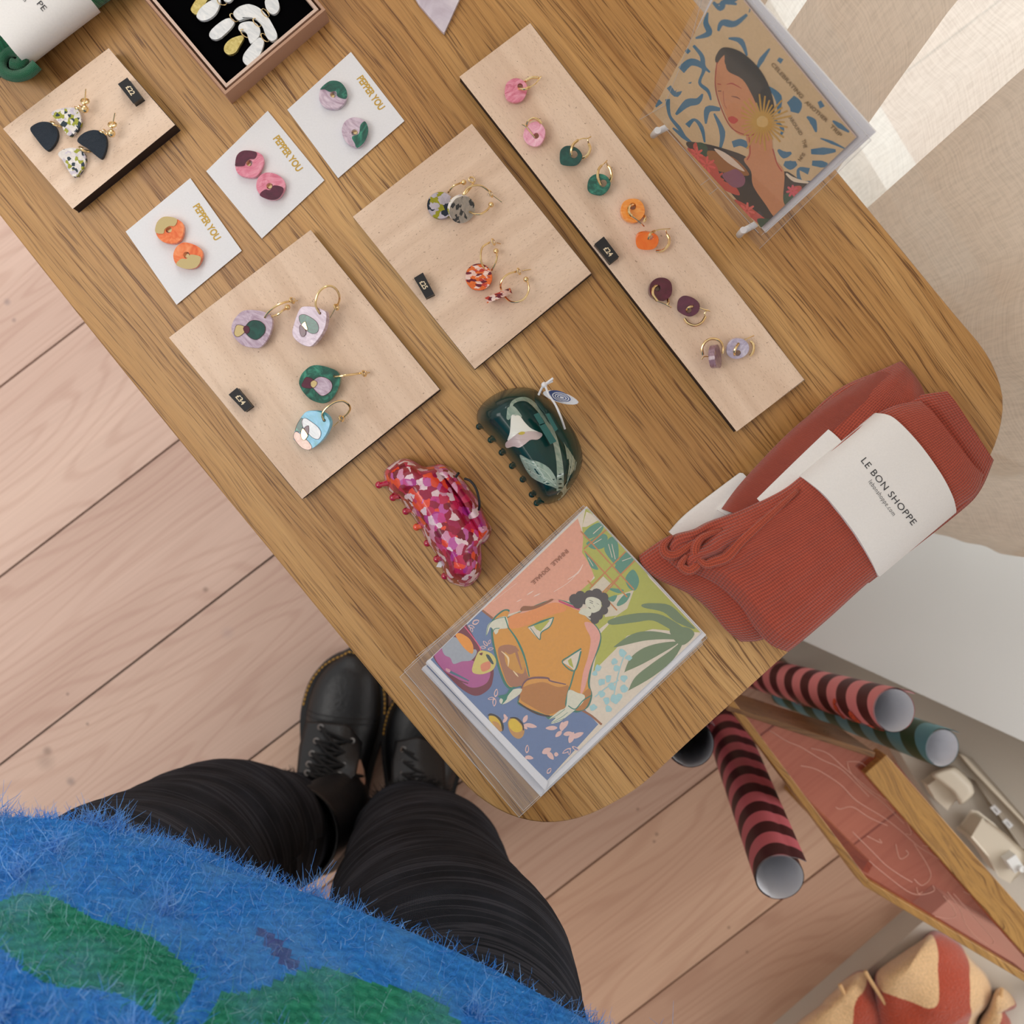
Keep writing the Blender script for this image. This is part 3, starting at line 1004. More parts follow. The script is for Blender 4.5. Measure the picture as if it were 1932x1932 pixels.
# ---- PEPPER YOU cards with stud pairs
def card(px, label, t0, t1, tilt=0.0):
    m, ph, nr = slab(px, TZ + 0.0011, 0.0006, sm=False)
    o = rebase(m.build('earring_card', mats['white_paper'], smooth_=False)); tag(o, label, 'jewellery card', 'white jewellery cards')
    t = MB(); text('PEPPER YOU', t0, t1, 14, flat(TZ + 0.0011), t, off=0.00012, bold=0.03, space=0.95)
    e = t.build('gold_lettering', mats['gold_ink'], None, smooth_=False); e.parent = o; e.matrix_parent_inverse = Matrix.Translation(o.location).inverted()


card([(542, 207), (662, 98), (763, 228), (638, 336)], 'white square card with the green and lilac studs', (673, 149), (716, 209))
card([(389, 323), (505, 209), (612, 340), (494, 450)], 'white square card with the pink and maroon studs', (515, 262), (561, 325))
card([(237, 437), (359, 336), (456, 473), (333, 575)], 'white square card with the orange and gold studs', (364, 390), (406, 455))
zc = TZ + 0.0011
STUDS = [
    ('A', '885,1300 900,1260 940,1235 1000,1245 1040,1270 1048,1310 1030,1365 990,1388 930,1378 895,1345', (960, 1308), 18, 'orange_p', '884,1300 900,1258 940,1233 1006,1246 996,1285 962,1288 938,1305 930,1330 889,1326', 'gold_flat', 'upper of the orange and gold studs', 'gold_inlay'),
    ('A', '988,1440 1010,1400 1050,1380 1110,1395 1150,1425 1152,1470 1120,1520 1060,1530 1010,1510 990,1480', (1062, 1452), 18, 'orange_p', '1144,1466 1120,1520 1060,1531 1003,1507 1032,1474 1062,1474 1086,1450', 'gold_flat', 'lower of the orange and gold studs', 'gold_inlay'),
    ('A', '1340,935 1350,885 1390,858 1450,862 1495,885 1502,930 1470,995 1430,1012 1370,1000 1345,970', (1420, 928), 18, 'pink_p', '1339,935 1350,884 1390,857 1460,867 1450,903 1420,906 1398,928 1388,944 1344,946', 'maroon', 'upper of the pink and maroon studs', 'maroon_inlay'),
    ('A', '1460,1050 1475,1005 1520,982 1580,995 1620,1030 1622,1075 1590,1125 1540,1137 1490,1115 1465,1085', (1536, 1060), 18, 'pink_p', '1614,1072 1590,1126 1540,1138 1479,1112 1508,1080 1538,1082 1560,1056', 'maroon', 'lower of the pink and maroon studs', 'maroon_inlay'),
    ('0', '602,183 606,165 622,154 642,156 654,172 652,190 638,204 618,204 606,196', (629, 178), 6, 'lilac', '604,168 622,153 642,155 654,171 653,186 637,182 634,172 622,173 612,168', 'green_p', 'upper of the green and lilac studs', 'green_inlay'),
    ('0', '645,250 650,230 668,221 688,228 694,245 688,266 674,278 655,270', (669, 250), 6, 'lilac', '680,236 689,229 695,246 688,267 674,279 669,270 664,258 677,252', 'green_p', 'lower of the green and lilac studs', 'green_inlay')]
for (z, ol, hc, hr, m1, ol2, m2, lab, nm) in STUDS:
    A1 = q(z, ol); sc = ZM_[z][2]
    hcp = q(z, '%d,%d' % hc)[0]
    e = thing_at('stud_earring', centroid(A1), zc, lab + ' on its white card', 'stud earrings on white cards')
    slab(A1, zc + 0.0034, 0.003, hole=(hcp, hr / sc))[0].build('acrylic_ring', [mats[m1], mats['side_maroon'] if m2 != 'green_p' else mats['side_green']], e, bevel=0.00015)
    A2 = q(z, ol2)
    hf = flat(zc + 0.0036)
    m, ph, nr = slab(A2, zc + 0.0038, 0.0004)
    m.build(nm, mats[m2], e)
    m = MB(); p = P(*centroid(A1), zc + 0.0008); m.tube([p, p - Vector((0, 0, 0.0009))], 0.0015, 10); m.build('post', mats['gold'], e)

# ---- four round-drop hoops on the large board
zb = TZ + bt34


def polyinlay(e, k, s, mat, ph, nr, name, h=0.0003):
    pts = resample(smooth(q(k, s), 5), 30)
    top = [ph(p)[0] + nr * h for p in pts]
    m = MB()
    if area2([(t.x, t.y) for t in top]) < 0: top.reverse()
    m.prism(top, [t - nr * 0.0006 for t in top]); m.build(name, mat, e)
    # thin dark laser line around the inlay
    m = MB(); m.tube([t for t in top], 0.00013, 5, closed=True); m.build('inlay_outline', mats['side_maroon'], e)


HOOPS = [
    ('J', '115,660 150,570 230,480 300,450 400,448 520,465 600,500 640,550 650,620 630,720 590,820 540,890 480,940 400,940 290,920 210,870 150,800 118,730', (0.04, 0.10), (555, 540, 14), 'lilac', 'side_maroon',
     [('160,700 190,642 270,655 300,690 280,745 205,797 155,770', 'gold_flat', 'gold_inlay'), ('300,660 350,600 420,580 500,600 555,660 550,740 500,800 440,835 380,820 320,770 278,700', 'green_d', 'green_inlay'), ('272,690 300,655 340,665 355,700 340,745 300,750', 'maroon', 'maroon_inlay')],
     ['548,545 600,470 700,395 800,350 890,332', '640,535 720,505 790,450 840,425'], (905, 325), (845, 412), ('890,332', '975,325'), 'leftmost round drop hoop, lilac with a green circle and gold wedge'),
    ('J', '905,740 925,640 970,500 1020,415 1100,400 1200,410 1290,440 1350,490 1340,640 1300,740 1240,830 1160,915 1100,922 1010,885 930,815', (0.35, 0.1), (1268, 490, 14), 'lilac', 'side_maroon',
     [('1000,525 1060,505 1150,545 1220,600 1250,660 1240,730 1190,757 1120,735 1040,650 1003,590', 'green_p', 'green_inlay'), ('1075,600 1028,645 1060,685 1108,710 1096,650', 'gold_flat', 'gold_inlay'), ('1005,665 1030,648 1085,715 1080,770 1045,797 1015,760', 'maroon', 'maroon_inlay')],
     ['1262,492 1215,400 1215,320 1250,220 1320,155 1400,135 1470,170 1515,250 1518,330 1490,390'], (1480, 410), None, ('1470,420', '1395,550'), 'upper right round drop hoop, lilac with a green cap shape and standing gold ring'),
    ('J', '995,1370 1030,1280 1110,1200 1180,1168 1280,1170 1420,1210 1500,1255 1530,1330 1520,1420 1475,1530 1410,1620 1335,1660 1250,1655 1140,1610 1050,1520 1000,1430', (0.08, 0.12), (1458, 1312, 18), 'green_p', 'side_green',
     [('1085,1325 1150,1335 1190,1370 1170,1420 1175,1460 1100,1465 1030,1440 1050,1380', 'maroon', 'maroon_inlay'), ('1190,1360 1250,1320 1330,1325 1400,1365 1430,1430 1410,1500 1350,1550 1290,1565 1230,1520 1180,1460 1165,1400', 'lilac', 'lilac_inlay'), ('1150,1390 1190,1362 1230,1385 1228,1420 1190,1460 1155,1440', 'gold_flat', 'gold_inlay')],
     ['1455,1318 1550,1305 1660,1290 1800,1270'], (1840, 1275), None, ('1850,1270', '1915,1262'), 'dark green round drop hoop with a lilac circle, gold ring seen edge on'),
    ('K', '130,1590 150,1500 200,1350 290,1200 370,1125 460,1110 600,1130 720,1190 780,1270 795,1370 740,1520 660,1640 560,1740 450,1810 400,1830 300,1800 200,1700 140,1640', (0.35, 0.22), (692, 1285, 26), 'blue_reflection', 'side_green',
     [('285,1300 320,1250 370,1250 430,1290 540,1370 620,1460 635,1540 600,1620 540,1625 470,1590 400,1520 310,1410', 'pearl', 'pearl_inlay'), ('412,1385 332,1430 405,1535', 'maroon', 'maroon_inlay'), ('310,1430 272,1520 290,1620 335,1645 385,1590 395,1545', 'gold_flat', 'gold_inlay')],
     ['690,1290 655,1200 690,1110 780,1020 900,950 1030,935 1120,985 1165,1060 1130,1150 1030,1235'], (1005, 1255), None, ('950,1310', '860,1390'), 'lowest round drop hoop with a painted sky blue reflection and a pearl inlay')]
for (z, ol, sl, hole, m1, ms, inl, wires, clutch, ball, post, lab) in HOOPS:
    A1 = q(z, ol); sc = ZM_[z][2]
    e = thing_at('hoop_earring', centroid(A1), zb, lab, 'round drop hoops on the large birch board')
    zc_ = zb + 0.0042 + 0.0125 * math.hypot(*sl)
    m, ph, nr = slab(A1, zc_, 0.0038, sl, hole=(q(z, '%d,%d' % hole[:2])[0], hole[2] / sc))
    m.build('drop', [mats[m1], mats[ms]], e, bevel=0.0002)
    if m1 == 'blue_reflection':  # peach and green patches: parts of the reflection, put into the colour
        polyinlay(e, z, '135,1590 160,1500 215,1500 330,1600 430,1700 470,1790 400,1825 300,1795 200,1700', marble('peach_reflection_tint', [(222, 160, 140), (236, 196, 176), (246, 214, 196)], 160, 0.15, 2), ph, nr, 'peach_reflection', 0.0001)
        polyinlay(e, z, '205,1350 290,1240 300,1400 262,1500 200,1480 165,1480', mats['green_p'], ph, nr, 'green_inlay', 0.00012)
    for k, (s, mt_, nm) in enumerate(inl):
        polyinlay(e, z, s, mats[mt_], ph, nr, nm, 0.0002 + 0.00012 * k)
    m = MB()
    for w_ in wires:
        zz = ph(q(z, '%d,%d' % hole[:2])[0])[0].z
        m.tube(wire(q(z, w_), zz - 0.0006, 0.0085 if len(w_) > 60 else 0.005, z1=zb + 0.004, n=5), 0.00068, 8)
    m.build('hoop', mats['gold'], e)
    cp = q(z, '%d,%d' % clutch)[0]
    m = MB(); m.torus(P(*cp, zb + 0.004), (0.8, 0.35, 0.5), 0.0017, 0.0006); m.build('ear_back', mats['gold'], e)
    m = MB(); m.ball(P(cp[0] + 3, cp[1] - 1, zb + 0.0035), 0.0017, sc=(1, .8, 1)); m.build('silicone_stopper', mats['clear'], e)
    if ball:
        m = MB(); m.ball(P(*q(z, '%d,%d' % ball)[0], zb + 0.004), 0.0018); m.build('gold_ball', mats['gold'], e)
    m = MB(); m.tube([P(*q(z, post[0])[0], zb + 0.0045), P(*q(z, post[1])[0], zb + 0.0015)], 0.00035, 6); m.build('post', mats['gold'], e)

# ---- speckled disc hoops on the middle board
zb = TZ + bt25
def circ(c, r, n=14, ky=1.0, ang=0.0):
    out = []
    for i in range(n):
        a = 2 * pi * i / n; x = r * math.cos(a); y = r * ky * math.sin(a)
        out.append((c[0] + x * math.cos(ang) - y * math.sin(ang), c[1] + x * math.sin(ang) + y * math.cos(ang)))
    return out


def Lz(*a): return q('L', '%f,%f' % a)[0]


DISCS = [
    (circ((340, 515), 168), (0.05, 0.05), 'speck_g2', 'speck_g2', ['455,430 520,430 620,395 700,320 755,235', '440,350 500,275 600,232'], (735, 195), (632, 226), None, 'olive and grey speckled disc hoop, leftmost of the overlapping pair'),
    (None, (1.15, 0.75), 'clay_back', 'speck_g', ['625,430 625,385 680,300 770,265 860,275 945,335', '680,588 760,620 840,625 920,580 965,520'], (975, 372), (976, 508), ('1005,395', '1110,475'), 'grey-backed disc hoop tipped on its edge, overlapping the olive speckled one'),
    (circ((820, 1415), 168), (0.05, 0.08), 'speck_r', 'speck_r', ['905,1335 860,1250 845,1150 870,1040 960,980', '985,1330 1035,1230 1050,1140 1040,1100'], (1005, 975), (1038, 1090), ('1045,985', '1095,1000'), 'orange and maroon speckled disc hoop lying flat, left of its upright partner'),
    (None, None, 'speck_r', 'speck_r', ['1102,1575 1095,1500 1140,1420 1210,1370 1290,1350', '1150,1665 1210,1720 1300,1730 1390,1690 1445,1600 1445,1520 1425,1460'], (1325, 1345), (1415, 1445), ('1370,1335', '1475,1320'), 'orange speckled disc hoop standing on its edge')]
for k, (ol, sl, m1, ms, wires, clutch, ball, post, lab) in enumerate(DISCS):
    c0 = [(340, 515), (600, 560), (820, 1415), (1070, 1650)][k]
    e = thing_at('disc_hoop_earring', Lz(*c0), zb, lab, 'speckled disc hoops on the middle birch board')
    R = 168 / 6.66 / F * 0.64
    if ol is not None:
        A1 = [Lz(*p) for p in ol]
        m, ph, nr = slab(A1, zb + 0.0045 + R * 0.05, 0.0034, sl, n=40)
        m.build('disc', [mats[m1], mats[ms]], e, bevel=0.0004)
    else:
        # a disc on its edge: axis given in plan plus a little lift
        c = P(*Lz(*c0), zb + R * (0.8 if k == 1 else 0.93))
        if k == 1: ax = Vector((0.40, -0.52, 0.75)).normalized()
        else: ax = Vector((-0.36, 0.92, 0.16)).normalized()
        u = ax.orthogonal().normalized(); w = ax.cross(u)
        t = 0.0017
        top = [c + ax * t + (u * math.cos(2 * pi * i / 40) + w * math.sin(2 * pi * i / 40)) * R for i in range(40)]
        m = MB(); m.prism(top, [p - ax * 2 * t for p in top], 0, 1); m.build('disc', [mats[m1], mats[ms]], e, bevel=0.0004)
    m = MB()
    for i, w_ in enumerate(wires):
        m.tube(wire(q('L', w_), zb + 0.004, 0.004, z1=zb + 0.0045, n=5), 0.00062, 8)
    m.build('hoop', mats['gold'], e)
    cp = Lz(*clutch)
    m = MB(); m.torus(P(*cp, zb + 0.005), (0.85, 0.3, 0.4) if k != 0 else (.3, .4, 1), 0.0019, 0.0005); m.build('ear_back', mats['gold'], e)
    m = MB(); m.ball(P(cp[0] - 2, cp[1] + 1, zb + 0.0035), 0.0018, sc=(1, .8, 1)); m.build('silicone_stopper', mats['clear'], e)
    m = MB(); m.ball(P(*Lz(*ball), zb + 0.0042), 0.0017); m.build('gold_ball', mats['gold'], e)
    if post:
        m = MB(); m.tube([P(*q('L', post[0])[0], zb + 0.005), P(*q('L', post[1])[0], zb + 0.003)], 0.00035, 6); m.build('post', mats['gold'], e)

# ---- pebble hoops on the long board
zb = TZ + bt24
PEB = [
    ('M', '113,260 130,190 180,148 240,140 300,170 330,220 320,290 290,345 240,372 180,370 130,340 115,300', (262, 216, 26), (0, 0.12), 'pink_p', 'side_maroon',
     ['245,240 300,245 350,228', '302,175 350,143 400,132 440,138'], ['350,228 410,190 462,122'], 'rose pink pebble hoop nearest the far end'),
    ('M', '290,690 310,620 360,570 420,555 475,590 502,650 490,720 450,780 390,795 330,770 300,730', (415, 692, 26), (0.15, 0.15), 'pink_l', 'side_maroon',
     ['322,605 335,560 380,528 425,535 462,572'], ['280,582 320,610 400,710'], 'pale pink pearly pebble hoop'),
    ('M', '640,900 650,830 700,790 770,795 830,830 858,890 835,945 790,980 700,980 650,960', (778, 872, 34), (0.05, 0.35), 'green_d', 'side_green',
     ['748,885 752,820 775,770 815,735', '862,905 905,880 932,820 918,770'], ['815,735 860,718 905,718 940,700', '918,770 908,720'], 'plain deep green pebble hoop'),
    ('M', '905,1180 920,1110 970,1065 1050,1060 1110,1100 1128,1160 1100,1220 1040,1265 960,1255 915,1225', (1058, 1148, 34), (0.12, 0.3), 'green_p', 'side_green',
     ['1035,1160 1005,1090 1012,1020 1040,980', '1122,1130 1138,1075 1125,1010 1100,980'], ['1040,980 1070,955 1095,928', '1100,980 1088,945'], 'marbled green pebble hoop beside the plain one'),
    ('M', '1228,1400 1250,1330 1310,1297 1390,1300 1440,1345 1458,1420 1430,1480 1370,1525 1300,1515 1245,1470', (1342, 1368, 32), (-0.05, 0.05), 'orange_y', 'side_maroon',
     ['1350,1352 1310,1370 1305,1420 1330,1460', '1455,1460 1462,1490 1445,1520'], ['1330,1460 1390,1505 1450,1560'], 'amber pebble hoop lying flat'),
    ('M', '1372,1720 1385,1650 1440,1622 1520,1625 1580,1655 1588,1715 1555,1770 1490,1788 1400,1775', (1515, 1668, 24), (0.0, 0.55), 'orange_d', 'side_maroon',
     ['1490,1680 1510,1630 1550,1605', '1565,1800 1630,1790 1680,1740 1690,1680 1670,1640'], ['1550,1605 1610,1590 1700,1585', '1670,1640 1660,1598'], 'bright orange pebble hoop tipped forward'),
    ('E', '537,850 550,790 600,750 670,750 715,790 722,860 700,905 650,935 590,920 550,890', (605, 830, 24), (-0.1, 0.05), 'maroon', 'side_maroon',
     ['600,808 572,830 565,880 600,935', '690,925 690,950 680,970'], ['600,935 660,958 715,988'], 'oxblood pebble hoop, upper of the two'),
    ('E', '762,970 775,920 820,892 890,910 940,955 940,1010 910,1045 860,1062 800,1040 765,1010', (855, 1008, 24), (0.3, 0.2), 'maroon', 'side_maroon',
     ['838,1010 860,985 890,978', '822,1078 850,1115 905,1133 960,1110 992,1060'], ['890,978 950,995 1028,1018', '992,1060 985,1035 1010,1005'], 'oxblood pebble hoop, lower of the two'),
    ('E', None, None, None, 'mauve', 'mauve',
     ['970,1370 965,1310 1000,1260 1050,1242 1105,1258 1135,1310 1130,1360'], ['960,1410 985,1385 1060,1392'], 'mauve pebble hoop standing on edge'),
    ('E', '1160,1330 1182,1272 1232,1240 1300,1247 1342,1290 1342,1345 1298,1390 1230,1405 1178,1380', (1255, 1358, 24), (0.1, 0.3), 'violet_g', 'side_maroon',
     ['1228,1372 1230,1330 1260,1280', '1360,1262 1382,1300 1375,1350 1350,1380'], ['1260,1280 1320,1245 1384,1215'], 'pearly grey-lilac pebble hoop beside the one standing on edge')]
for (z, ol, hole, sl, m1, ms, thick, thin, lab) in PEB:
    sc = ZM_[z][2]
    c0 = centroid(q(z, ol)) if ol else (1349, 674)
    e = thing_at('pebble_hoop_earring', c0, zb, lab + ' on the long birch board', 'pebble hoops on the long birch board')
    if ol:
        hl = (q(z, '%d,%d' % hole[:2])[0], hole[2] / sc)
        m, ph, nr = slab(q(z, ol), zb + 0.0040 + 0.0072 * math.hypot(*sl), 0.0036, sl, hole=hl)
        m.build('pebble', [mats[m1], mats[ms]], e, bevel=0.0002)
        zs = ph(hl[0])[0].z
    else:
        c = P(1349, 674, zb + 0.0072); ax = Vector((0.86, 0.06, 0.5)).normalized(); u = Vector((0, 1, 0)); u = (u - ax * u.dot(ax)).normalized(); w = ax.cross(u)
        R = 0.0072
        out = [c + ax * 0.0019 + (u * math.cos(t) * (1 + .06 * math.cos(3 * t)) + w * math.sin(t) * .95) * R for t in [2 * pi * i / 40 for i in range(40)]]
        m = MB(); m.prism(out, [p - ax * 0.0038 for p in out], 0, 1); m.build('pebble', [mats[m1], mats[ms]], e, bevel=0.0002)
        zs = zb + 0.006
    m = MB()
    for i, w_ in enumerate(thick):
        m.tube(wire(q(z, w_), (zs - 0.0008) if i == 0 else zb + 0.0015, 0.0022 if i == 0 else 0.001, z1=zb + (0.007 if i == 0 else 0.0035), n=5), 0.00085, 8)
    m.build('hoop', mats['gold'], e)
    m = MB()
    for i, w_ in enumerate(thin):
        m.tube(wire(q(z, w_), zb + (0.0068 if i == 0 else 0.0035), 0.0006, z1=zb + 0.0052, n=4), 0.0004, 6)
    m.build('latch_wire', mats['gold'], e)

# ---- earring box, top of frame
mats['kraft'] = paper('kraft_board', (186, 146, 120), 0.8, 0.3)
mats['kraft_in'] = paper('kraft_board_inner', (214, 186, 168), 0.8, 0.2)
m_ = MT('black_velvet', lin((6, 6, 7)), 1.0, Specular_IOR_Level=0.0); mats['velvet'] = m_.m
bh = 0.016
c = P(425, 178, TZ + bh); d1 = P(614, 18, TZ + bh) - c; d2 = P(265, 4, TZ + bh) - c
L1 = d1.length; e1_ = d1.normalized(); e2_ = Vector((-e1_.y, e1_.x, 0))
if e2_.dot(d2) < 0: e2_ = -e2_
L2 = 0.115
R3 = Matrix((e1_, e2_, Vector((0, 0, 1)))).transposed()
bc = c + e1_ * L1 / 2 + e2_ * L2 / 2
box = empty('gift_box', (bc.x, bc.y, TZ), 'open brown kraft box lined in black holding pearl chandelier earrings', 'box')
def frame(L1, L2, t, z0, z1, name, mat, bev=0.0004):
    m = MB(); zc_ = (z0 + z1) / 2; h = z1 - z0
    for s in (-1, 1):
        p = bc + e2_ * s * (L2 / 2 - t / 2); m.box((p.x, p.y, zc_), L1, t, h, M=R3)
        p = bc + e1_ * s * (L1 / 2 - t / 2); m.box((p.x, p.y, zc_), t, L2 - 2 * t, h, M=R3)
    return m.build(name, mat, box, smooth_=False)
frame(L1, L2, 0.0016, TZ, TZ + bh, 'outer_wall', mats['kraft'])
frame(L1 - 0.006, L2 - 0.006, 0.0018, TZ + 0.001, TZ + bh - 0.0005, 'inner_tray', mats['kraft_in'])
m = MB(); m.box((bc.x, bc.y, TZ + 0.005), L1 - 0.0035, L2 - 0.0035, 0.008, M=R3); m.build('base', mats['kraft'], box, smooth_=False)
m = MB(); m.box((bc.x, bc.y, TZ + 0.0105), L1 - 0.0098, L2 - 0.0098, 0.003, M=R3); m.build('velvet_pad', mats['velvet'], box, smooth_=False)
zb = TZ + 0.012
CH = [('1270,20 1290,-20 1340,-45 1380,-15 1400,60 1380,110 1340,125 1290,90', 'pearl', 'pearl_disc'), ('990,110 1040,60 1130,38 1220,70 1290,140 1340,220 1378,300 1370,350 1320,362 1280,320 1250,240 1200,180 1150,155 1090,165 1040,180 1000,150', 'pearl', 'pearl_arch'),
      ('975,165 1000,185 985,230 930,290 860,345 800,345 775,310 800,260 870,200 930,165', 'pearl', 'pearl_drop'), ('1035,240 1060,205 1130,190 1190,205 1225,250 1225,310 1190,355 1145,387 1125,350 1110,300 1080,275 1045,275', 'pearl', 'pearl_half_moon'),
      ('1060,315 1085,335 1050,400 1010,465 950,485 910,455 915,400 970,345', 'gold_leaf', 'gold_drop'), ('1230,335 1262,360 1250,430 1210,520 1160,570 1110,578 1075,540 1085,480 1140,410 1190,355', 'pearl', 'pearl_drop')]
e = thing_at('chandelier_earring', (490, 50), zb, 'pearl white arch chandelier earring with a gold drop, fully in view in the box', 'chandelier earrings in the kraft box')
for s, mt_, nm in CH:
    slab(q('N', s), zb + 0.0024, 0.002)[0].build(nm, mats[mt_], e, bevel=0.0003)
for p in ((995, 158), (1275, 115), (1200, 200), (1090, 297), (1270, 335)):
    m = ringlink(q('N', '%d,%d' % p)[0], 0.0028, zb + 0.0028, (0.9, 0.5, 0.7)); m.build('link', mats['gold'], e)
e = thing_at('chandelier_earring', (390, 15), zb, 'partly visible chandelier earring at the upper left of the box', 'chandelier earrings in the kraft box')
for s, mt_, nm in (('620,60 650,10 690,-40 740,-60 770,-20 755,10 720,70 670,125 630,115 612,85', 'gold_leaf', 'gold_drop'), ('665,130 700,70 780,10 860,-15 875,20 840,110 780,165 715,182 670,160', 'pearl', 'pearl_drop'), ('905,-10 950,-60 1010,-60 980,-5 950,18 915,10', 'pearl', 'pearl_arch')):
    slab(q('N', s), zb + (0.0024 if mt_ == 'gold_leaf' else 0.0042), 0.002)[0].build(nm, mats[mt_], e, bevel=0.0003)
ringlink(q('N', '890,15')[0], 0.0028, zb + 0.0035, (0.4, 0.5, 0.9)).build('link', mats['gold'], e)

# ---- lilac card tip at the top edge
m, ph, nr = slab([(768, -30), (884, -40), (866, 0), (838, 62), (833, 58), (790, 8)], TZ + 0.0032, 0.003, sm=False)
o = rebase(m.build('lilac_coaster', [marble('lilac_marbled_paper', [(186, 172, 186), (206, 196, 208), (222, 214, 222)], 40, 0.4, 1.5, coat=0.1)], smooth_=False))
tag(o, 'corner of a lilac marbled card at the top edge of the table', 'card')

# ================================================================== SOFT AND CURVED THINGS ON THE TABLE
def coons(c0, c1, d0, d1, n, m):
    """c0,c1: curves along s (t=0,1); d0,d1: curves along t (s=0,1). px points -> grid of px"""
    c0 = resample(c0, n, False); c1 = resample(c1, n, False); d0 = resample(d0, m, False); d1 = resample(d1, m, False)
    g = []
    for j in range(m):
        t = j / (m - 1); row = []
        for i in range(n):
            s = i / (n - 1)
            p = (1 - t) * c0[i] + t * c1[i] + (1 - s) * d0[j] + s * d1[j] - ((1 - s) * (1 - t) * c0[0] + s * (1 - t) * c0[-1] + (1 - s) * t * c1[0] + s * t * c1[-1])
            row.append(p)
        g.append(row)
    return g


def cloth_patch(c0, c1, d0, d1, n, m, zf, zbase, name, mat, parent, sm=True, uv=(1, 1), noedge=False):
    """sheet of fabric with a closed underside; zf(s,t) is the height above the table"""
    S_ = (lambda p: smooth(p, 8, False)) if sm else (lambda p: [Vector(x) for x in p])
    g = coons(S_(c0), S_(c1), S_(d0), S_(d1), n, m)
    mb = MB(); vs = []; uvs = []
    for j in range(m):
        for i in range(n):
            s = i / (n - 1); t = j / (m - 1)
            vs.append(P(g[j][i].x, g[j][i].y, TZ + zf(s, t))); uvs.append((t * uv[0], s * uv[1]))
    fs = [(j * n + i, j * n + i + 1, (j + 1) * n + i + 1, (j + 1) * n + i) for j in range(m - 1) for i in range(n - 1)]
    a, b, c = vs[0], vs[1], vs[n]
    if (b - a).cross(c - a).z < 0: fs = [tuple(reversed(f)) for f in fs]
    k = n * m
    lo = [Vector((v.x, v.y, min(v.z - 0.0006, TZ + zbase))) for v in vs]
    if noedge: lo = [P(g[j][i].x, g[j][i].y, min(vs[j * n + i].z - 0.0006, TZ + zbase)) for j in range(m) for i in range(n)]
    ring = [j * n for j in range(m)] + [(m - 1) * n + i for i in range(1, n)] + [j * n + n - 1 for j in range(m - 2, -1, -1)] + [i for i in range(n - 2, 0, -1)]
    allv = vs + lo
    fs2 = [tuple(x + k for x in reversed(f)) for f in fs]
    sk = [(ring[i], ring[(i + 1) % len(ring)], ring[(i + 1) % len(ring)] + k, ring[i] + k) for i in range(len(ring))]
    if not noedge: mb.add(allv, fs + fs2 + sk, 0, None, uvs + uvs)
    else: mb.add(allv, fs + fs2 + sk, 0, None, uvs + uvs)
    o = mb.build(name, mat, parent, angle=60)
    return o, g


def pillow(x, p=2.6): return max(0.0, 1 - abs(2 * x - 1) ** p) ** 0.5


mats['knit_red'] = make_knit('rust_knit', (174, 74, 52), (104, 34, 22), 46, 120)
mats['knit_rib'] = make_knit('rust_rib', (170, 70, 50), (92, 28, 18), 34, 60)
mats['knit_green'] = make_knit('green_knit', (20, 108, 70), (4, 52, 34), 30, 90)


def bvh_of(objs):
    vs = []; fs = []
    for o in objs:
        M = Matrix.Translation(o.location) if o.parent is None else pw(o)
        b = len(vs)
        vs += [M @ v.co for v in o.data.vertices]; fs += [[b + i for i in p.vertices] for p in o.data.polygons]
    return BVHTree.FromPolygons(vs, fs)


def bhit(bv):
    def f(px):
        d = ray(px); h = bv.ray_cast(CO, d)
        return None if h[0] is None else (h[0], h[1])
    return f


# back pair of rust socks (under the front one)
sk2 = empty('sock_pair', P(1480, 950, TZ), 'rust knit sock pair right underneath the front one, plain white paper band', 'socks', 'folded rust socks in paper bands')
def zB(s, t):
    return 0.0155 * pillow(t, 3) * (0.35 + 0.65 * min(1, pillow(s, 8) * 1.2)) * (1 if s < 0.85 else 1 - (s - .85) * 1.2) + 0.0012 + 0.0006 * math.sin(t * 17 + 3 * s)
oB, _ = cloth_patch([(1206, 1048), (1260, 1012), (1320, 992), (1400, 962), (1450, 905), (1484, 838), (1530, 780), (1589, 730), (1655, 701), (1700, 681)],
                    [(1398, 1211), (1455, 1200), (1560, 1120), (1660, 1020), (1740, 920), (1772, 830), (1760, 780), (1738, 726)],
                    [(1206, 1048), (1212, 1066), (1240, 1092), (1300, 1121), (1340, 1152), (1372, 1190), (1398, 1211)],
                    [(1700, 681), (1712, 692), (1726, 708), (1738, 726)], 150, 60, zB, 0.001, 'lower_sock', mats['knit_red'], sk2)
cloth_patch([(1362, 960), (1404, 905), (1500, 806), (1589, 740), (1655, 701)], [(1420, 985), (1500, 900), (1590, 812), (1660, 760), (1715, 720)],
            [(1362, 960), (1385, 968), (1402, 975), (1420, 985)], [(1655, 701), (1680, 705), (1700, 712), (1715, 720)], 90, 26,
            lambda s, t: 0.0105 + 0.0058 * pillow(t, 2.2) * min(1, 4 * (1 - s) + 0.2), 0.009, 'upper_sock', mats['knit_red'], sk2)
bB, _ = cloth_patch([(1404, 925), (1538, 800)], [(1480, 1010), (1620, 880)],
                    [(1404, 925), (1425, 938), (1450, 965), (1480, 1010)], [(1538, 800), (1560, 808), (1590, 835), (1620, 880)], 30, 30,
                    lambda s, t: 0.0025 + 0.0165 * pillow(0.03 + t * 0.6, 2.6), 0.002, 'paper_band', mats['band_paper'], sk2)
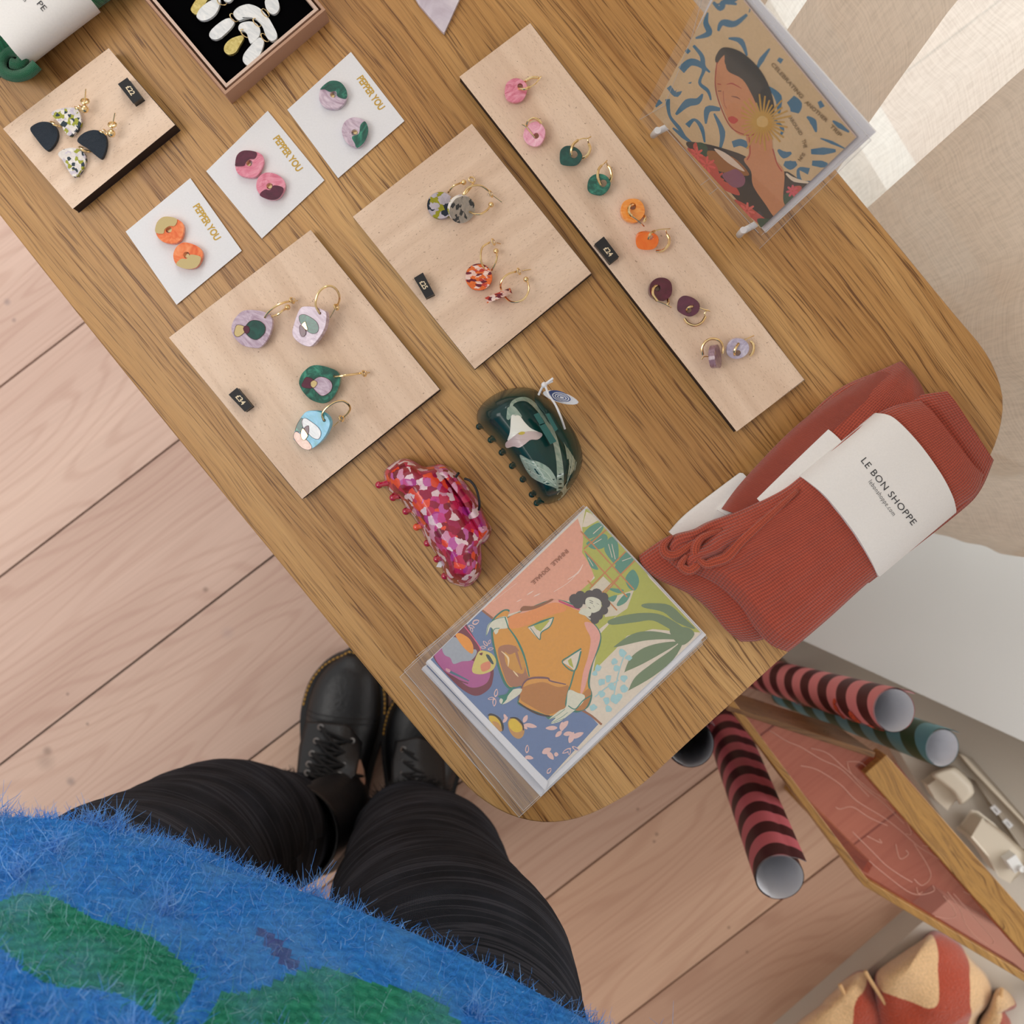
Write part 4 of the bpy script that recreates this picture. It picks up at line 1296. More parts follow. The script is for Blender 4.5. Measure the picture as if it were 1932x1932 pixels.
# third and fourth pairs: only their bands peep out
sk3 = empty('sock_pair', P(1440, 960, TZ), 'lowest sock pair of the pile, only a narrow white paper band showing', 'socks', 'folded rust socks in paper bands')
cloth_patch([(1353, 962), (1472, 851)], [(1440, 1040), (1560, 930)], [(1353, 962), (1380, 980), (1440, 1040)], [(1472, 851), (1500, 870), (1560, 930)], 20, 20,
            lambda s, t: 0.0018 + 0.0085 * pillow(0.04 + t * 0.5, 2.4), 0.001, 'paper_band', mats['band_paper'], sk3)
cloth_patch([(1380, 985), (1500, 880)], [(1440, 1050), (1560, 940)], [(1380, 985), (1400, 1000), (1440, 1050)], [(1500, 880), (1520, 900), (1560, 940)], 20, 20,
            lambda s, t: 0.0018 + 0.004 * pillow(t, 2.4), 0.001, 'knit_sock', mats['knit_red'], sk3)
sk4 = empty('sock_pair', P(1330, 960, TZ), 'leftmost sock pair of the pile, showing only its wide flat white band', 'socks', 'folded rust socks in paper bands')
cloth_patch([(1264, 1002), (1300, 965), (1396, 892)], [(1330, 1060), (1380, 1020), (1450, 960)], [(1264, 1002), (1266, 1007), (1330, 1060)], [(1396, 892), (1408, 899), (1450, 960)], 20, 16,
            lambda s, t: 0.0016 + 0.003 * pillow(0.05 + t * 0.6, 2.4), 0.0008, 'paper_band', mats['band_paper'], sk4)
cloth_patch([(1300, 1010), (1400, 930)], [(1340, 1060), (1440, 980)], [(1300, 1010), (1340, 1060)], [(1400, 930), (1440, 980)], 14, 14,
            lambda s, t: 0.0008 + 0.0012 * pillow(t, 2.4), 0.0004, 'knit_sock', mats['knit_red'], sk4, sm=False)

# front pair
sk1 = empty('sock_pair', P(1540, 1000, TZ), 'front rust knit sock pair with printed white band, hanging past the table edge', 'socks', 'folded rust socks in paper bands')


def zA(s, t):
    base = 0.018 + 0.012 * pillow(t, 3.2) * (0.6 + 0.4 * min(1, 5 * s))
    # swirl of folds near the toe end on the far side
    f = math.exp(-((s - 0.14) / 0.12) ** 2) * math.exp(-((t - 0.12) / 0.16) ** 2)
    base += 0.0042 * f * math.sin(34 * t + 16 * s)
    return base + 0.0005 * math.sin(40 * t + 4 * s) * (1 - s)


def dome_end(s, w=0.05): return min(1.0, math.sqrt(max(0.02, min(1, s / w))))


oA0, _ = cloth_patch([(1500, 940), (1640, 800), (1715, 752), (1787, 738)], [(1640, 1100), (1800, 975), (1848, 928), (1875, 868)],
                     [(1500, 940), (1560, 1010), (1640, 1100)], [(1787, 738), (1806, 762), (1832, 802), (1856, 840), (1875, 868)], 110, 60,
                     lambda s, t: 0.0125 + 0.009 * pillow(t, 3) * (1 if s < .9 else 1 - (s - .9) * 5), 0.006, 'inner_cuff', mats['knit_rib'], sk1)
oA, _ = cloth_patch([(1252, 1040), (1272, 1012), (1312, 1000), (1340, 985), (1400, 962), (1470, 928), (1512, 897), (1580, 838), (1640, 790), (1690, 765), (1738, 756)],
                    [(1487, 1230), (1519, 1205), (1569, 1162), (1647, 1092), (1730, 1030), (1803, 962), (1842, 932), (1856, 896)],
                    [(1252, 1040), (1262, 1062), (1285, 1080), (1310, 1085), (1350, 1104), (1390, 1138), (1425, 1185), (1455, 1217), (1487, 1230)],
                    [(1738, 756), (1766, 784), (1800, 828), (1830, 868), (1856, 896)], 200, 100,
                    lambda s, t: zA(s, t) * (0.55 + 0.45 * dome_end(s)), 0.012, 'upper_sock', mats['knit_red'], sk1)
# curled fold rims at the toe end
def ridge(px, r, z0, name, par, mat, zs=None):
    pp = smooth(px, 6, False); m = MB(); n_ = len(pp)
    m.tube([P(p.x, p.y, z0 + TZ + (zs or 0) * math.sin(pi * i / (n_ - 1))) for i, p in enumerate(pp)], [r * (0.35 + 0.65 * math.sin(pi * (i + .5) / n_)) for i in range(n_)], 12, uvscale=14)
    return m.build(name, mat, par, angle=180)
mats['knit_fold'] = make_knit('rust_fold', (180, 76, 48), (98, 32, 20), 10, 60)
ridge([(1268, 1012), (1252, 1028), (1256, 1044), (1276, 1046), (1310, 1024), (1350, 1006)], 0.0032, 0.021, 'fold', sk1, mats['knit_fold'])
ridge([(1296, 1048), (1285, 1066), (1300, 1076), (1318, 1060), (1312, 1036), (1325, 1014), (1362, 1000)], 0.0034, 0.024, 'fold', sk1, mats['knit_fold'])
ridge([(1314, 1050), (1330, 1064), (1348, 1060), (1372, 1050), (1400, 1020), (1450, 975), (1505, 925)], 0.0038, 0.027, 'fold', sk1, mats['knit_fold'])
# paper band over the front pair
bA, gA = cloth_patch([(1509, 898), (1653, 779)], [(1660, 1088), (1804, 967)],
                     [(1509, 898), (1530, 913), (1561, 940), (1608, 999), (1639, 1049), (1656, 1084), (1660, 1088)],
                     [(1653, 779), (1686, 788), (1733, 835), (1775, 893), (1797, 935), (1804, 960), (1804, 967)], 40, 60,
                     lambda s, t: 0.013 + 0.0205 * pillow(0.02 + 0.96 * t, 3.0), 0.010, 'paper_band', mats['band_paper'], sk1)
hb = bhit(bvh_of([bA]))
m = MB()
text('LE BON SHOPPE', q('G', '1140,540')[0], q('G', '1388,852')[0], 12.5, hb, m, off=0.0003, space=1.1, bold=-0.002)
text('lebonshoppe.com', q('G', '1176,641')[0], q('G', '1295,806')[0], 8.5, hb, m, off=0.0003, space=1.1, bold=-0.01)
m.build('lettering', mats['ink'], sk1, smooth_=False)

# green sock roll, top left
sg = empty('sock_pair', P(60, 60, TZ), 'dark green knit sock pair rolled in a white paper band, far left corner', 'socks')
cloth_patch([(-120, -20), (-40, 60), (0, 148)], [(60, -240), (180, -70), (252, -18)], [(-120, -20), (-40, -140), (60, -240)], [(0, 148), (20, 132), (42, 112), (150, 42), (245, -26)], 50, 70,
            lambda s, t: 0.006 + 0.024 * max(0.0, 1 - max(0, (s - 0.45) / 0.55) ** 2.6) ** 0.5, 0.001, 'sock', mats['knit_green'], sg, noedge=True)
m = MB()
sp_ = [(70, 122), (52, 138), (28, 144), (8, 136), (2, 118), (14, 100), (34, 98), (44, 110), (36, 122), (22, 120)]
pp = smooth(sp_, 6, False)
for dz in (0.0, 0.006, 0.012, 0.018):
    m.tube([P(p.x, p.y, TZ + 0.0042 + dz) for p in pp], 0.0034, 10, uvscale=20)
m.build('rolled_edge', mats['knit_green'], sg, angle=180)
bG, _ = cloth_patch([(-60, 0), (0, 66), (30, 102), (54, 127)], [(60, -180), (130, -50), (172, 0), (190, 23)], [(-60, 0), (0, -100), (60, -180)], [(54, 127), (120, 76), (190, 23)], 40, 30,
                    lambda s, t: 0.010 + 0.0235 * max(0.0, 1 - max(0, (s - 0.4) / 0.6) ** 2.8) ** 0.5, 0.001, 'paper_band', mats['band_paper'], sg, noedge=True)
hg = bhit(bvh_of([bG])); m = MB()
text('PE', (69, 8), (81, 22), 11, hg, m, off=0.0003, bold=-0.004)
text('m', (42, -2), (46, 4), 5, hg, m, off=0.0003)
m.build('lettering', mats['ink'], sg, smooth_=False)


# ---- claw clips: domed shells
def shell(outline_px, spine_px, z0, h, name, mat, parent, pw_=2.0, N=90, K=22, thick=0.0022, tilt=None):
    ol = resample(smooth(outline_px, 6), N)
    a, b = [Vector(p) for p in spine_px]; ZE = (1 - .9 ** pw_) ** (1 / pw_)
    vs = []
    for k in range(K + 1):
        f = 0.15 + 0.85 * k / K
        for p in ol:
            t = max(0, min(1, (p - a).dot(b - a) / (b - a).length_squared)); s = a.lerp(b, t)
            x = s.lerp(p, f)
            z = z0 + h * ((1 - (.9 * f) ** pw_) ** (1 / pw_) - ZE) / (1 - ZE)
            if tilt: z += tilt(x)
            vs.append(P(x.x, x.y, z))
    fs = [(k * N + i, k * N + (i + 1) % N, (k + 1) * N + (i + 1) % N, (k + 1) * N + i) for k in range(K) for i in range(N)]
    aa, bb, cc = vs[K // 2 * N], vs[K // 2 * N + 1], vs[(K // 2 + 1) * N]
    if (bb - aa).cross(cc - aa).z < 0: fs = [tuple(reversed(f)) for f in fs]
    m = MB(); m.add(vs, fs)
    ctr = sum((v for v in vs[:N]), Vector()) / N; m.add(vs[:N] + [Vector((ctr.x, ctr.y, max(v.z for v in vs[:N]) + 0.0001))], [((i + 1) % N, i, N) if ((vs[0] - vs[1]).cross(ctr - vs[1]).z > 0) else (i, (i + 1) % N, N) for i in range(N)])
    o = m.build(name, mat, parent, angle=180)
    sd = o.modifiers.new('thick', 'SOLIDIFY'); sd.thickness = thick; sd.offset = -1
    return o


tc_ = terrazzo('berry_tortoiseshell', [(150, 20, 60), (196, 60, 130), (224, 196, 204), (228, 74, 48), (168, 44, 130), (190, 36, 80), (190, 90, 160), (140, 14, 40), (206, 140, 170), (120, 16, 44), (160, 30, 80), (224, 196, 204)], 215, 0.2, coat=0.5, jitter=0.9, bump=0.25)
mats['berry'] = tc_
mats['berry_ball'] = MT('berry_knob', lin((178, 20, 60)), 0.12, Coat_Weight=1.0).m
mats['coral_ball'] = MT('coral_knob', lin((236, 84, 50)), 0.12, Coat_Weight=1.0).m
cp_ = empty('claw_hair_clip', P(820, 985, TZ), 'berry, magenta and coral marbled claw clip with a wavy outline', 'hair clip')
shell(q('F', '440,790 520,765 600,755 680,800 740,860 820,960 870,1040 900,1110 940,1190 958,1230 940,1290 900,1335 870,1330 800,1200 700,1000 560,850'), [q('F', '640,850')[0], q('F', '880,1230')[0]], TZ + 0.001, 0.018, 'back_shell', mats['berry'], cp_)
fr_ = shell(q('F', '172,815 240,745 318,713 390,733 455,772 520,768 575,765 625,800 690,880 745,950 790,1000 830,1090 880,1170 925,1240 925,1290 882,1340 885,1430 880,1540 840,1610 770,1655 700,1640 640,1615 605,1560 590,1480 540,1400 480,1320 430,1210 370,1120 280,1010 200,940'),
            [q('F', '420,900')[0], q('F', '740,1480')[0]], TZ + 0.004, 0.024, 'front_shell', mats['berry'], cp_, 2.3)
for k, (x, y, x2, y2, c) in enumerate(((135, 908, 215, 890, 0), (238, 1000, 290, 985, 0), (332, 1100, 390, 1080, 0), (410, 1215, 470, 1200, 1), (488, 1332, 540, 1320, 0), (558, 1448, 610, 1430, 0), (615, 1572, 660, 1540, 0))):
    m = MB(); a = P(*q('F', '%d,%d' % (x, y))[0], TZ + 0.0035); b = P(*q('F', '%d,%d' % (x2, y2))[0], TZ + 0.0085)
    m.tube([b, a.lerp(b, .5) + Vector((0, 0, 0.001)), a], [0.0022, 0.0018, 0.0014], 10); m.ball(a, 0.0024)
    m.build('tooth', mats['coral_ball'] if c else mats['berry_ball'], cp_)
m = MB(); pts = [P(*p, TZ + z) for p, z in zip(q('F', '760,862 800,878 840,930 862,1000 868,1060 862,1090'), (0.021, 0.023, 0.024, 0.024, 0.022, 0.02))]
m.tube(smooth(pts, 5, False), 0.0008, 8); m.tube([P(*q('F', '716,820')[0], TZ + 0.026), P(*q('F', '695,850')[0], TZ + 0.024)], 0.0008, 8)
m.build('elastic_cord', mats['black'], cp_)
m = MB(); pts = q('F', '575,1462 600,1470 590,1510 552,1505'); slab(pts, TZ + 0.004, 0.0005, sm=False, mb=m); m.build('paper_tag', mats['white_paper'], cp_, smooth_=False)

mats['teal_clip'] = MT('dark_teal_acetate', lin((8, 48, 48)), 0.12, Coat_Weight=1.0, Coat_Roughness=0.04).m
m_ = MT('teal_acetate', lin((8, 44, 46)), 0.22, Coat_Weight=0.25, Coat_Roughness=0.06, Specular_IOR_Level=0.3)
m_.color(m_.ramp(m_.noise(m_.geo(), 25, 3), [(0.3, lin((6, 36, 40))), (0.7, lin((12, 64, 58)))])); mats['teal_clip'] = m_.m
cg = empty('claw_hair_clip', P(1000, 840, TZ), 'dark teal claw clip with an inlaid white bell flower and a blue swirl tag', 'hair clip')
shell(q('F', '1180,205 1270,212 1340,262 1420,330 1500,430 1570,540 1612,650 1617,740 1590,830 1530,930 1470,990 1420,960 1440,700 1340,450 1240,300'), [q('F', '1360,400')[0], q('F', '1520,860')[0]], TZ + 0.001, 0.020, 'back_shell', mats['teal_clip'], cg)
gshell = shell(q('F', '848,400 875,335 950,265 1060,213 1180,197 1260,215 1320,280 1400,370 1480,470 1545,580 1588,680 1596,760 1575,840 1525,930 1480,1000 1400,1040 1335,1047 1282,1000 1232,920 1150,810 1060,690 980,590 920,530 862,468'),
               [q('F', '1060,380')[0], q('F', '1380,860')[0]], TZ + 0.005, 0.026, 'front_shell', mats['teal_clip'], cg, 2.3)
hc_ = bhit(bvh_of([gshell]))
mats['sage'] = marble('sage_inlay', [(112, 140, 126), (140, 160, 146), (160, 176, 162)], 90, 0.15, 2, (1, 3, 1), 0.9)
def inlay(name, polys, mat):
    m = MB(); paint(polys, hc_, base=0.00022, step=0.00006, mb=m, sub=14); m.c = [None] * len(m.f)
    return m.build(name, mat, cg, angle=180)
inlay('stem_inlay', [((0, 0, 0), stroke(q('F', '1095,350 1110,310 1160,285 1220,290 1290,350 1360,450 1410,560 1440,680 1455,800 1455,950'), [5, 7, 8, 9, 11, 14]), 0, False),
                     ((0, 0, 0), q('F', '1500,890 1520,760 1505,600 1550,690 1583,760 1566,850 1525,925 1475,990 1440,1020 1432,970 1465,940'), 1, False), ((0, 0, 0), stroke(q('F', '1300,300 1370,380 1440,490 1500,600 1520,720'), [8, 12, 12, 10, 8]), 1, False)], mats['sage'])
inlay('leaf_inlay', [((0, 0, 0), q('F', '1163,688 1230,720 1300,740 1370,780 1420,850 1440,930 1400,920 1320,890 1250,850 1200,780'), 0)], mats['sage'])
inlay('leaf_vein', [((0, 0, 0), stroke(q('F', '1200,735 1280,770 1360,820 1425,915'), 1.2), 2, False), ((0, 0, 0), stroke(q('F', '1215,790 1290,830 1360,860 1425,915'), 1.2), 2, False), ((0, 0, 0), stroke(q('F', '1545,700 1530,800 1500,900'), 1.2), 3, False), ((0, 0, 0), stroke(q('F', '1570,740 1550,830 1520,900'), 1.0), 3, False)],
      MT('pale_sage_line', lin((176, 192, 178)), 0.3).m)
inlay('calyx_inlay', [((0, 0, 0), q('F', '1075,345 1115,335 1150,370 1176,412 1140,408 1110,400 1085,432 1066,425 1068,380'), 2)], mats['sage'])
inlay('petal_inlay', [((0, 0, 0), q('F', '1100,405 1140,400 1165,410 1195,450 1240,495 1290,520 1310,535 1240,530 1190,520 1150,530 1100,570 1075,580 1092,520'), 3)], MT('white_petal', lin((226, 226, 216)), 0.25).m)
inlay('petal_rim_inlay', [((0, 0, 0), q('F', '1062,600 1100,568 1150,532 1200,520 1260,518 1315,530 1322,552 1290,578 1240,580 1200,610 1160,634 1120,625 1070,635'), 4)], MT('blush_petal', lin((196, 178, 176)), 0.25).m)
inlay('pollen_inlay', [((0, 0, 0), q('F', '1152,538 1165,522 1190,520 1200,530 1180,542'), 5)], MT('ochre_pollen', lin((190, 170, 70)), 0.3).m)
m = MB()
c = P(*q('F', '1335,490')[0], TZ + 0.0335)
for p_ in ('1262,395 1300,380 1345,460 1310,475', '1300,470 1345,455 1430,590 1385,612', '1350,390 1375,385 1440,500 1418,520'):
    slab(q('F', p_), TZ + 0.0325, 0.003, sm=False, mb=m)
m.build('hinge_spring', MT('clear_teal', lin((10, 84, 78)), 0.15, Coat_Weight=.3).m, cg, smooth_=False)
for (x, y, x2, y2) in ((865, 483, 915, 470), (950, 580, 1000, 560), (1030, 672, 1080, 650), (1105, 770, 1150, 745), (1183, 868, 1225, 840), (1250, 978, 1300, 940), (1285, 1040, 1330, 1010)):
    m = MB(); a = P(*q('F', '%d,%d' % (x, y))[0], TZ + 0.0035); b = P(*q('F', '%d,%d' % (x2, y2))[0], TZ + 0.009)
    m.tube([b, a.lerp(b, .5) + Vector((0, 0, 0.001)), a], [0.0028, 0.0020, 0.0015], 10); m.ball(a, 0.0021)
    m.build('tooth', mats['teal_clip'], cg)
# string and tag
m = MB(); pts = [P(*p, TZ + z) for p, z in zip(q('F', '1300,250 1340,180 1372,250 1420,320 1460,410 1490,498'), (0.024, 0.03, 0.03, 0.029, 0.027, 0.020))]
m.tube(smooth(pts, 5, False), 0.0007, 8, 0); m.ball(P(*q('F', '1340,178')[0], TZ + 0.030), 0.0018)
m.tube([P(*q('F', '1340,178')[0], TZ + 0.030), P(*q('F', '1405,130')[0], TZ + 0.032)], 0.0007, 8); m.tube([P(*q('F', '1340,178')[0], TZ + 0.030), P(*q('F', '1402,150')[0], TZ + 0.030)], 0.0007, 8)
m.build('string', mats['white_paper'], cg)
tg_px = q('F', '1330,238 1360,222 1430,225 1520,255 1575,290 1588,312 1550,322 1480,315 1400,290 1350,262')
m, ph, nr = slab(tg_px, TZ + 0.026, 0.0005, (0.5, 0.9)); m.build('swing_tag', mats['white_paper'], cg)
m = MB(); tb = (70, 84, 130)
def ell(cx, cy, a, b, ang=0.28, n=20):
    return [(cx + a * math.cos(t) * math.cos(ang) - b * math.sin(t) * math.sin(ang), cy + a * math.cos(t) * math.sin(ang) + b * math.sin(t) * math.cos(ang)) for t in [2 * pi * i / n for i in range(n)]]
cx, cy = q('F', '1470,268')[0]
pol = []
for k, (a, b) in enumerate(((22, 10), (19.5, 8.3), (17, 7.2), (14.5, 6), (12, 5), (9.5, 3.9), (7, 2.9), (4.5, 1.8))):
    pol.append((tb if k % 2 == 0 else (228, 228, 232), ell(cx + (0 if k else -6), cy + (0 if k else -2), a, b), k, False))
paint(pol, ph, mb=m, base=0.0001, step=0.00004); m.build('swirl_print', mats['print'], cg, smooth_=False)

# ================================================================== GREETING CARDS
def quad_slab(px, z, th, name, mat, parent, tilt=None):
    m, ph, nr = slab(px, z, th, sm=False); return m.build(name, mat, parent, smooth_=False), ph


CT = TZ + 0.0052
BL = (104, 128, 170); PK = (238, 196, 186); MUS = (226, 156, 44); CREAM = (232, 218, 196); SAL = (236, 168, 138); LIME = (184, 186, 72); DG = (112, 134, 92); TE = (84, 148, 124)
TEAL = (38, 128, 108); BRN = (158, 96, 56)
h = lambda s: q('H', s)


def art_inhale():
    L = []
    add = lambda c, s, l, sm=True: L.append((c, h(s) if isinstance(s, str) else s, l, sm))
    add(CREAM, '1112,88 1785,822 880,1690 175,1000', 0, False)
    add(SAL, '1060,150 1095,260 1090,350 1135,420 1155,490 1110,560 1050,610 990,640 900,630 800,670 730,690 560,740 500,688 1060,150', 1, False)
    add(BL, '495,690 560,742 700,850 900,1050 1180,1360 880,1690 175,1000 215,960', 1, False)
    add(LIME, '1105,95 1125,90 1430,410 1480,500 1400,600 1290,720 1200,790 1150,830 1170,700 1060,590 1160,500 1130,420 1085,350 1092,270 1085,200', 2, False)
    add(LIME, '1480,500 1780,820 1600,810 1500,800 1350,840 1280,920 1200,1000 1150,1050 1190,830 1290,720 1400,600', 2, False)
    add(CREAM, '1085,200 1110,200 1200,150 1110,110', 3, False)
    add((222, 210, 184), '1130,570 1210,490 1260,540 1180,610', 3, False)
    add((222, 210, 184), '1200,640 1300,600 1390,570 1350,680 1290,720 1220,730', 3, False)
    # green window leaves
    for s in ('1095,240 1130,200 1180,175 1215,180 1190,240 1120,270', '1130,280 1200,240 1235,260 1215,320 1150,330 1110,300', '1240,270 1280,260 1300,330 1290,420 1250,390 1215,330',
              '1285,420 1340,350 1400,370 1350,440 1310,480 1280,450', '1340,500 1385,450 1420,510 1400,570 1360,560', '1100,340 1150,400 1180,450 1140,440 1120,400', '1260,560 1330,570 1300,590 1230,560',
              '1290,650 1330,600 1370,590 1345,640 1300,665', '1235,620 1290,600 1270,640'):
        add(TE, s, 4)
    for s, w in (('1150,240 1200,195', 1.4), ('1260,300 1280,390', 1.2), ('1240,300 1262,380', 1.2), ('1320,400 1375,380', 1.2), ('1150,300 1200,270', 1.2), ('1120,380 1150,430', 1)):
        add(CREAM, stroke(h(s), w, 2), 5, False)
    # orange trellis
    for s in ('1078,225 1390,568', '1098,340 1350,612', '1118,515 1150,550', '1230,625 1290,690', '1095,330 1232,212', '1130,560 1340,345', '1200,590 1408,385', '1210,600 1300,500'):
        a, b = h(s); add((204, 132, 66), stroke([a, ((a[0] + b[0]) / 2, (a[1] + b[1]) / 2), b], 2.6, 2), 6, False)
    # white dashes on the salmon wall
    for s, w in (('1090,420 1060,470 1000,510', [1, 3, 1]), ('920,580 1000,530 1050,480', 1), ('760,600 800,575', [.5, 3, .5]), ('800,610 840,590', [.5, 3, .5]), ('700,640 730,625', [.5, 2, .5]), ('560,640 700,530', .6)):
        add((246, 214, 196), stroke(h(s), w, 3), 3, False)
    # palm
    for s in ('1438,655 1500,648 1600,660 1680,730 1750,800 1640,760 1560,700 1450,675', '1240,750 1330,720 1450,705 1560,720 1690,800 1700,850 1600,800 1500,750 1400,760 1260,775',
              '1283,895 1380,830 1480,812 1600,830 1660,860 1560,860 1440,870 1290,905', '1335,1050 1370,970 1450,910 1560,880 1650,880 1540,950 1430,1010 1345,1048',
              '1360,1155 1400,1080 1500,1000 1600,930 1680,870 1620,980 1500,1080 1370,1155'):
        add(DG, s, 5)
    add(DG, '1600,800 1700,790 1745,830 1690,890 1640,880', 6)
    # pale blue flowers
    BLU = (168, 212, 214)
    for cx_, cy_, r in ((1320, 940, 26), (1360, 970, 20), (1275, 990, 22), (1290, 1030, 20), (1200, 1110, 24), (1240, 1090, 22), (1260, 1140, 24), (1200, 1180, 22), (1330, 1090, 22), (1330, 1150, 24), (1280, 1210, 28), (1240, 1270, 22), (1150, 1260, 22), (1300, 1200, 22), (1230, 1220, 22), (1180, 1030, 22), (1160, 1060, 16)):
        rr = random.Random(cx_ * 7 + cy_)
        pts = [(cx_ + r * (0.65 + 0.5 * rr.random()) * math.cos(2 * pi * i / 9), cy_ + r * (0.65 + 0.5 * rr.random()) * math.sin(2 * pi * i / 9)) for i in range(9)]
        L.append((BLU, [(750 + x / 3.116, 930 + y / 3.116) for x, y in pts], 6))
    add(BLU, stroke(h('1335,950 1310,1020 1290,1100 1270,1200'), 2), 5, False); add(BLU, stroke(h('1160,1200 1220,1150 1300,1100'), 2), 5, False)
    # figure: body
    add((44, 120, 100), '560,740 620,688 660,690 640,730 740,690 900,628 1000,640 1070,680 1100,720 1160,770 1196,830 1190,900 1150,1000 1130,1120 1145,1190 1120,1260 1060,1290 1020,1290 900,1330 860,1310 720,1250 708,1210 730,1140 650,1150 600,1060 560,900 550,800', 7)
    add(MUS, '568,745 625,695 655,700 650,735 740,700 900,645 1000,650 1070,690 1110,730 1160,780 1186,840 1180,900 1140,1000 1118,1110 1130,1190 1100,1255 1030,1280 900,1310 860,1300 725,1245 718,1205 735,1135 660,1140 612,1050 572,900 560,800', 8)
    add((238, 150, 76), '650,735 740,695 900,645 960,650 990,690 900,720 760,780 660,795', 9)
    add((236, 168, 140), '735,694 900,632 960,632 1070,680 1060,690 960,650 890,650 740,706', 9)
    add((150, 90, 44), '720,690 740,665 800,665 870,640 905,622 915,630 870,655 800,684 740,694', 9)
    add((206, 60, 100), '945,628 1070,678 1068,688 1000,664 948,640', 10, False)
    add((238, 168, 150), '1100,760 1150,770 1190,830 1180,900 1130,1040 1100,1150 1075,1180 1090,1060 1120,960 1135,860 1110,800', 10)
    # legs
    add((176, 116, 80), '590,930 620,895 690,900 730,960 760,1060 770,1090 730,1130 660,1135 620,1050', 10)
    add((214, 152, 50), '630,935 660,950 720,930 745,990 740,1060 690,1050 640,1010', 11)
    add((176, 116, 80), stroke(h('690,900 705,960 730,1040'), [4, 5, 2]), 12, False)
    add((250, 220, 170), stroke(h('610,930 650,970 650,1020'), [1, 4, 1]), 12, False); add((250, 220, 170), stroke(h('680,1045 710,1080'), [1, 3, 1]), 12, False)
    add(TEAL, stroke(h('650,790 700,860 745,960 775,1080'), [2, 4, 2]), 12, False)
    add((190, 122, 44), '730,1150 780,1110 850,1100 930,1130 1000,1130 1010,1180 990,1260 900,1300 860,1295 760,1240 722,1210', 12)
    add((226, 158, 60), '740,1140 790,1095 880,1090 960,1110 1000,1128 940,1140 860,1112 780,1125', 13)
    add((120, 76, 86), stroke(h('708,1215 740,1120 790,1088 880,1088 900,1105 990,1125'), [2, 4, 2]), 14, False)
    add((60, 34, 22), stroke(h('712,1232 760,1265 830,1300 895,1312'), [2, 4, 3]), 14, False)
    add((190, 122, 44), '1040,1270 1090,1180 1130,1150 1135,1200 1100,1270', 12)
    # gaps between arm and body
    add(CREAM, '765,790 850,755 918,730 900,780 845,820 832,862 800,830', 14, False); add(LIME, '800,780 880,745 895,750 840,815 815,800', 15, False)
    add(CREAM, '968,995 1080,915 1075,945 1040,1045 1010,1020', 14, False); add(LIME, '1000,985 1020,970 1035,1030 1010,1010', 15, False)
    add(TEAL, stroke(h('765,790 850,755 918,730'), [1, 4, 1]), 16, False); add(TEAL, stroke(h('918,730 895,785 845,820 835,862 780,790'), [2, 2, 1]), 16, False)
    add(TEAL, stroke(h('1080,915 1010,960 968,995 1040,1045 1078,930'), [3, 2, 3]), 16, False); add(TEAL, stroke(h('1040,1045 1020,1120 1000,1180 990,1250 1020,1260'), 2.5), 16, False)
    # arms outline, hands and foot
    SK = (226, 224, 200)
    add(SK, '640,728 650,790 600,800 590,820 575,830 560,800 545,790 535,815 520,840 530,780 560,750 600,732', 16); add(TEAL, stroke(h('522,840 535,780 570,745 635,728'), 1), 17, False); add(TEAL, stroke(h('555,830 570,800 600,795'), 1.4), 17, False)
    add(TEAL, stroke(h('632,728 645,770 655,800'), 2.2), 17, False)
    add(SK, '1005,1160 1060,1175 1100,1190 1090,1230 1050,1270 1000,1310 950,1345 900,1355 930,1320 890,1330 950,1280 990,1255', 16)
    for s in ('900,1354 960,1320 1000,1290', '893,1330 940,1305 985,1270', '920,1350 980,1325'): add(TEAL, stroke(h(s), .8), 17, False)
    add(TEAL, stroke(h('1003,1250 1045,1270 1090,1220 1140,1190'), 2), 17, False)
    add(SK, '730,1150 720,1180 680,1210 640,1235 610,1240 600,1215 640,1180 680,1155', 16); add(TEAL, '590,1195 640,1180 660,1150 690,1140 650,1190 640,1215 610,1245 620,1215', 17)
    # hair and face
    HA = (66, 56, 54)
    for cx_, cy_, r in ((1040, 625, 32), (1075, 605, 30), (1060, 650, 30), (1130, 605, 34), (1170, 595, 34), (1210, 615, 30), (1225, 650, 26), (1212, 690, 26), (1180, 720, 28), (1160, 745, 26), (1140, 715, 22), (1160, 775, 0.1), (1100, 625, 30)):
        L.append((HA, [(750 + (cx_ + r * math.cos(t)) / 3.116, 930 + (cy_ + r * math.sin(t)) / 3.116) for t in [2 * pi * i / 12 for i in range(12)]], 12, False))
    add(SK, '1112,618 1150,612 1190,630 1198,665 1185,690 1150,705 1125,690 1104,650', 14)
    add(SK, '1085,680 1125,680 1140,700 1130,725 1100,720 1065,705', 13)
    add((60, 50, 48), stroke(h('1128,630 1150,640'), 1), 15, False); add((60, 50, 48), stroke(h('1130,642 1148,650'), 1), 15, False); add((120, 110, 105), stroke(h('1170,648 1184,656'), .8), 15, False); add((60, 40, 38), stroke(h('1122,672 1136,680'), 1.3), 15, False); add((120, 110, 105), stroke(h('1150,660 1158,672'), .6), 15, False)
    # plum table, bowl, mug
    add((120, 30, 50), '205,955 260,880 385,770 420,800 490,915 560,1020 560,1100 540,1150 480,1190 420,1180 330,1110', 5)
    add((182, 84, 146), '215,950 270,900 360,960 430,980 500,1020 545,1050 530,1110 480,1140 420,1140 350,1090 270,1040', 6)
    add((232, 90, 130), stroke(h('385,775 430,830 480,900 490,930'), 2), 7, False)
    add((166, 172, 180), '262,900 300,860 345,850 400,920 460,920 462,950 430,985 380,990 330,1005 310,970 275,950', 8)
    add((244, 156, 40), '340,830 370,825 400,840 425,860 445,900 440,945 400,920 360,870', 9)
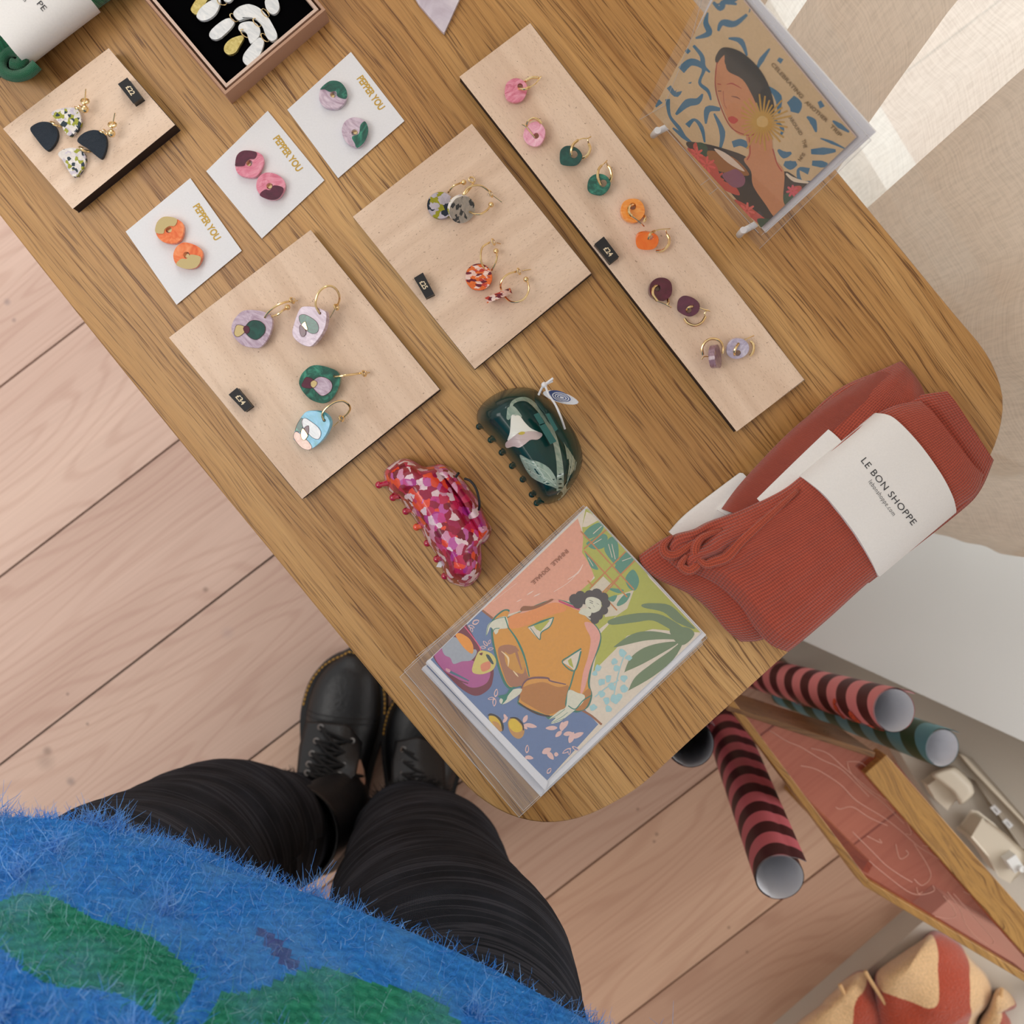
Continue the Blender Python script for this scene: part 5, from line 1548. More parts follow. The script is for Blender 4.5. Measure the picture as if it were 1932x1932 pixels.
    add((222, 204, 110), '438,1035 455,980 480,930 520,930 560,950 580,990 560,1040 500,1065 450,1060', 9); add((230, 140, 100), '490,1010 540,990 545,1030 500,1050', 10); add((40, 70, 70), '520,950 540,955 565,1000 555,1005 530,975', 11); add((110, 30, 40), '480,945 500,938 495,955', 10)
    add((70, 110, 130), stroke(h('285,1040 350,1070 420,1105'), [5, 4, 2]), 9, False); add((224, 160, 170), '285,1030 310,1040 305,1055 285,1045', 10); add((110, 30, 50), stroke(h('300,1065 360,1100 415,1120'), 2), 8, False)
    # lemons
    add((46, 34, 26), '528,1310 550,1295 600,1320 625,1370 615,1400 590,1330 540,1310', 8); add((226, 186, 40), '540,1310 575,1315 605,1350 610,1395 575,1375 540,1335', 9); add((206, 150, 80), '555,1345 590,1350 615,1390 600,1400', 10)
    add((204, 150, 80), '650,1345 680,1320 740,1370 742,1420 715,1445 680,1430 655,1390', 8); add((232, 196, 30), '655,1345 685,1325 730,1370 725,1400 690,1405 660,1380', 9); add((46, 34, 26), stroke(h('662,1322 700,1325 735,1360 740,1395'), [2, 4, 2]), 10, False)
    # pink sprigs on the cloth
    def leaf(x, y, a, l, w, fill=True, lay=9):
        ca, sa = math.cos(a), math.sin(a)
        pts = [(0, 0), (l * .3, w), (l * .7, w * .9), (l, 0), (l * .7, -w * .9), (l * .3, -w)]
        L.append((PK, [(750 + (x + px * ca - py * sa) / 3.116, 930 + (y + px * sa + py * ca) / 3.116) for px, py in pts], lay))
        if not fill:
            pts = [(l * .2, 0), (l * .4, w * .55), (l * .8, w * .4), (l * .85, 0), (l * .6, -w * .5), (l * .3, -w * .5)]
            L.append((BL, [(750 + (x + px * ca - py * sa) / 3.116, 930 + (y + px * sa + py * ca) / 3.116) for px, py in pts], lay + 1))
    for x, y, a, l, w, f in ((415, 780, .3, 40, 9, 0), (440, 770, -.5, 45, 14, 0), (430, 790, 1.2, 30, 8, 0), (530, 900, -2.3, 40, 9, 0), (520, 910, -3.0, 35, 8, 0), (530, 920, -.2, 36, 8, 0), (535, 890, -1.2, 30, 7, 0),
                             (575, 1200, -1.4, 50, 11, 0), (570, 1205, 1.6, 50, 11, 0), (570, 1205, 3.0, 40, 8, 0), (620, 1350, -.9, 44, 9, 1), (640, 1330, -2.0, 34, 8, 1), (740, 1350, -1.1, 50, 12, 1), (745, 1360, .2, 76, 12, 1), (735, 1360, .8, 40, 9, 1),
                             (940, 1380, 3.1, 70, 12, 1), (965, 1400, -1.5, 55, 14, 1), (955, 1390, -.8, 70, 15, 1), (965, 1400, 2.4, 50, 12, 1), (975, 1420, -.2, 55, 12, 1), (1010, 1470, -1.2, 70, 15, 1), (1020, 1440, -.4, 80, 14, 1), (1020, 1500, 2.6, 60, 10, 0), (1025, 1490, .5, 50, 9, 0), (1010, 1500, 1.6, 40, 9, 0),
                             (850, 1530, -.5, 60, 16, 1), (880, 1520, .9, 60, 14, 1), (920, 1535, .1, 26, 12, 1), (760, 1530, -1.5, 50, 11, 0), (750, 1550, .2, 50, 11, 1), (760, 1560, 2.8, 60, 12, 1), (880, 1650, -1.0, 40, 11, 0), (700, 1590, .8, 40, 9, 0)):
        leaf(x, y, a, l, w, bool(f))
    add(BRN, stroke(h('498,690 560,738'), 4, 2), 3, False); add(BRN, stroke(h('1085,1278 1140,1310 1200,1362'), 4, 3), 3, False)
    return L


def greeting(off, zt, name_label, full, group):
    """card in its sleeve; off shifts in px"""
    c = empty('greeting_card', P(1070 + off[0], 1220 + off[1], zt - 0.004), name_label, 'greeting card', group)
    o_ = lambda pts: [(x + off[0], y + off[1]) for x, y in pts]
    mv = lambda s: o_(h(s))
    quad_slab(mv('1112,78 1815,835 868,1750 165,1000'), zt - 0.0012, 0.0006, 'envelope', mats['white_paper'], c)
    m, ph, nr = slab(mv('1112,84 1787,822 878,1694 186,985'), zt, 0.0007, sm=False)
    m.build('folded_card', mats['white_paper'], c, smooth_=False)
    A_ = art_inhale()
    # clip the shapes to the card by simple half-plane cutting
    cardp = mv('1112,86 1785,822 879,1692 177,992') if full else mv('1112,86 1785,822 879,1692 177,992')
    def clip(poly):
        out = [tuple(p) for p in poly]
        m_ = len(cardp)
        sgn = 1 if area2(cardp) > 0 else -1
        for i in range(m_):
            a, b = cardp[i], cardp[(i + 1) % m_]
            side = lambda p: sgn * ((b[0] - a[0]) * (p[1] - a[1]) - (b[1] - a[1]) * (p[0] - a[0]))
            res = []
            for j in range(len(out)):
                p, r = out[j], out[(j + 1) % len(out)]
                sp, sr = side(p), side(r)
                if sp >= 0: res.append(p)
                if (sp >= 0) != (sr >= 0):
                    t = sp / (sp - sr); res.append((p[0] + (r[0] - p[0]) * t, p[1] + (r[1] - p[1]) * t))
            out = res
            if len(out) < 3: return None
        return out
    PL = []
    for it in A_:
        pts = o_(it[1]); sm_ = it[3] if len(it) > 3 else True
        if sm_: pts = [(v.x, v.y) for v in smooth(pts, 4)]
        cl = clip(pts)
        if cl: PL.append((it[0], cl, it[2], False))
    mb = MB(); paint(PL, ph, mb=mb)
    mb.build('printed_picture', mats['print'], c, smooth_=False)
    # white border strip of the envelope over the lower left side
    if full:
        t = MB(); text('INHALE.  EXHALE.', q('F', '1500,1375')[0], q('F', '1240,1618')[0], 7.5, ph, t, off=0.00055, bold=0.03, space=1.0)
        t.build('lettering', MT('copper_ink', lin((160, 92, 50)), 0.5).m, c, smooth_=False)
    quad_slab(mv('170,990 190,975 885,1700 868,1750'), zt + 0.0004, 0.0003, 'envelope_flap', mats['white_paper'], c)
    # sleeve: top film and folded edge
    ph2 = flat(zt + 0.0012); m = MB(); sp4 = [ph2(p)[0] for p in mv('1095,72 38,1045 740,1868 1820,850')]; m.add(sp4, [(0, 1, 2, 3)]); m.build('clear_sleeve', mats['film'], c, smooth_=False)
    m = MB()
    for s in ('1095,72 560,560 38,1045', '1095,76 1820,850', '1820,852 1300,1340 740,1868', '740,1868 38,1045', '110,960 560,600 900,270', '60,1070 600,1700'):
        m.tube([ph2(p)[0] + Vector((0, 0, 0.0002)) for p in mv(s)], 0.00016, 5)
    m.build('sleeve_seam', mats['film_edge'], c)
    return c


greeting((-8, 12), TZ + 0.0030, 'lower of the two sleeved garden cards, peeping out along the left and bottom sides', False, 'sleeved greeting cards by the table corner')
greeting((0, 0), TZ + 0.0064, 'upper sleeved greeting card of a seated woman in mustard, lying at the table corner', True, 'sleeved greeting cards by the table corner')

# ================================================================== CARD ON ITS STAND
B1 = P(1230, 212, TZ + 0.014); B2 = P(1434, 432, TZ + 0.014); T1 = P(1345, -4, TZ + 0.135)
nS = (B2 - B1).cross(T1 - B1).normalized()
if nS.dot(CO - B1) < 0: nS = -nS
phS = plane_hit(B1, nS)
st = empty('easel_card', ((B1 + B2) / 2).to_tuple()[:2] + (TZ,), 'sleeved birthday card of a woman with a golden earring leaning on a small white stand', 'greeting card')
d_ = lambda s: q('D', s)


def lean_slab(px, off, th, name, mat):
    pts = [phS(p)[0] + nS * off for p in px]
    m = MB()
    m.prism(pts, [p - nS * th for p in pts])
    return m.build(name, mat, st, smooth_=False)


cardpx = d_('130,540 655,1107 1117,667 545,-30 480,-60 440,-30')
lean_slab(d_('150,545 668,1140 1198,655 565,-60 430,-60'), -0.0022, 0.0006, 'envelope', mats['white_paper'])
lean_slab(cardpx, 0, 0.0006, 'folded_card', mats['kraft_in'])
CB = (60, 118, 146); TAN = (222, 190, 142); SKN = (216, 146, 96); DK = (54, 44, 34); RD = (210, 84, 66); HR = (52, 50, 42); OCH = (206, 158, 62); GRN = (52, 84, 58); PUR = (150, 90, 110)
L = [(TAN, cardpx, 0, False)]
A2 = lambda c, s, l, sm=True: L.append((c, d_(s) if isinstance(s, str) else s, l, sm))
SQ = [('425,10 460,40 480,10 540,20', [10, 26, 8]), ('450,150 470,110 530,115 590,70', [8, 28, 10]), ('400,60 390,110 405,160 340,185', [6, 20, 24, 6]), ('500,185 560,200 590,270', [6, 22, 6]), ('700,235 660,290 640,330', [6, 20, 8]),
      ('740,285 760,298', [14, 20]), ('270,340 320,300 380,330 360,400 400,440 415,485', [30, 26, 10, 14, 6]), ('330,220 370,270 380,320 410,350', [10, 18, 6]), ('210,420 250,460 280,390 320,400', [18, 16, 30, 8]), ('295,240 310,255', [16, 16]),
      ('245,555 300,500 350,490 375,455', [8, 30, 24, 6]), ('150,490 165,510', [24, 30]), ('205,480 215,560 260,620 300,680', [18, 10, 14, 6]), ('390,600 400,530 460,530', [6, 26, 12]), ('300,610 335,580 370,620 385,690', [22, 10, 16, 6]),
      ('430,550 470,640 460,720', [6, 22, 8]), ('230,620 280,660 330,700', [6, 16, 6]), ('520,700 560,690 600,710', [24, 26, 20]), ('690,420 740,470 745,550', [8, 28, 8]), ('800,480 825,510 820,545', [36, 50, 30]), ('880,565 910,590 925,640', [6, 26, 6]),
      ('1005,585 1040,610 1085,640', [6, 20, 6]), ('940,490 955,520', [14, 20]), ('945,670 1000,690 1065,720', [4, 12, 4]), ('900,735 960,732 1020,730', [18, 28, 10]), ('905,790 950,795 980,800', [18, 26, 14]), ('770,790 800,800 830,790', [16, 36, 14]),
      ('740,725 770,750 805,740', [8, 28, 8]), ('890,830 840,820 850,880 900,880', [26, 10, 16, 6]), ('700,560 760,620 750,660', [6, 14, 6]), ('540,-10 500,10 480,-10', [16, 20, 10]), ('610,20 600,60', [4, 4])]
for s, w in SQ: A2(CB, stroke(d_(s), [x / 1.95 for x in w], 5), 1, False)
# dress, neck, face, hair
A2(DK, '295,700 350,690 480,720 600,770 620,860 700,1000 725,1055 690,1075 600,1030 480,900 400,820', 3)
A2(GRN, '330,700 370,690 400,720 390,790 350,740', 4); A2((168, 108, 50), '400,730 520,760 600,840 560,850 460,830 420,800', 4)
A2((240, 216, 190), '430,720 500,750 580,830 500,790', 5); A2(RD, '300,720 350,740 390,790 400,770 440,800 470,870 530,900 555,945 500,930 430,890 380,830', 5)
A2(RD, '330,715 345,690 360,740 395,765 380,800', 6); A2(PUR, '500,830 540,820 580,860 570,900 520,905 470,850', 6)
A2(RD, '530,965 600,1000 680,1060 700,1070 665,1105 640,1080 560,1010', 6); A2(GRN, '640,1060 700,1060 720,1060 665,1105', 7)
A2(DK, '770,830 860,880 900,880 850,950 790,1000 760,960', 3); A2(RD, '800,910 850,900 850,930 810,945', 5); A2(GRN, '765,950 800,930 830,960 780,1000', 4)
A2((240, 220, 190), stroke(d_('780,840 820,870 890,885'), [3, 8, 3]), 5, False)
A2(SKN, '590,640 700,640 720,760 770,830 765,960 775,1010 730,1055 680,990 620,900 610,830 575,775 600,740', 5)
A2((188, 60, 44), stroke(d_('600,660 605,740 590,775'), 2), 6, False); A2((188, 60, 44), stroke(d_('715,720 735,790 760,830'), 2), 6, False)
A2(HR, '438,300 450,250 485,228 560,250 640,320 690,400 718,490 718,560 660,560 600,440 560,360 500,330', 6)
A2(SKN, '445,310 482,265 485,310 540,350 560,380 610,400 640,470 660,540 650,620 620,650 560,655 520,620 480,540 445,440 435,360', 7)
A2(HR, '484,262 520,300 580,370 650,410 700,500 718,560 700,600 660,560 620,470 570,385 500,345 486,300', 8)
A2((176, 64, 48), stroke(d_('445,300 436,400 450,480 490,580 530,630 600,655 640,640'), 1.8), 9, False)
A2((186, 72, 56), stroke(d_('492,408 520,404 565,428'), [1, 2.6, 1]), 9, False); A2((186, 72, 56), stroke(d_('447,405 465,408'), 1.6), 9, False)
A2((120, 60, 50), stroke(d_('515,465 540,470 558,480'), [1, 2.2, 1]), 9, False); A2((120, 60, 50), stroke(d_('450,440 466,440'), 1.6), 9, False); A2((176, 72, 56), stroke(d_('475,440 480,500 492,525'), .9), 9, False)
A2((204, 70, 60), '498,572 520,562 548,580 530,598 510,592', 9)
for cx_, cy_, r_, c_ in ((395, 800, 44, (236, 96, 84)), (345, 745, 34, (236, 96, 84)), (440, 860, 40, RD), (535, 870, 34, PUR), (590, 1020, 40, (236, 110, 96)), (810, 925, 30, (226, 90, 100))):
    for i in range(7):
        a = 2 * pi * i / 7 + .3
        A2(c_, stroke([(1180 + (cx_ + r_ * .15 * math.cos(a)) / 2.569, (cy_ + r_ * .15 * math.sin(a)) / 2.569), (1180 + (cx_ + r_ * .6 * math.cos(a)) / 2.569, (cy_ + r_ * .6 * math.sin(a)) / 2.569), (1180 + (cx_ + r_ * math.cos(a)) / 2.569, (cy_ + r_ * math.sin(a)) / 2.569)], [2, 5, 3], 3), 7, False)
# earring burst
rr = random.Random(3)
for i in range(30):
    a = 2 * pi * i / 30; l = rr.uniform(95, 150) * (0.8 if 2.2 < a < 3.6 else 1)
    cx_, cy_ = (665, 590)
    A2(OCH, stroke(d_('%f,%f %f,%f %f,%f' % (cx_, cy_, cx_ + l * .5 * math.cos(a), cy_ + l * .5 * math.sin(a), cx_ + l * math.cos(a), cy_ + l * math.sin(a))), [5.0, 3.6, 3.0], 2), 10, False)
A2((224, 186, 110), '640,575 665,560 690,575 690,605 665,615 642,605', 11)
def clipc(poly, cp):
    out = [tuple(p) for p in poly]; sgn = 1 if area2(cp) > 0 else -1
    for i in range(len(cp)):
        a, b = cp[i], cp[(i + 1) % len(cp)]
        sd = lambda p: sgn * ((b[0] - a[0]) * (p[1] - a[1]) - (b[1] - a[1]) * (p[0] - a[0]))
        res = []
        for j in range(len(out)):
            p, r = out[j], out[(j + 1) % len(out)]; x, y = sd(p), sd(r)
            if x >= 0: res.append(p)
            if (x >= 0) != (y >= 0): t = x / (x - y); res.append((p[0] + (r[0] - p[0]) * t, p[1] + (r[1] - p[1]) * t))
        out = res
        if len(out) < 3: return None
    return out
PL = []
for it in L:
    pts = it[1]
    if (it[3] if len(it) > 3 else True): pts = [(v.x, v.y) for v in smooth(pts, 4)]
    cl = clipc(pts, cardpx)
    if cl: PL.append((it[0], cl, it[2], False))
mb = MB(); paint(PL, phS, mb=mb); mb.build('printed_picture', mats['print'], st, smooth_=False)
t = MB()
for s, p0, p1 in (('CELEBRATING', (708, 310), (855, 475)), ('ANOTHER', (870, 495), (975, 590)), ('TRIP', (992, 610), (1042, 662))):
    text(s, d_('%d,%d' % p0)[0], d_('%d,%d' % p1)[0], 7, phS, t, off=0.0006, bold=0.02)
for s, p0, p1 in (('AROUND', (793, 568), (850, 655)), ('THE', (858, 675), (868, 715)), ('SUN', (862, 735), (838, 770))):
    text(s, d_('%d,%d' % p0)[0], d_('%d,%d' % p1)[0], 6.5, phS, t, off=0.0006, bold=0.02)
t.build('lettering', MT('bronze_ink', lin((130, 104, 56)), 0.6).m, st, smooth_=False)
slv = d_('72,575 640,1215 1203,668 560,-80 400,-80')
m = MB(); sp5 = [phS(p)[0] + nS * 0.0016 for p in slv]; m.add(sp5, [tuple(range(len(sp5)))]); m.build('clear_sleeve', mats['film'], st, smooth_=False)
m = MB()
for s in ('72,575 200,500 330,180 400,-80', '72,575 640,1215', '640,1215 1203,668', '1203,668 560,-80', '210,620 655,1120', '670,1130 1190,640', '350,905 420,855', '395,950 460,900'):
    m.tube([phS(p)[0] + nS * 0.0018 for p in d_(s)], 0.00018, 5)
m.build('sleeve_seam', mats['film_edge'], st)
# white wire easel
easel = empty('card_stand', ((B1 + B2) / 2 + Vector((0.02, 0.02, 0))).to_tuple()[:2] + (TZ,), 'small white wire easel holding up the birthday card', 'stand')
wm_ = MT('white_coated_wire', lin((236, 236, 236)), 0.35).m
for (x, y, x2, y2) in ((1236, 252, 1262, 238), (1398, 440, 1424, 424)):
    m = MB(); tip = P(x, y, TZ + 0.016); r_ = 0.0021
    mid = P(x, y, TZ + 0.0065); back = P(x2, y2, TZ + 0.009); bb = back + Vector((0.03, 0.028, 0.0))
    m.tube([tip + Vector((0.0015, 0.002, 0.0)), mid + Vector((-0.001, -0.001, 0)), mid + Vector((0.001, 0.0012, -0.0015)), back, bb, bb + Vector((0.002, 0.002, 0.09))], r_, 12)
    m.build('hook', wm_, easel, angle=70)
m = MB(); b1 = P(1262, 238, TZ + 0.009) + Vector((0.032, 0.03, 0.0)); b2 = P(1424, 424, TZ + 0.009) + Vector((0.032, 0.03, 0.0))
m.tube([b1 + Vector((0, 0, 0.088)), b2 + Vector((0, 0, 0.088))], 0.0021, 12); bm_ = (b1 + b2) / 2
m.tube([bm_ + Vector((0, 0, 0.088)), Vector((bm_.x + 0.035, bm_.y + 0.032, TZ + 0.002))], 0.0021, 12)
m.build('prop', wm_, easel)

# ================================================================== UNDER AND BESIDE THE TABLE
def stripe_mat(name, c1, c2, per, wob=0.25):
    m = MT(name, rough=0.5)
    t = m.n('ShaderNodeTexCoord'); sp = m.n('ShaderNodeSeparateXYZ'); m.l(t.outputs['UV'], sp.inputs[0])
    w = m.math('MULTIPLY', m.math('SINE', m.math('MULTIPLY', sp.outputs[0], 2 * pi)), wob)
    v = m.math('FRACT', m.math('ADD', m.math('MULTIPLY', sp.outputs[1], per), w))
    m.color(m.ramp(v, [(0.0, lin(c1)), (0.49, lin(c1)), (0.51, lin(c2)), (1.0, lin(c2))]))
    return m.m


mats['roll_pink'] = stripe_mat('pink_and_oxblood_stripe', (224, 134, 136), (78, 24, 28), 21)
mats['roll_red'] = stripe_mat('dusty_red_stripe', (196, 100, 110), (66, 22, 28), 23)
mats['roll_teal'] = stripe_mat('teal_and_forest_stripe', (84, 140, 150), (38, 70, 44), 19)
mats['roll_plum'] = MT('plum_paper', lin((110, 52, 70)), 0.5).m
mats['roll_in'] = paper('white_paper_inside', (236, 237, 242), 0.8, 0.1)
mats['roll_in2'] = paper('grey_paper_inside', (190, 192, 198), 0.8, 0.1)


def roll(top, bot, r, mat, matin, label, turns=1.6, lip=None, letters=()):
    ax = (top - bot); L = ax.length; ax.normalize()
    e = empty('wrapping_paper_roll', (bot.x, bot.y, max(bot.z - r * 0.5, 0)), label, 'wrapping paper', 'rolled wrapping papers under the table')
    u = Vector((1, 0, 0)); u = (u - ax * u.dot(ax)).normalized(); w = ax.cross(u)
    N = 60; nt_ = int(N * turns)
    def prof(off):
        out = []
        for i in range(nt_ + 1):
            a = 2 * pi * i / N + 0.6
            rr_ = r * (1 - 0.035 * i / N) + off
            if i < 5: rr_ += r * 0.05 * (5 - i)
            out.append((a, rr_))
        return out
    m = MB(); m2 = MB(); K = 24
    for mm, off in ((m, 0.0), (m2, -0.0007)):
        vs = []; uvs = []
        for k in range(K + 1):
            for a, rr_ in prof(off):
                c = bot + ax * L * k / K
                vs.append(c + (u * math.cos(a) + w * math.sin(a)) * rr_); uvs.append((a / (2 * pi), L * k / K))
        n = nt_ + 1
        fs = [(k * n + i, k * n + i + 1, (k + 1) * n + i + 1, (k + 1) * n + i) for k in range(K) for i in range(nt_)]
        if mm is m2: fs = [tuple(reversed(f)) for f in fs]
        mm.add(vs, fs, 0, None, uvs)
    pat = m.build('patterned_side', mat, e, angle=180); ins = m2.build('plain_inside', matin, e, angle=180)
    if letters:
        t = MB()
        for (ch, ang, dist, sz, rot) in letters:
            vs, fs = text2d(ch, 0.035)
            out = []
            for x, y in vs:
                x -= .3; y -= .3
                X = (x * math.cos(rot) - y * math.sin(rot)) * sz; Y = (x * math.sin(rot) + y * math.cos(rot)) * sz
                a = ang + X / r; rr_ = r * 1.012 + 0.0006
                out.append(bot + ax * (L - dist + Y) + (u * math.cos(a) + w * math.sin(a)) * rr_)
            t.add(out, fs)
        t.build('brush_lettering', MT('orange_ink', lin((206, 78, 44)), 0.6).m, e, smooth_=False)
    return e


def radial(p, z):   # helper not tied to the lens: just a point
    return p


PI_ = math.pi
roll(P(1471, 1655, 0.43), P(1352, 1338, 0.012), 0.0238, mats['roll_red'], mats['roll_in'], 'tall striped dusty red wrapping roll leaning toward the open floor',
     letters=[('e', 4.9, 0.23, 0.030, .3), ('v', 5.1, 0.215, 0.028, .2), ('e', 5.3, 0.185, 0.028, .4), ('r', 5.2, 0.165, 0.028, .4)])
roll(P(1687, 1340, 0.40), P(1420, 1268, 0.012), 0.0222, mats['roll_pink'], mats['roll_in'], 'thick pink and oxblood striped wrapping roll with white end, right of the table corner',
     letters=[('s', 4.2, 0.02, 0.030, 1.9), ('e', 4.5, 0.05, 0.030, 1.9), ('r', 5.2, 0.03, 0.028, 1.7), ('a', 5.6, 0.02, 0.026, 1.7), ('e', 4.9, 0.075, 0.028, 1.8), ('t', 4.3, 0.085, 0.03, 1.8), ('e', 3.7, 0.05, 0.03, 1.9), ('f', 3.6, 0.08, 0.03, 1.9), ('s', 4.8, 0.21, 0.028, 1.8), ('e', 4.4, 0.215, 0.028, 1.8), ('r', 5.3, 0.24, 0.028, 1.8)])
roll(P(1778, 1411, 0.335), P(1480, 1305, 0.012), 0.0205, mats['roll_teal'], mats['roll_in'], 'teal and forest green striped wrapping roll lying behind the pink one')
roll(P(1302, 1402, 0.42), P(1285, 1340, 0.012), 0.0235, mats['roll_plum'], mats['roll_in2'], 'plum wrapping roll with dark hollow end right beneath the table edge')

# ---- low frame table with rose glass
zt = 0.33
def T(px, z): return P(px[0], px[1], z)
outer = [(1372, 1326), (1655, 1416), (1706, 1430), (1768, 1505), (1932, 1702), (2250, 2080), (2180, 2090), (1932, 1850), (1760, 1745), (1628, 1668), (1570, 1558)]
ft = empty('low_glass_table', (P(1800, 1650, 0).x, P(1800, 1650, 0).y, 0), 'low angular oak frame holding a rose tinted etched glass panel', 'low table')
# frame boards: centre lines in plan (from the top outline), each a board of its own
V = [T(p, zt) for p in [(1376, 1330), (1655, 1416), (2230, 2072), (1632, 1668)]]
V2 = [T(p, zt) for p in [(1376, 1330), (1650, 1440), (2190, 2090), (1932, 1846), (1632, 1668)]]
def boardline(a, b, wd, dp, name, mat, inward):
    d = (b - a); L = d.length; d.normalize(); nn = Vector((-d.y, d.x, 0)) * (1 if inward else -1)
    c = (a + b) / 2 + nn * wd / 2
    m = MB(); m.box((c.x, c.y, zt - dp / 2), L, wd, dp, math.atan2(d.y, d.x)); return m.build(name, mat, ft, smooth_=False, bevel=0.0008)
a = [T(p, zt) for p in [(1374, 1330), (1652, 1420), (1703, 1430), (2260, 2092), (2245, 2120), (1932, 1852), (1630, 1672)]]
boardline(a[0], a[1], 0.006, 0.12, 'side_board', mats['oak_shaded'], False)
boardline(a[2] + (a[1] - a[2]) * .6, a[3], 0.030, 0.030, 'wide_rail', mats['oak2'], False)
boardline(a[6], a[0], 0.0075, 0.030, 'thin_rail', mats['oak2'], False)
boardline(a[5], a[6], 0.0075, 0.030, 'thin_rail', mats['oak2'], False)
boardline(a[4], a[5], 0.0075, 0.030, 'thin_rail', mats['oak2'], False)
glass = bpy.data.materials.new('rose_glass'); glass.use_nodes = True
ntg = glass.node_tree; ntg.nodes.clear()
o_ = ntg.nodes.new('ShaderNodeOutputMaterial'); tr = ntg.nodes.new('ShaderNodeBsdfTransparent'); gl = ntg.nodes.new('ShaderNodeBsdfGlossy'); mx = ntg.nodes.new('ShaderNodeMixShader')
df_ = ntg.nodes.new('ShaderNodeBsdfDiffuse'); mx2 = ntg.nodes.new('ShaderNodeMixShader')
tr.inputs[0].default_value = lin((244, 192, 180)); gl.inputs['Roughness'].default_value = 0.04; mx.inputs[0].default_value = 0.05
df_.inputs[0].default_value = lin((206, 104, 96)); mx2.inputs[0].default_value = 0.2
ntg.links.new(tr.outputs[0], mx.inputs[1]); ntg.links.new(gl.outputs[0], mx.inputs[2]); ntg.links.new(mx.outputs[0], mx2.inputs[1]); ntg.links.new(df_.outputs[0], mx2.inputs[2]); ntg.links.new(mx2.outputs[0], o_.inputs[0])
gp = [T(p, zt - 0.012) for p in [(1380, 1334), (1652, 1428), (1690, 1440), (2240, 2100), (2225, 2098), (1932, 1842), (1636, 1662)]]
m = MB(); tris = tessellate_polygon([[Vector((p.x, p.y, 0)) for p in gp]]); m.add(gp, [t if (gp[t[1]] - gp[t[0]]).cross(gp[t[2]] - gp[t[0]]).z > 0 else tuple(reversed(t)) for t in tris])
m.build('rose_glass_panel', glass, ft, smooth_=False)
m = MB()
K_ = lambda s: [(1180 + x / 2.569, 1180 + y / 2.569) for x, y in [tuple(float(v) for v in t.split(',')) for t in s.split()]]
for s in ('700,510 780,560 850,590 950,650 1050,700 1180,830', '900,595 980,620 1060,690 1190,800 1270,850 1360,950 1385,1010 1360,1010', '1075,660 1090,710 1150,780 1250,860 1350,960', '1080,660 1150,670 1230,760 1340,880 1480,1040 1495,1075 1440,1065',
          '850,680 930,700 1040,770 1120,850 1250,930 1340,1000 1420,1070 1500,1120 1600,1190 1700,1300 1690,1312 1640,1290', '1020,880 1040,890 1100,880 1180,930 1270,970', '1100,1000 1200,1100 1260,1160 1330,1210 1390,1245', '1170,1020 1240,1055 1230,1035',
          '1310,1060 1330,1130 1370,1110 1360,1090', '1400,1060 1480,1200 1440,1260 1400,1230', '1180,1140 1250,1200 1390,1300 1490,1290 1490,1260', '1410,1270 1420,1300 1440,1290', '1500,1410 1560,1420 1600,1410 1590,1370 1540,1310',
          '1560,1290 1620,1370 1650,1450 1700,1510 1760,1548 1785,1530 1740,1470 1660,1380 1590,1300', '1620,1230 1700,1330 1800,1440 1880,1540 1932,1600', '1680,1250 1760,1330 1860,1450 1932,1560'):
    pp = smooth(K_(s), 5, False); m.tube([T((p.x, p.y), zt - 0.0115) for p in pp], 0.00045, 5)
m.build('etched_line', MT('etched_line', lin((220, 168, 150)), 0.5).m, ft)
for p in ((1383, 1336), (2235, 2085), (1650, 1660)):
    c = T(p, zt); m = MB()
    if p == (2235, 2085):
        m.box((c.x, c.y, (zt - .03) / 2), 0.018, 0.018, zt - .03, 0.9)
    else:
        c = c + Vector((0.004, 0.002, 0)); m.box((c.x, c.y, (zt - .03) / 2), 0.007, 0.012, zt - .03, -0.5)
    m.build('leg', mats['oak2'], ft, smooth_=False)

# ---- pale plinth and towelling pouch, bottom right
pl = poly_block([(1520, 1932), (1738, 1742), (1790, 1697), (2300, 2000), (2100, 2600), (1350, 2080)], 0.05, 0.0, 'trim_3', mats['plaster2'])
tag(pl, 'low pale plinth under the towelling pouch', kind='structure')
mtw = MT('rust_and_sand_towelling', rough=0.95, Sheen_Weight=0.4)
g = mtw.geo(rot=(0, 0, 0.95))
nz = mtw.noise(g, 9, 2, 0.5)
sp = mtw.n('ShaderNodeSeparateXYZ'); mtw.l(g, sp.inputs[0])
ph_ = mtw.math('MULTIPLY_ADD', sp.outputs[0], 46.0, mtw.math('MULTIPLY', mtw.math('SINE', mtw.math('MULTIPLY_ADD', sp.outputs[1], 44.0, mtw.math('MULTIPLY', nz, 3.0))), 1.3))
sn = mtw.math('SINE', mtw.math('ADD', ph_, 2.6))
fz = mtw.noise(g, 420, 3)
cc = mtw.ramp(mtw.math('MULTIPLY_ADD', sn, 0.5, mtw.math('MULTIPLY_ADD', fz, 0.06, 0.47)), [(0.49, lin((172, 62, 28))), (0.52, lin((226, 184, 134)))])
mtw.color(mtw.mix(0.5, cc, mtw.ramp(fz, [(0.3, (0.6, 0.6, 0.6, 1)), (0.65, (1.15, 1.15, 1.15, 1))]), 'MULTIPLY')); mtw.bump(fz, 1.0, 0.002)
mats['towel'] = mtw.m
pouch = empty('towelling_pouch', (P(1760, 1900, 0.05).x, P(1760, 1900, 0.05).y, 0.05), 'rust and sand wavy towelling drawstring pouch on the pale plinth', 'pouch')
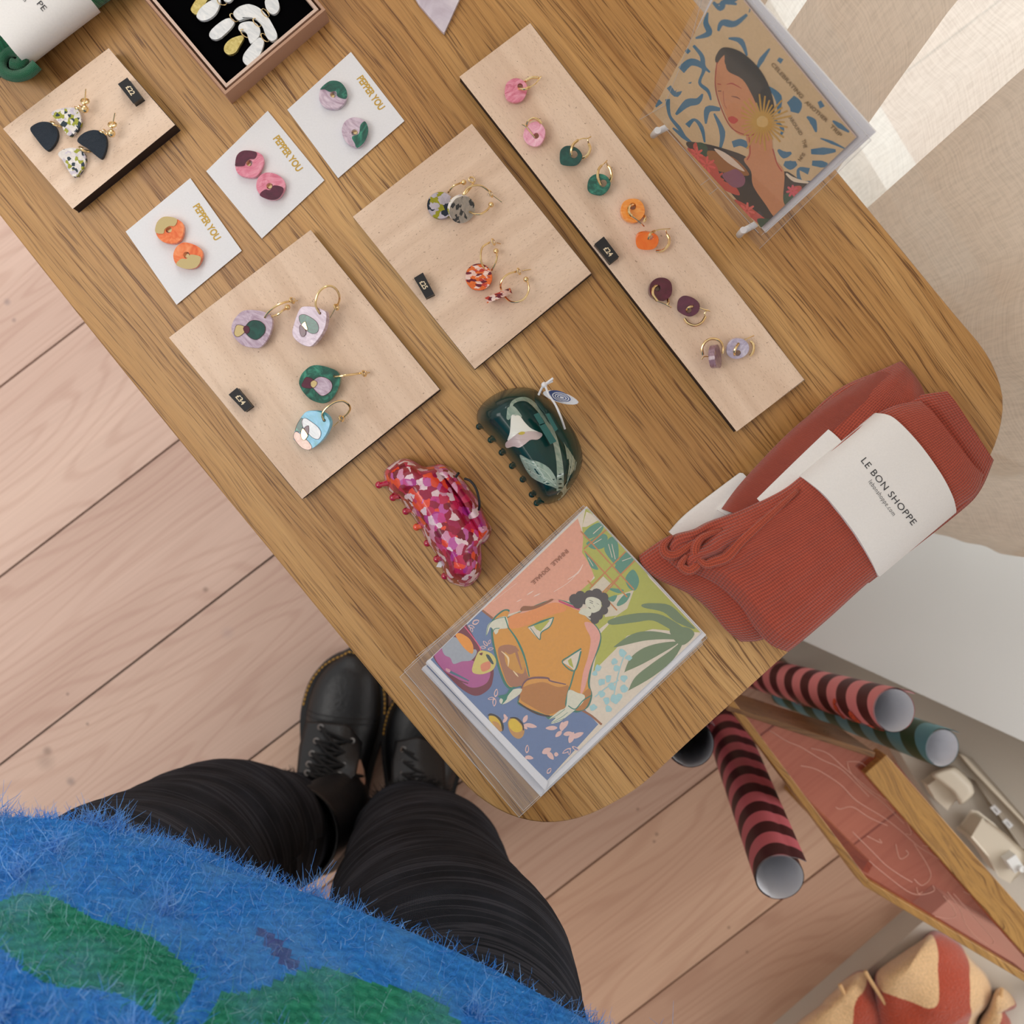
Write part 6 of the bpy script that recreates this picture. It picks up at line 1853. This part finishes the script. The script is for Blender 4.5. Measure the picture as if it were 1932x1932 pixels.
def lump(name, outline, spine, z0, hh, ruf=0.004, pw_=2.4, N=100, K=26, mat=None, par=None):
    ol = resample(smooth(outline, 6), N); a, b = [Vector(p) for p in spine]; vs = []
    for k in range(K + 1):
        f = k / K
        for p in ol:
            t = max(0, min(1, (p - a).dot(b - a) / (b - a).length_squared)); s = a.lerp(b, t); x = s.lerp(p, f)
            z = z0 + hh * max(0.0, 1 - f ** pw_) ** (1 / pw_) + ruf * (math.sin(x.x * .05 + 1) * math.cos(x.y * .043)) * (1 - f)
            vs.append(P(x.x, x.y, max(z, z0)))
    fs = [(k * N + i, k * N + (i + 1) % N, (k + 1) * N + (i + 1) % N, (k + 1) * N + i) for k in range(K) for i in range(N)]
    aa, bb, c2 = vs[K // 2 * N], vs[K // 2 * N + 1], vs[(K // 2 + 1) * N]
    if (bb - aa).cross(c2 - aa).z < 0: fs = [tuple(reversed(f)) for f in fs]
    base = [Vector((v.x, v.y, z0)) for v in vs[K * N:]]
    m = MB(); m.add(vs, fs); m.add(base, [tuple(range(N)) if True else ()]); return m.build(name, mat or mats['towel'], par or pouch, angle=180)
lump('body', q('Pp', '730,600 800,520 960,410 1110,310 1190,240 1290,260 1420,350 1500,460 1600,560 1660,660 1680,780 1640,860 1560,960 1500,1250 1100,1400 760,1300 700,1000 700,800'), [(1700, 1850), (1760, 1950)], 0.05, 0.085)
lump('side_fold', q('Pp', '20,1150 100,990 290,840 330,790 430,700 440,670 560,580 640,560 690,600 760,720 850,850 890,950 950,1200 700,1350 300,1350'), [(1590, 1900), (1600, 1985)], 0.05, 0.075)
lump('gathered_end', q('Pp', '1690,740 1720,705 1760,700 1820,750 1865,820 1862,860 1800,890 1780,900 1830,1000 1800,1200 1600,1200 1560,1000 1640,850'), [(1880, 1890), (1885, 1950)], 0.05, 0.060)
SEAM = MT('sand_piping', lin((214, 172, 122)), 0.9).m
for s, z in (('445,672 480,740 540,840 600,960 640,1100', 0.118), ('650,565 700,650 790,790 860,900 890,1000', 0.122), ('1755,705 1740,780 1700,900 1680,1000', 0.106)):
    pp = smooth(q('Pp', s), 6, False); m = MB(); m.tube([P(p.x, p.y, z) for p in pp], 0.0024, 8); m.build('piped_seam', SEAM, pouch)

# ---- sockets and plugs on the trunking
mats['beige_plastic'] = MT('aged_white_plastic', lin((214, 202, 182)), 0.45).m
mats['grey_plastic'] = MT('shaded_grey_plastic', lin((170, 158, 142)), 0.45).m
zs_ = 0.06
ps = empty('power_strip', (P(1900, 1560, 0.045).x, P(1900, 1560, 0.045).y, 0.045), 'off-white socket trunking with two ON stickers beside the oak frame', 'socket strip')
def blk(pxs, z1, z0, name, mat, par, bev=0.0015):
    pts = [P(x, y, z1) for x, y in pxs]
    if area2([(p.x, p.y) for p in pts]) < 0: pts.reverse()
    m = MB(); m.prism(pts, [Vector((p.x, p.y, z0)) for p in pts]); return m.build(name, mat, par, smooth_=False, bevel=bev)
ox = lambda s: q('O', s)
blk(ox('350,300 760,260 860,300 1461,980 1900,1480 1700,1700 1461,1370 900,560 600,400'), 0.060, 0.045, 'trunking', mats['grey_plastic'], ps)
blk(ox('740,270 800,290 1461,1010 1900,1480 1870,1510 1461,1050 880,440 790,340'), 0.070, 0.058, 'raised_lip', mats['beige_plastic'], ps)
for s in ('1075,870 1125,835 1205,915 1155,958', '1212,1025 1262,990 1342,1070 1295,1110'):
    k = blk(ox(s), 0.0612, 0.0600, 'sticker', mats['white_paper'], ps, 0)
t = MB(); text('ON', ox('1110,885')[0], ox('1150,928')[0], 4, flat(0.0612), t, off=0.0002); text('ON', ox('1250,1040')[0], ox('1290,1083')[0], 4, flat(0.0612), t, off=0.0002)
t.build('lettering', mats['ink'], ps, smooth_=False)
pg1 = empty('mains_plug', (P(1800, 1490, 0.06).x, P(1800, 1490, 0.06).y, 0.06), 'rounded off-white plug nearest the teal roll', 'plug', 'plugs in the socket strip')
lump('plug_body', ox('400,500 480,440 640,400 720,430 850,560 890,650 885,720 750,835 690,780 640,690 520,600'), [ox('560,520')[0], ox('780,720')[0]], 0.0605, 0.040, 0, 5, 60, 12, mats['beige_plastic'], pg1)
blk(ox('380,620 520,520 690,770 590,880 460,760'), 0.082, 0.0605, 'plug_pin_block', mats['beige_plastic'], pg1)
pg2 = empty('mains_plug', (P(1890, 1600, 0.06).x, P(1890, 1600, 0.06).y, 0.06), 'square off-white adapter with a short round connector sticking up', 'plug', 'plugs in the socket strip')
blk(ox('850,1200 1000,1010 1060,1020 1240,1160 1461,1370 1440,1570 1300,1700 1190,1640 1040,1420'), 0.092, 0.0605, 'adapter_body', mats['beige_plastic'], pg2, 0.003)
m = MB(); c = P(*ox('1350,1500')[0], 0.105); m.box((c.x, c.y, 0.100), 0.014, 0.02, 0.016, 0.6); c = P(*ox('1440,1570')[0], 0.112); m.tube([c, c + Vector((0.0, 0.0, -0.012))], 0.0045, 14); m.torus(c, (0, 0, 1), 0.0034, 0.001)
m.build('connector', mats['frame_white'], pg2, smooth_=False)

# ================================================================== PERSON
person_label = 'person in fluffy blue and green jumper, wide black jeans and lace-up boots, standing at table'
skin = MT('skin', lin((214, 170, 146)), 0.5, Subsurface_Weight=0.05).m


def W2(px, z): return P(px[0], px[1], z)


LL = [(P(646, 1500, .10), .026), (P(590, 1555, .2), .026), (P(430, 1590, .35), .055), (P(310, 1680, .55), .062), (P(190, 1810, .75), .078)]
RL = [(P(792, 1530, .10), .026), (P(790, 1570, .2), .026), (P(800, 1640, .35), .055), (P(812, 1740, .55), .062), (P(845, 1925, .75), .070)]
FD = Vector((0.40, 0.915, 0)).normalized(); SD = Vector((0.915, -0.40, 0)).normalized()
pel = Vector((-0.16, -0.385, 0.92))


def skel():
    V = []; E = []; R = []
    def add(p, r, par=None):
        V.append(tuple(p)); R.append(r)
        if par is not None: E.append((par, len(V) - 1))
        return len(V) - 1
    root = add(pel, .10)
    s = add(pel + Vector((-.02, -.03, .16)), .095, root); s = add(pel + Vector((-.03, -.05, .34)), .10, s); ch = s
    nk = add(pel + Vector((-.02, -.05, .50)), .05, s); hd = add(pel + Vector((.02, .02, .60)), .075, nk); add(pel + Vector((.05, .08, .70)), .085, hd)
    for L, sg in ((LL, -1), (RL, 1)):
        h_ = add(pel + SD * .085 * sg + Vector((0, 0, -.06)), .085, root); k = h_
        for p, r in reversed(L[1:]): k = add(p, r, k)
        k = add(L[0][0] - Vector((0, 0, .03)), .035, k)
        f = add(L[0][0] + Vector((0, .05, -.062)), .010, k); add(L[0][0] + Vector((0, .10, -.066)), .008, f)
    for sg in (-1, 1):
        a = add(ch_ := pel + SD * .17 * sg + Vector((-.03, -.05, .38)), .05, ch)
        e = add(pel + SD * .25 * sg - FD * .10 + Vector((-.02, 0, .14)), .038, a)
        wv = pel + SD * .24 * sg - FD * .04 + Vector((0, 0, -.06)); w = add(wv, .024, e)
        pm = add(wv + Vector((0, 0, -.06)) + FD * .01, .024, w)
        for i, (o, l) in enumerate(((-.027, .062), (-.009, .072), (.009, .068), (.026, .054))):
            b = add(wv + Vector((0, 0, -.085)) + FD * (.01 + o), .0085, pm)
            k1 = add(wv + Vector((0, 0, -.085 - l * .5)) + FD * (.015 + o) - SD * sg * .006, .008, b)
            add(wv + Vector((0, 0, -.085 - l * .95)) + FD * (.018 + o) - SD * sg * .022, .007, k1)
        th = add(wv + Vector((0, 0, -.035)) + FD * .034, .010, w); add(wv + Vector((0, 0, -.065)) + FD * .046 - SD * sg * .012, .008, th)
    return V, E, R


V_, E_, R_ = skel()
me = bpy.data.meshes.new('person'); me.from_pydata(V_, E_, []); me.materials.append(skin)
person = bpy.data.objects.new('person', me); COL.objects.link(person)
person.modifiers.new('skin', 'SKIN')
me.skin_vertices[0].data[0].use_root = True
for i, r in enumerate(R_): me.skin_vertices[0].data[i].radius = (r, r)
sd = person.modifiers.new('sub', 'SUBSURF'); sd.levels = 1; sd.render_levels = 1
tag(person, person_label, 'person')
dg = bpy.context.evaluated_depsgraph_get()
me2 = bpy.data.meshes.new_from_object(person.evaluated_get(dg)); person.modifiers.clear(); person.data = me2; me2.name = 'person'
me2.polygons.foreach_set('use_smooth', [True] * len(me2.polygons))
person.location = (0, 0, 0)

# hair cap
m = MB(); hc0 = pel + Vector((.045, .06, .69)); m.ball(hc0 + Vector((-.012, -.03, .02)), .105, seg=24, rings=16, sc=(.92, 1.05, 1.0)); m.build('hair', MT('dark_hair', lin((50, 36, 28)), .6).m, person)

# ---- jeans
mdn = MT('washed_black_denim', rough=0.95, Specular_IOR_Level=0.1)
gg = mdn.geo(); t_ = mdn.n('ShaderNodeTexCoord'); sp = mdn.n('ShaderNodeSeparateXYZ'); mdn.l(t_.outputs['UV'], sp.inputs[0])
tw = mdn.math('SINE', mdn.math('ADD', mdn.math('MULTIPLY', sp.outputs[0], 5200.0), mdn.math('MULTIPLY', sp.outputs[1], 5600.0)))
n1 = mdn.noise(gg, 26, 4)
mpw = mdn.n('ShaderNodeMapping'); mdn.l(t_.outputs['UV'], mpw.inputs[0]); mpw.inputs['Scale'].default_value = (2.6, 80, 1)
wh = mdn.noise(mpw.outputs[0], 1.0, 3, 0.55, 0.8)
whr = mdn.ramp(wh, [(0.50, (0, 0, 0, 1)), (0.57, (0.34, 0.34, 0.34, 1)), (0.60, (0, 0, 0, 1))])
base = mdn.ramp(n1, [(0.3, lin((28, 30, 35))), (0.7, lin((47, 50, 57)))])
c = mdn.mix(whr, base, lin((96, 96, 104)))
c = mdn.mix(0.35, c, mdn.ramp(mdn.math('MULTIPLY_ADD', tw, .5, .5), [(0.2, (.45, .45, .45, 1)), (.9, (1.35, 1.35, 1.35, 1))]), 'MULTIPLY')
mdn.color(c); mdn.bump(mdn.math('ADD', mdn.math('MULTIPLY', tw, .25), mdn.math('MULTIPLY', wh, 1.6)), 0.55, 0.003)
mats['denim'] = mdn.m
mats['denim_in'] = MT('denim_inside', lin((30, 28, 32)), 0.95).m


def leg_tube(secs, seed, flat_=1.0):
    rr = random.Random(seed)
    cs = smooth([Vector((s[0].x, s[0].y, s[0].z)) for s in secs], 14, False)
    rs = [r for r in smooth([Vector((s[1], 0, 0)) for s in secs], 14, False)]
    n = len(cs); SEG = 96; vs = []; uvs = []
    ph = [rr.uniform(0, 6.28) for _ in range(12)]
    for i, (c, r) in enumerate(zip(cs, rs)):
        f = i / (n - 1)
        for k in range(SEG + 1):
            a = 2 * pi * k / SEG
            w = 0
            # soft wrapping creases running round the leg
            for j, (fr, am, sl) in enumerate(((7, .0022, 2.6), (13, .0012, -2.2), (24, .0006, 2.2), (3, .004, .9))):
                w += am * math.sin(fr * 2 * pi * f + sl * math.sin(a + ph[j]) * 2 + ph[j + 4]) * (0.5 + 0.5 * math.sin(a + ph[j + 8]))
            if i == 0: w += .0012 * math.sin(a * 31)
            x = c + Vector((math.cos(a), math.sin(a) * flat_, 0)) * (r.x + w)
            if i < 3: x.z += .004 * math.sin(3 * a + ph[0])
            vs.append(x); uvs.append((k / SEG * .5, f * .75))
    m_ = SEG + 1
    fs = [(i * m_ + k, i * m_ + k + 1, (i + 1) * m_ + k + 1, (i + 1) * m_ + k) for i in range(n - 1) for k in range(SEG)]
    return vs, fs, uvs, vs[:m_]


lsec = [(P(552, 1556, .11), .066), (P(520, 1570, .18), .072), (P(430, 1590, .35), .086), (P(310, 1678, .55), .088), (P(180, 1812, .75), .092), (P(95, 2000, .86), .092), (pel - SD * .085 + Vector((0, 0, .03)), .085)]
rsec = [(P(775, 1566, .12), .062), (P(778, 1590, .18), .070), (P(802, 1645, .35), .083), (P(812, 1745, .55), .086), (P(842, 1912, .75), .087), (P(850, 2190, .86), .080), (pel + SD * .085 + Vector((0, 0, .03)), .085)]
m = MB()
hems = []
for s, sd_ in ((lsec, 3), (rsec, 11)):
    vs, fs, uvs, hm = leg_tube(s, sd_); m.add(vs, fs, 0, None, uvs); hems.append(hm)
# seat of the jeans
vs = []; uvs = []
for j, (z, c, a_, b_) in enumerate(((.80, pel + Vector((-.0, .0, 0)), .17, .09), (.86, pel + Vector((-.0, -.0, 0)), .18, .12), (.92, pel + Vector((-.01, -.01, 0)), .17, .12), (.99, pel + Vector((-.01, -.02, 0)), .15, .11))):
    for k in range(49):
        t = 2 * pi * k / 48; x = c + SD * math.cos(t) * a_ + FD * math.sin(t) * b_; vs.append(Vector((x.x, x.y, z))); uvs.append((k / 48, z))
m.add(vs, [(j * 49 + k, j * 49 + k + 1, (j + 1) * 49 + k + 1, (j + 1) * 49 + k) for j in range(3) for k in range(48)], 0, None, uvs)
jeans = m.build('jeans', mats['denim'], None, angle=180); jeans.parent = person
so = jeans.modifiers.new('thick', 'SOLIDIFY'); so.thickness = .0012
jeans['label'] = 'wide washed black jeans with frayed hems'
# frayed hems: loose threads
m = MB()
for hm in hems:
    for i in range(620):
        k = rng.integers(0, len(hm) - 1); p = Vector(hm[k]).lerp(Vector(hm[k + 1]), rng.random())
        c = sum((Vector(h_) for h_ in hm[:-1]), Vector()) / (len(hm) - 1); out = (p - c); out.z = 0; out.normalize()
        p = p + Vector((0, 0, rng.uniform(0, .006)))
        d = (out * rng.uniform(-.1, .9) + Vector((rng.normal() * .6, rng.normal() * .6, rng.uniform(-1.1, -.2)))).normalized(); l = rng.uniform(.005, .014)
        m.tube([p, p + d * l * .5 + Vector(rng.normal(size=3)) * .0012, p + d * l + Vector(rng.normal(size=3)) * .002], [.0005, .0004, .0002], 4, cap=False)
fr = m.build('frayed_hem', MT('black_thread', lin((22, 22, 24)), .95).m, None, angle=180); fr.parent = jeans; fr['kind'] = 'stuff'

# ---- boots
ml = MT('black_leather', lin((14, 15, 18)), 0.42, Coat_Weight=0.1, Coat_Roughness=0.3)
ml.bump(ml.noise(ml.geo(), 160, 5, .6, .5), 0.35, .002); mats['leather'] = ml.m
mats['sole'] = MT('dark_rubber_sole', lin((26, 26, 28)), .6).m
mats['yellow'] = MT('yellow_welt_stitch', lin((196, 148, 60)), .7).m
mats['eyelet'] = MT('dark_nickel_eyelet', lin((150, 148, 146)), .3, 1.0).m
mats['lace'] = MT('black_round_lace', lin((16, 16, 18)), .8).m


def boot(toe, heel, mirror, label):
    """toe and heel: ground points"""
    ax = (toe - heel); L = ax.length; ax.normalize(); sx_ = Vector((ax.y, -ax.x, 0)) * mirror   # towards the outer side
    b = bpy.data.objects.new('boot', None); COL.objects.link(b); b.parent = person
    b['label'] = label
    O = heel
    def W(y, x, z): return O + ax * y * L + sx_ * x + Vector((0, 0, z))
    # width profile along the foot (y 0 heel..1 toe): outer half, inner half, height of upper
    prof = [(0.0, .012, .012, .075), (.04, .028, .028, .085), (.15, .035, .034, .092), (.30, .036, .034, .088), (.45, .042, .038, .076), (.60, .050, .045, .064), (.72, .052, .048, .057), (.84, .046, .044, .052), (.93, .032, .034, .046), (.985, .014, .016, .036), (1.0, .003, .003, .028)]
    pv = smooth([Vector((a, b_, c_)) for a, b_, c_, d in prof], 5, False); hv = smooth([Vector((d, 0, 0)) for a, b_, c_, d in prof], 5, False)
    n = len(pv); K = 28; m = MB(); vs = []
    for i in range(n):
        y, wo, wi = pv[i]; h_ = hv[i].x
        wo = max(wo, .001); wi = max(wi, .001)
        for k in range(K + 1):
            t = pi * k / K; cx_ = math.cos(t); sx2 = math.sin(t)
            x = (wo if cx_ > 0 else wi) * math.copysign(abs(cx_) ** .75, cx_); z = .022 + (h_ - .022) * sx2 ** .8
            crease = .0015 * math.sin((y - .5) * 90) * math.exp(-((y - .58) / .06) ** 2) * sx2
            vs.append(W(y, x * (1 - .10 * sx2), z + crease))
    m.add(vs, [(i * (K + 1) + k, i * (K + 1) + k + 1, (i + 1) * (K + 1) + k + 1, (i + 1) * (K + 1) + k) for i in range(n - 1) for k in range(K)])
    up = m.build('upper', mats['leather'], None, angle=180); up.parent = b
    so_ = up.modifiers.new('t', 'SOLIDIFY'); so_.thickness = .002; so_.offset = -1
    # sole and welt
    ring = [W(pv[i].x, max(pv[i].y, .001) + .007, 0) for i in range(n)] + [W(pv[i].x, -max(pv[i].z, .001) - .007, 0) for i in range(n - 1, -1, -1)]
    ring[n - 1] = W(1.022, .006, 0); ring[n] = W(1.022, -.006, 0); ring[0] = W(-.022, .008, 0); ring[-1] = W(-.022, -.008, 0)
    ring = resample(ring, 110)
    m = MB(); m.prism([p + Vector((0, 0, .026)) for p in ring], [p.copy() for p in ring]); s_ = m.build('sole', mats['sole'], None, bevel=.002); s_.parent = b
    m = MB(); cc_ = sum(ring, Vector()) / len(ring)
    for i in range(0, 110, 1):
        if (ring[i] - O).dot(ax) < .74 * L: continue
        p = ring[i] + (cc_ - ring[i]).normalized() * .0035 + Vector((0, 0, .0268)); p2 = ring[(i + 1) % 110] + (cc_ - ring[(i + 1) % 110]).normalized() * .0035 + Vector((0, 0, .0268))
        m.tube([p, p.lerp(p2, .62)], .0011, 5)
    w_ = m.build('welt_stitching', mats['yellow'], None); w_.parent = b; w_['label'] = 'yellow welt stitching'
    # toe cap seam lines
    m = MB()
    for yy in (.70, .715, .73):
        i = min(range(n), key=lambda j: abs(pv[j].x - yy)); m.tube([Vector(vs[i * (K + 1) + k]) + Vector((0, 0, .0006)) for k in range(2, K - 1)], .0008, 5)
    s2 = m.build('toe_cap_seam', mats['leather'], None); s2.parent = b
    return b, W, vs, n, K, pv


def shaft(b, W, tops, name='shaft'):
    """tops: list of (centre, r)"""
    m = MB(); cs = smooth([c for c, r in tops], 6, False); rs = smooth([Vector((r, 0, 0)) for c, r in tops], 6, False); SEG = 40; vs = []
    for c, r in zip(cs, rs):
        for k in range(SEG):
            a = 2 * pi * k / SEG; vs.append(c + Vector((math.cos(a) * r.x, math.sin(a) * r.x * 1.12, 0)))
    n = len(cs); m.add(vs, [(i * SEG + k, i * SEG + (k + 1) % SEG, (i + 1) * SEG + (k + 1) % SEG, (i + 1) * SEG + k) for i in range(n - 1) for k in range(SEG)])
    o = m.build(name, mats['leather'], None, angle=180); o.parent = b; s_ = o.modifiers.new('t', 'SOLIDIFY'); s_.thickness = .003


def lacing(b, rows, loop=None):
    """rows: (left px, right px, z)"""
    me_ = MB(); ml_ = MB()
    for (a, c, z) in rows:
        for p in (a, c):
            x = P(p[0], p[1], z); nn = (CO * 0 + Vector((0, .45, 1))).normalized()
            t = MB(); t.torus(x, nn, .0032, .0011, 16, 6); e_ = t.build('eyelet', mats['eyelet'], None); e_.parent = b
        x, y = P(a[0], a[1], z + .001), P(c[0], c[1], z + .001); mid = (x + y) / 2 + Vector((0, 0, .006))
        ml_.tube(smooth([x, x.lerp(mid, .5) + Vector((0, 0, .004)), mid, y.lerp(mid, .5) + Vector((0, 0, .004)), y], 4, False), .0022, 7)
    for (r1, r2) in zip(rows[:-1], rows[1:]):
        for s in (0, 1):
            x = P(r1[s][0], r1[s][1], r1[2] + .002); y = P(r2[1 - s][0], r2[1 - s][1], r2[2] + .002); mid = (x + y) / 2 + Vector((0, 0, .007))
            ml_.tube(smooth([x, mid, y], 5, False), .0020, 7)
    if loop: ml_.tube(smooth([P(x, y, z) for x, y, z in loop], 6, False), .0026, 8)
    o = ml_.build('lace', mats['lace'], None, angle=180); o.parent = b


def tongue(b, pxs, z0, z1):
    """eyelet facing panel that hugs the instep"""
    m = MB(); g_ = coons(*[[Vector(p) for p in c] for c in pxs], 16, 24); vs = []
    for j in range(24):
        for i in range(16):
            s = i / 15; t = j / 23; z = z0 + (z1 - z0) * t - .010 * (2 * s - 1) ** 2
            vs.append(P(g_[j][i].x, g_[j][i].y, z))
    fs = [(j * 16 + i, j * 16 + i + 1, (j + 1) * 16 + i + 1, (j + 1) * 16 + i) for j in range(23) for i in range(15)]
    m.add(vs, fs); o = m.build('eyelet_panel', mats['leather'], None, angle=180); o.parent = b; s_ = o.modifiers.new('t', 'SOLIDIFY'); s_.thickness = .003


b1, W1, *_ = boot(P(668, 1228, 0), P(626, 1612, 0), -1, 'left boot, toe fully beside the table edge')
shaft(b1, W1, [(P(640, 1512, .070), .040), (P(634, 1520, .11), .039), (P(612, 1540, .16), .041), (P(590, 1560, .20), .045), (P(556, 1575, .27), .048)])
tongue(b1, ([(578, 1362), (655, 1368), (680, 1402)], [(560, 1470), (640, 1500), (672, 1462)], [(578, 1362), (566, 1410), (560, 1470)], [(680, 1402), (678, 1430), (672, 1462)]), .074, .128)
lacing(b1, [((605, 1372), (664, 1398), .083), ((597, 1398), (650, 1420), .094), ((589, 1422), (648, 1444), .106), ((583, 1442), (640, 1462), .118), ((580, 1458), (636, 1478), .128)],
       [(640, 1470, .12), (665, 1463, .10), (688, 1468, .07), (691, 1484, .05), (676, 1498, .05), (654, 1500, .08)])
b2, W2_, *_ = boot(P(806, 1288, 0), P(782, 1640, 0), 1, 'right boot, toe hidden under the table')
shaft(b2, W2_, [(P(788, 1542, .070), .040), (P(790, 1550, .11), .039), (P(792, 1565, .16), .041), (P(794, 1575, .20), .045), (P(798, 1600, .27), .048)])
tongue(b2, ([(748, 1400), (790, 1392), (832, 1410)], [(740, 1495), (780, 1500), (840, 1490)], [(748, 1400), (740, 1440), (740, 1495)], [(832, 1410), (838, 1450), (840, 1490)]), .074, .128)
lacing(b2, [((761, 1414), (816, 1432), .083), ((762, 1438), (814, 1450), .094), ((760, 1461), (812, 1464), .106), ((757, 1484), (810, 1480), .118)])

# ---- jumper
PURP = None


def jcol(p):
    rel = p - pel; a = rel.dot(SD); z = p.z
    w = 0.012 * math.sin(a * 38) + 0.006 * math.sin(a * 90 + 1)
    zz = z + w + 0.10 * a
    g_ = abs(zz - 0.925) < 0.024 * (0.55 + 0.45 * abs(math.sin(a * 24 + .4))) or abs(zz - 1.06) < .02
    gap = abs(math.sin(a * 12 + .4)) < 0.07
    n = 0.5 + 0.5 * math.sin(a * 420 + 900 * p.z)
    if PURP is not None and ((p - PURP[0]).dot(PURP[1]) / .016) ** 2 + ((p - PURP[0]).cross(PURP[1]).length / .0045) ** 2 < 1: return lin((74, 70, 140))
    if g_ and not gap: c = (40 + 20 * n, 132 + 22 * n, 104 + 20 * n)
    else: c = (48 + 14 * n, 128 + 16 * n, 212 + 14 * n)
    return lin(c)


ST = [(.785, (-.108, -.412), .345, .150), (.80, (-.108, -.409), .358, .160), (.84, (-.108, -.408), .364, .168), (.90, (-.108, -.411), .354, .170), (.97, (-.12, -.412), .32, .164), (1.05, (-.200, -.405), .222, .146), (1.15, (-.198, -.42), .215, .140), (1.25, (-.195, -.43), .20, .125), (1.32, (-.19, -.435), .17, .10), (1.37, (-.185, -.435), .10, .075), (1.40, (-.182, -.435), .065, .065)]
cs = smooth([Vector((c[0], c[1], z)) for z, c, a_, b_ in ST], 30, False); ab = smooth([Vector((a_, b_, 0)) for z, c, a_, b_ in ST], 30, False)
cs = resample(cs, 460, False); ab = resample(ab, 460, False)
SEG = 520; vs = []; cl = []
for i, (c, s) in enumerate(zip(cs, ab)):
    for k in range(SEG):
        t = 2 * pi * k / SEG; rb = 1 + .012 * math.sin(14 * t + 2 * math.sin(c.z * 20)) + .010 * math.sin(5 * t + c.z * 30)
        ct, st_ = math.cos(t), math.sin(t)
        x = Vector((c.x, c.y, c.z)) + SD * math.copysign(abs(ct) ** .75, ct) * s.x * rb + FD * math.copysign(abs(st_) ** .75, st_) * s.y * rb
        x.z += .006 * math.sin(9 * t + 1) * max(0, 1 - i / 30)
        vs.append(x)
n = len(cs)
fsq = [(i * SEG + k, i * SEG + (k + 1) % SEG, (i + 1) * SEG + (k + 1) % SEG, (i + 1) * SEG + k) for i in range(n - 1) for k in range(SEG)]
m = MB()
for f in fsq:
    pass
b0 = len(m.v); m.v.extend([tuple(x) for x in vs])
bvj = BVHTree.FromPolygons(vs, fsq); h1 = bvj.ray_cast(CO, ray((525, 1790))); h2 = bvj.ray_cast(CO, ray((560, 1832)))
if h1[0] and h2[0]: PURP = (h1[0], (h2[0] - h1[0]).normalized())
for f in fsq:
    cpt = (vs[f[0]] + vs[f[2]]) / 2
    m.f.append(list(f)); m.m.append(0); m.c.append(jcol(cpt))
# sleeves
for sg in (-1, 1):
    pts = smooth([pel + SD * .15 * sg + Vector((-.03, -.05, .38)), pel + SD * .22 * sg - FD * .07 + Vector((-.02, 0, .25)), pel + SD * .27 * sg - FD * .10 + Vector((-.02, 0, .13)), pel + SD * .26 * sg - FD * .06 + Vector((0, 0, .02)), pel + SD * .24 * sg - FD * .04 + Vector((0, 0, -.05))], 6, False)
    rs = [.085 - .045 * i / (len(pts) - 1) for i in range(len(pts))]
    m.tube(pts, rs, 24, cap=False, col=jcol(pts[8]))
mj = MT('blue_mohair', rough=1.0, Specular_IOR_Level=0.1)
at2 = mj.n('ShaderNodeAttribute'); at2.attribute_name = 'Col'
nn_ = mj.noise(mj.geo(), 170, 5, .7)
big_ = mj.noise(mj.geo(), 28, 3)
cj = mj.mix(0.7, at2.outputs['Color'], mj.ramp(nn_, [(0.3, (.45, .5, .6, 1)), (.7, (1.3, 1.3, 1.25, 1))]), 'MULTIPLY')
mj.color(mj.mix(mj.ramp(big_, [(0.45, (0, 0, 0, 1)), (.75, (.45, .45, .45, 1))]), cj, lin((110, 165, 215)))); mj.bump(nn_, 1.0, .006)
jum = m.build('jumper', mj.m, None, angle=180); jum.parent = person; jum['label'] = 'fluffy blue mohair jumper with green wavy bands'
so = jum.modifiers.new('t', 'SOLIDIFY'); so.thickness = .005
# mohair fibres
m = MB()
V3 = [Vector(x) for x in vs]
cands = [i for i, f in enumerate(fsq) if i % 3 == 0 and (V3[f[0]] - Vector(cs[f[0] // SEG].to_tuple())).dot(FD) > -.05 and V3[f[0]].z < 1.2]
def fibre(p, nrm, l, r, col, tuft=False):
    d = (nrm * rng.uniform(.35, 1.0) + Vector(rng.normal(size=3)) * .55).normalized()
    q1 = p + d * l * .45 + Vector(rng.normal(size=3)) * l * .10; q2 = p + d * l + Vector(rng.normal(size=3)) * l * .25
    m.tube([p - d * .001, q1, q2], [r, r * .8, r * .25], 3, cap=False, col=col)
for _ in range(60000):
    f = fsq[cands[rng.integers(0, len(cands))]]
    a, b_, c_, d_3 = [V3[i] for i in f]; u, v = rng.random(), rng.random()
    p = a.lerp(b_, u).lerp(d_3.lerp(c_, u), v); nrm = (b_ - a).cross(d_3 - a).normalized()
    cc_ = jcol(p); k = rng.random() ** 2 * .55
    col = (cc_[0] * (1 - k) + .42 * k, cc_[1] * (1 - k) + .62 * k, cc_[2] * (1 - k) + .80 * k, 1)
    fibre(p, nrm, rng.uniform(.003, .010), rng.uniform(.00012, .00026), col)
# tufts standing up from the surface
for _ in range(110):
    f = fsq[cands[rng.integers(0, len(cands))]]; a, b_, c_, d_3 = [V3[i] for i in f]; nrm = (b_ - a).cross(d_3 - a).normalized()
    for _k in range(60):
        p = a + Vector(rng.normal(size=3)) * .003; cc_ = jcol(p); k = rng.uniform(.1, .45)
        fibre(p, nrm, rng.uniform(.006, .018), .00022, (cc_[0] * (1 - k) + .42 * k, cc_[1] * (1 - k) + .62 * k, cc_[2] * (1 - k) + .80 * k, 1))
mf = MT('mohair_fibre', rough=.9, Specular_IOR_Level=0.1); a3 = mf.n('ShaderNodeAttribute'); a3.attribute_name = 'Col'; mf.color(a3.outputs['Color'])
fz_ = m.build('fuzz', mf.m, None, smooth_=False); fz_.parent = jum; fz_['kind'] = 'stuff'
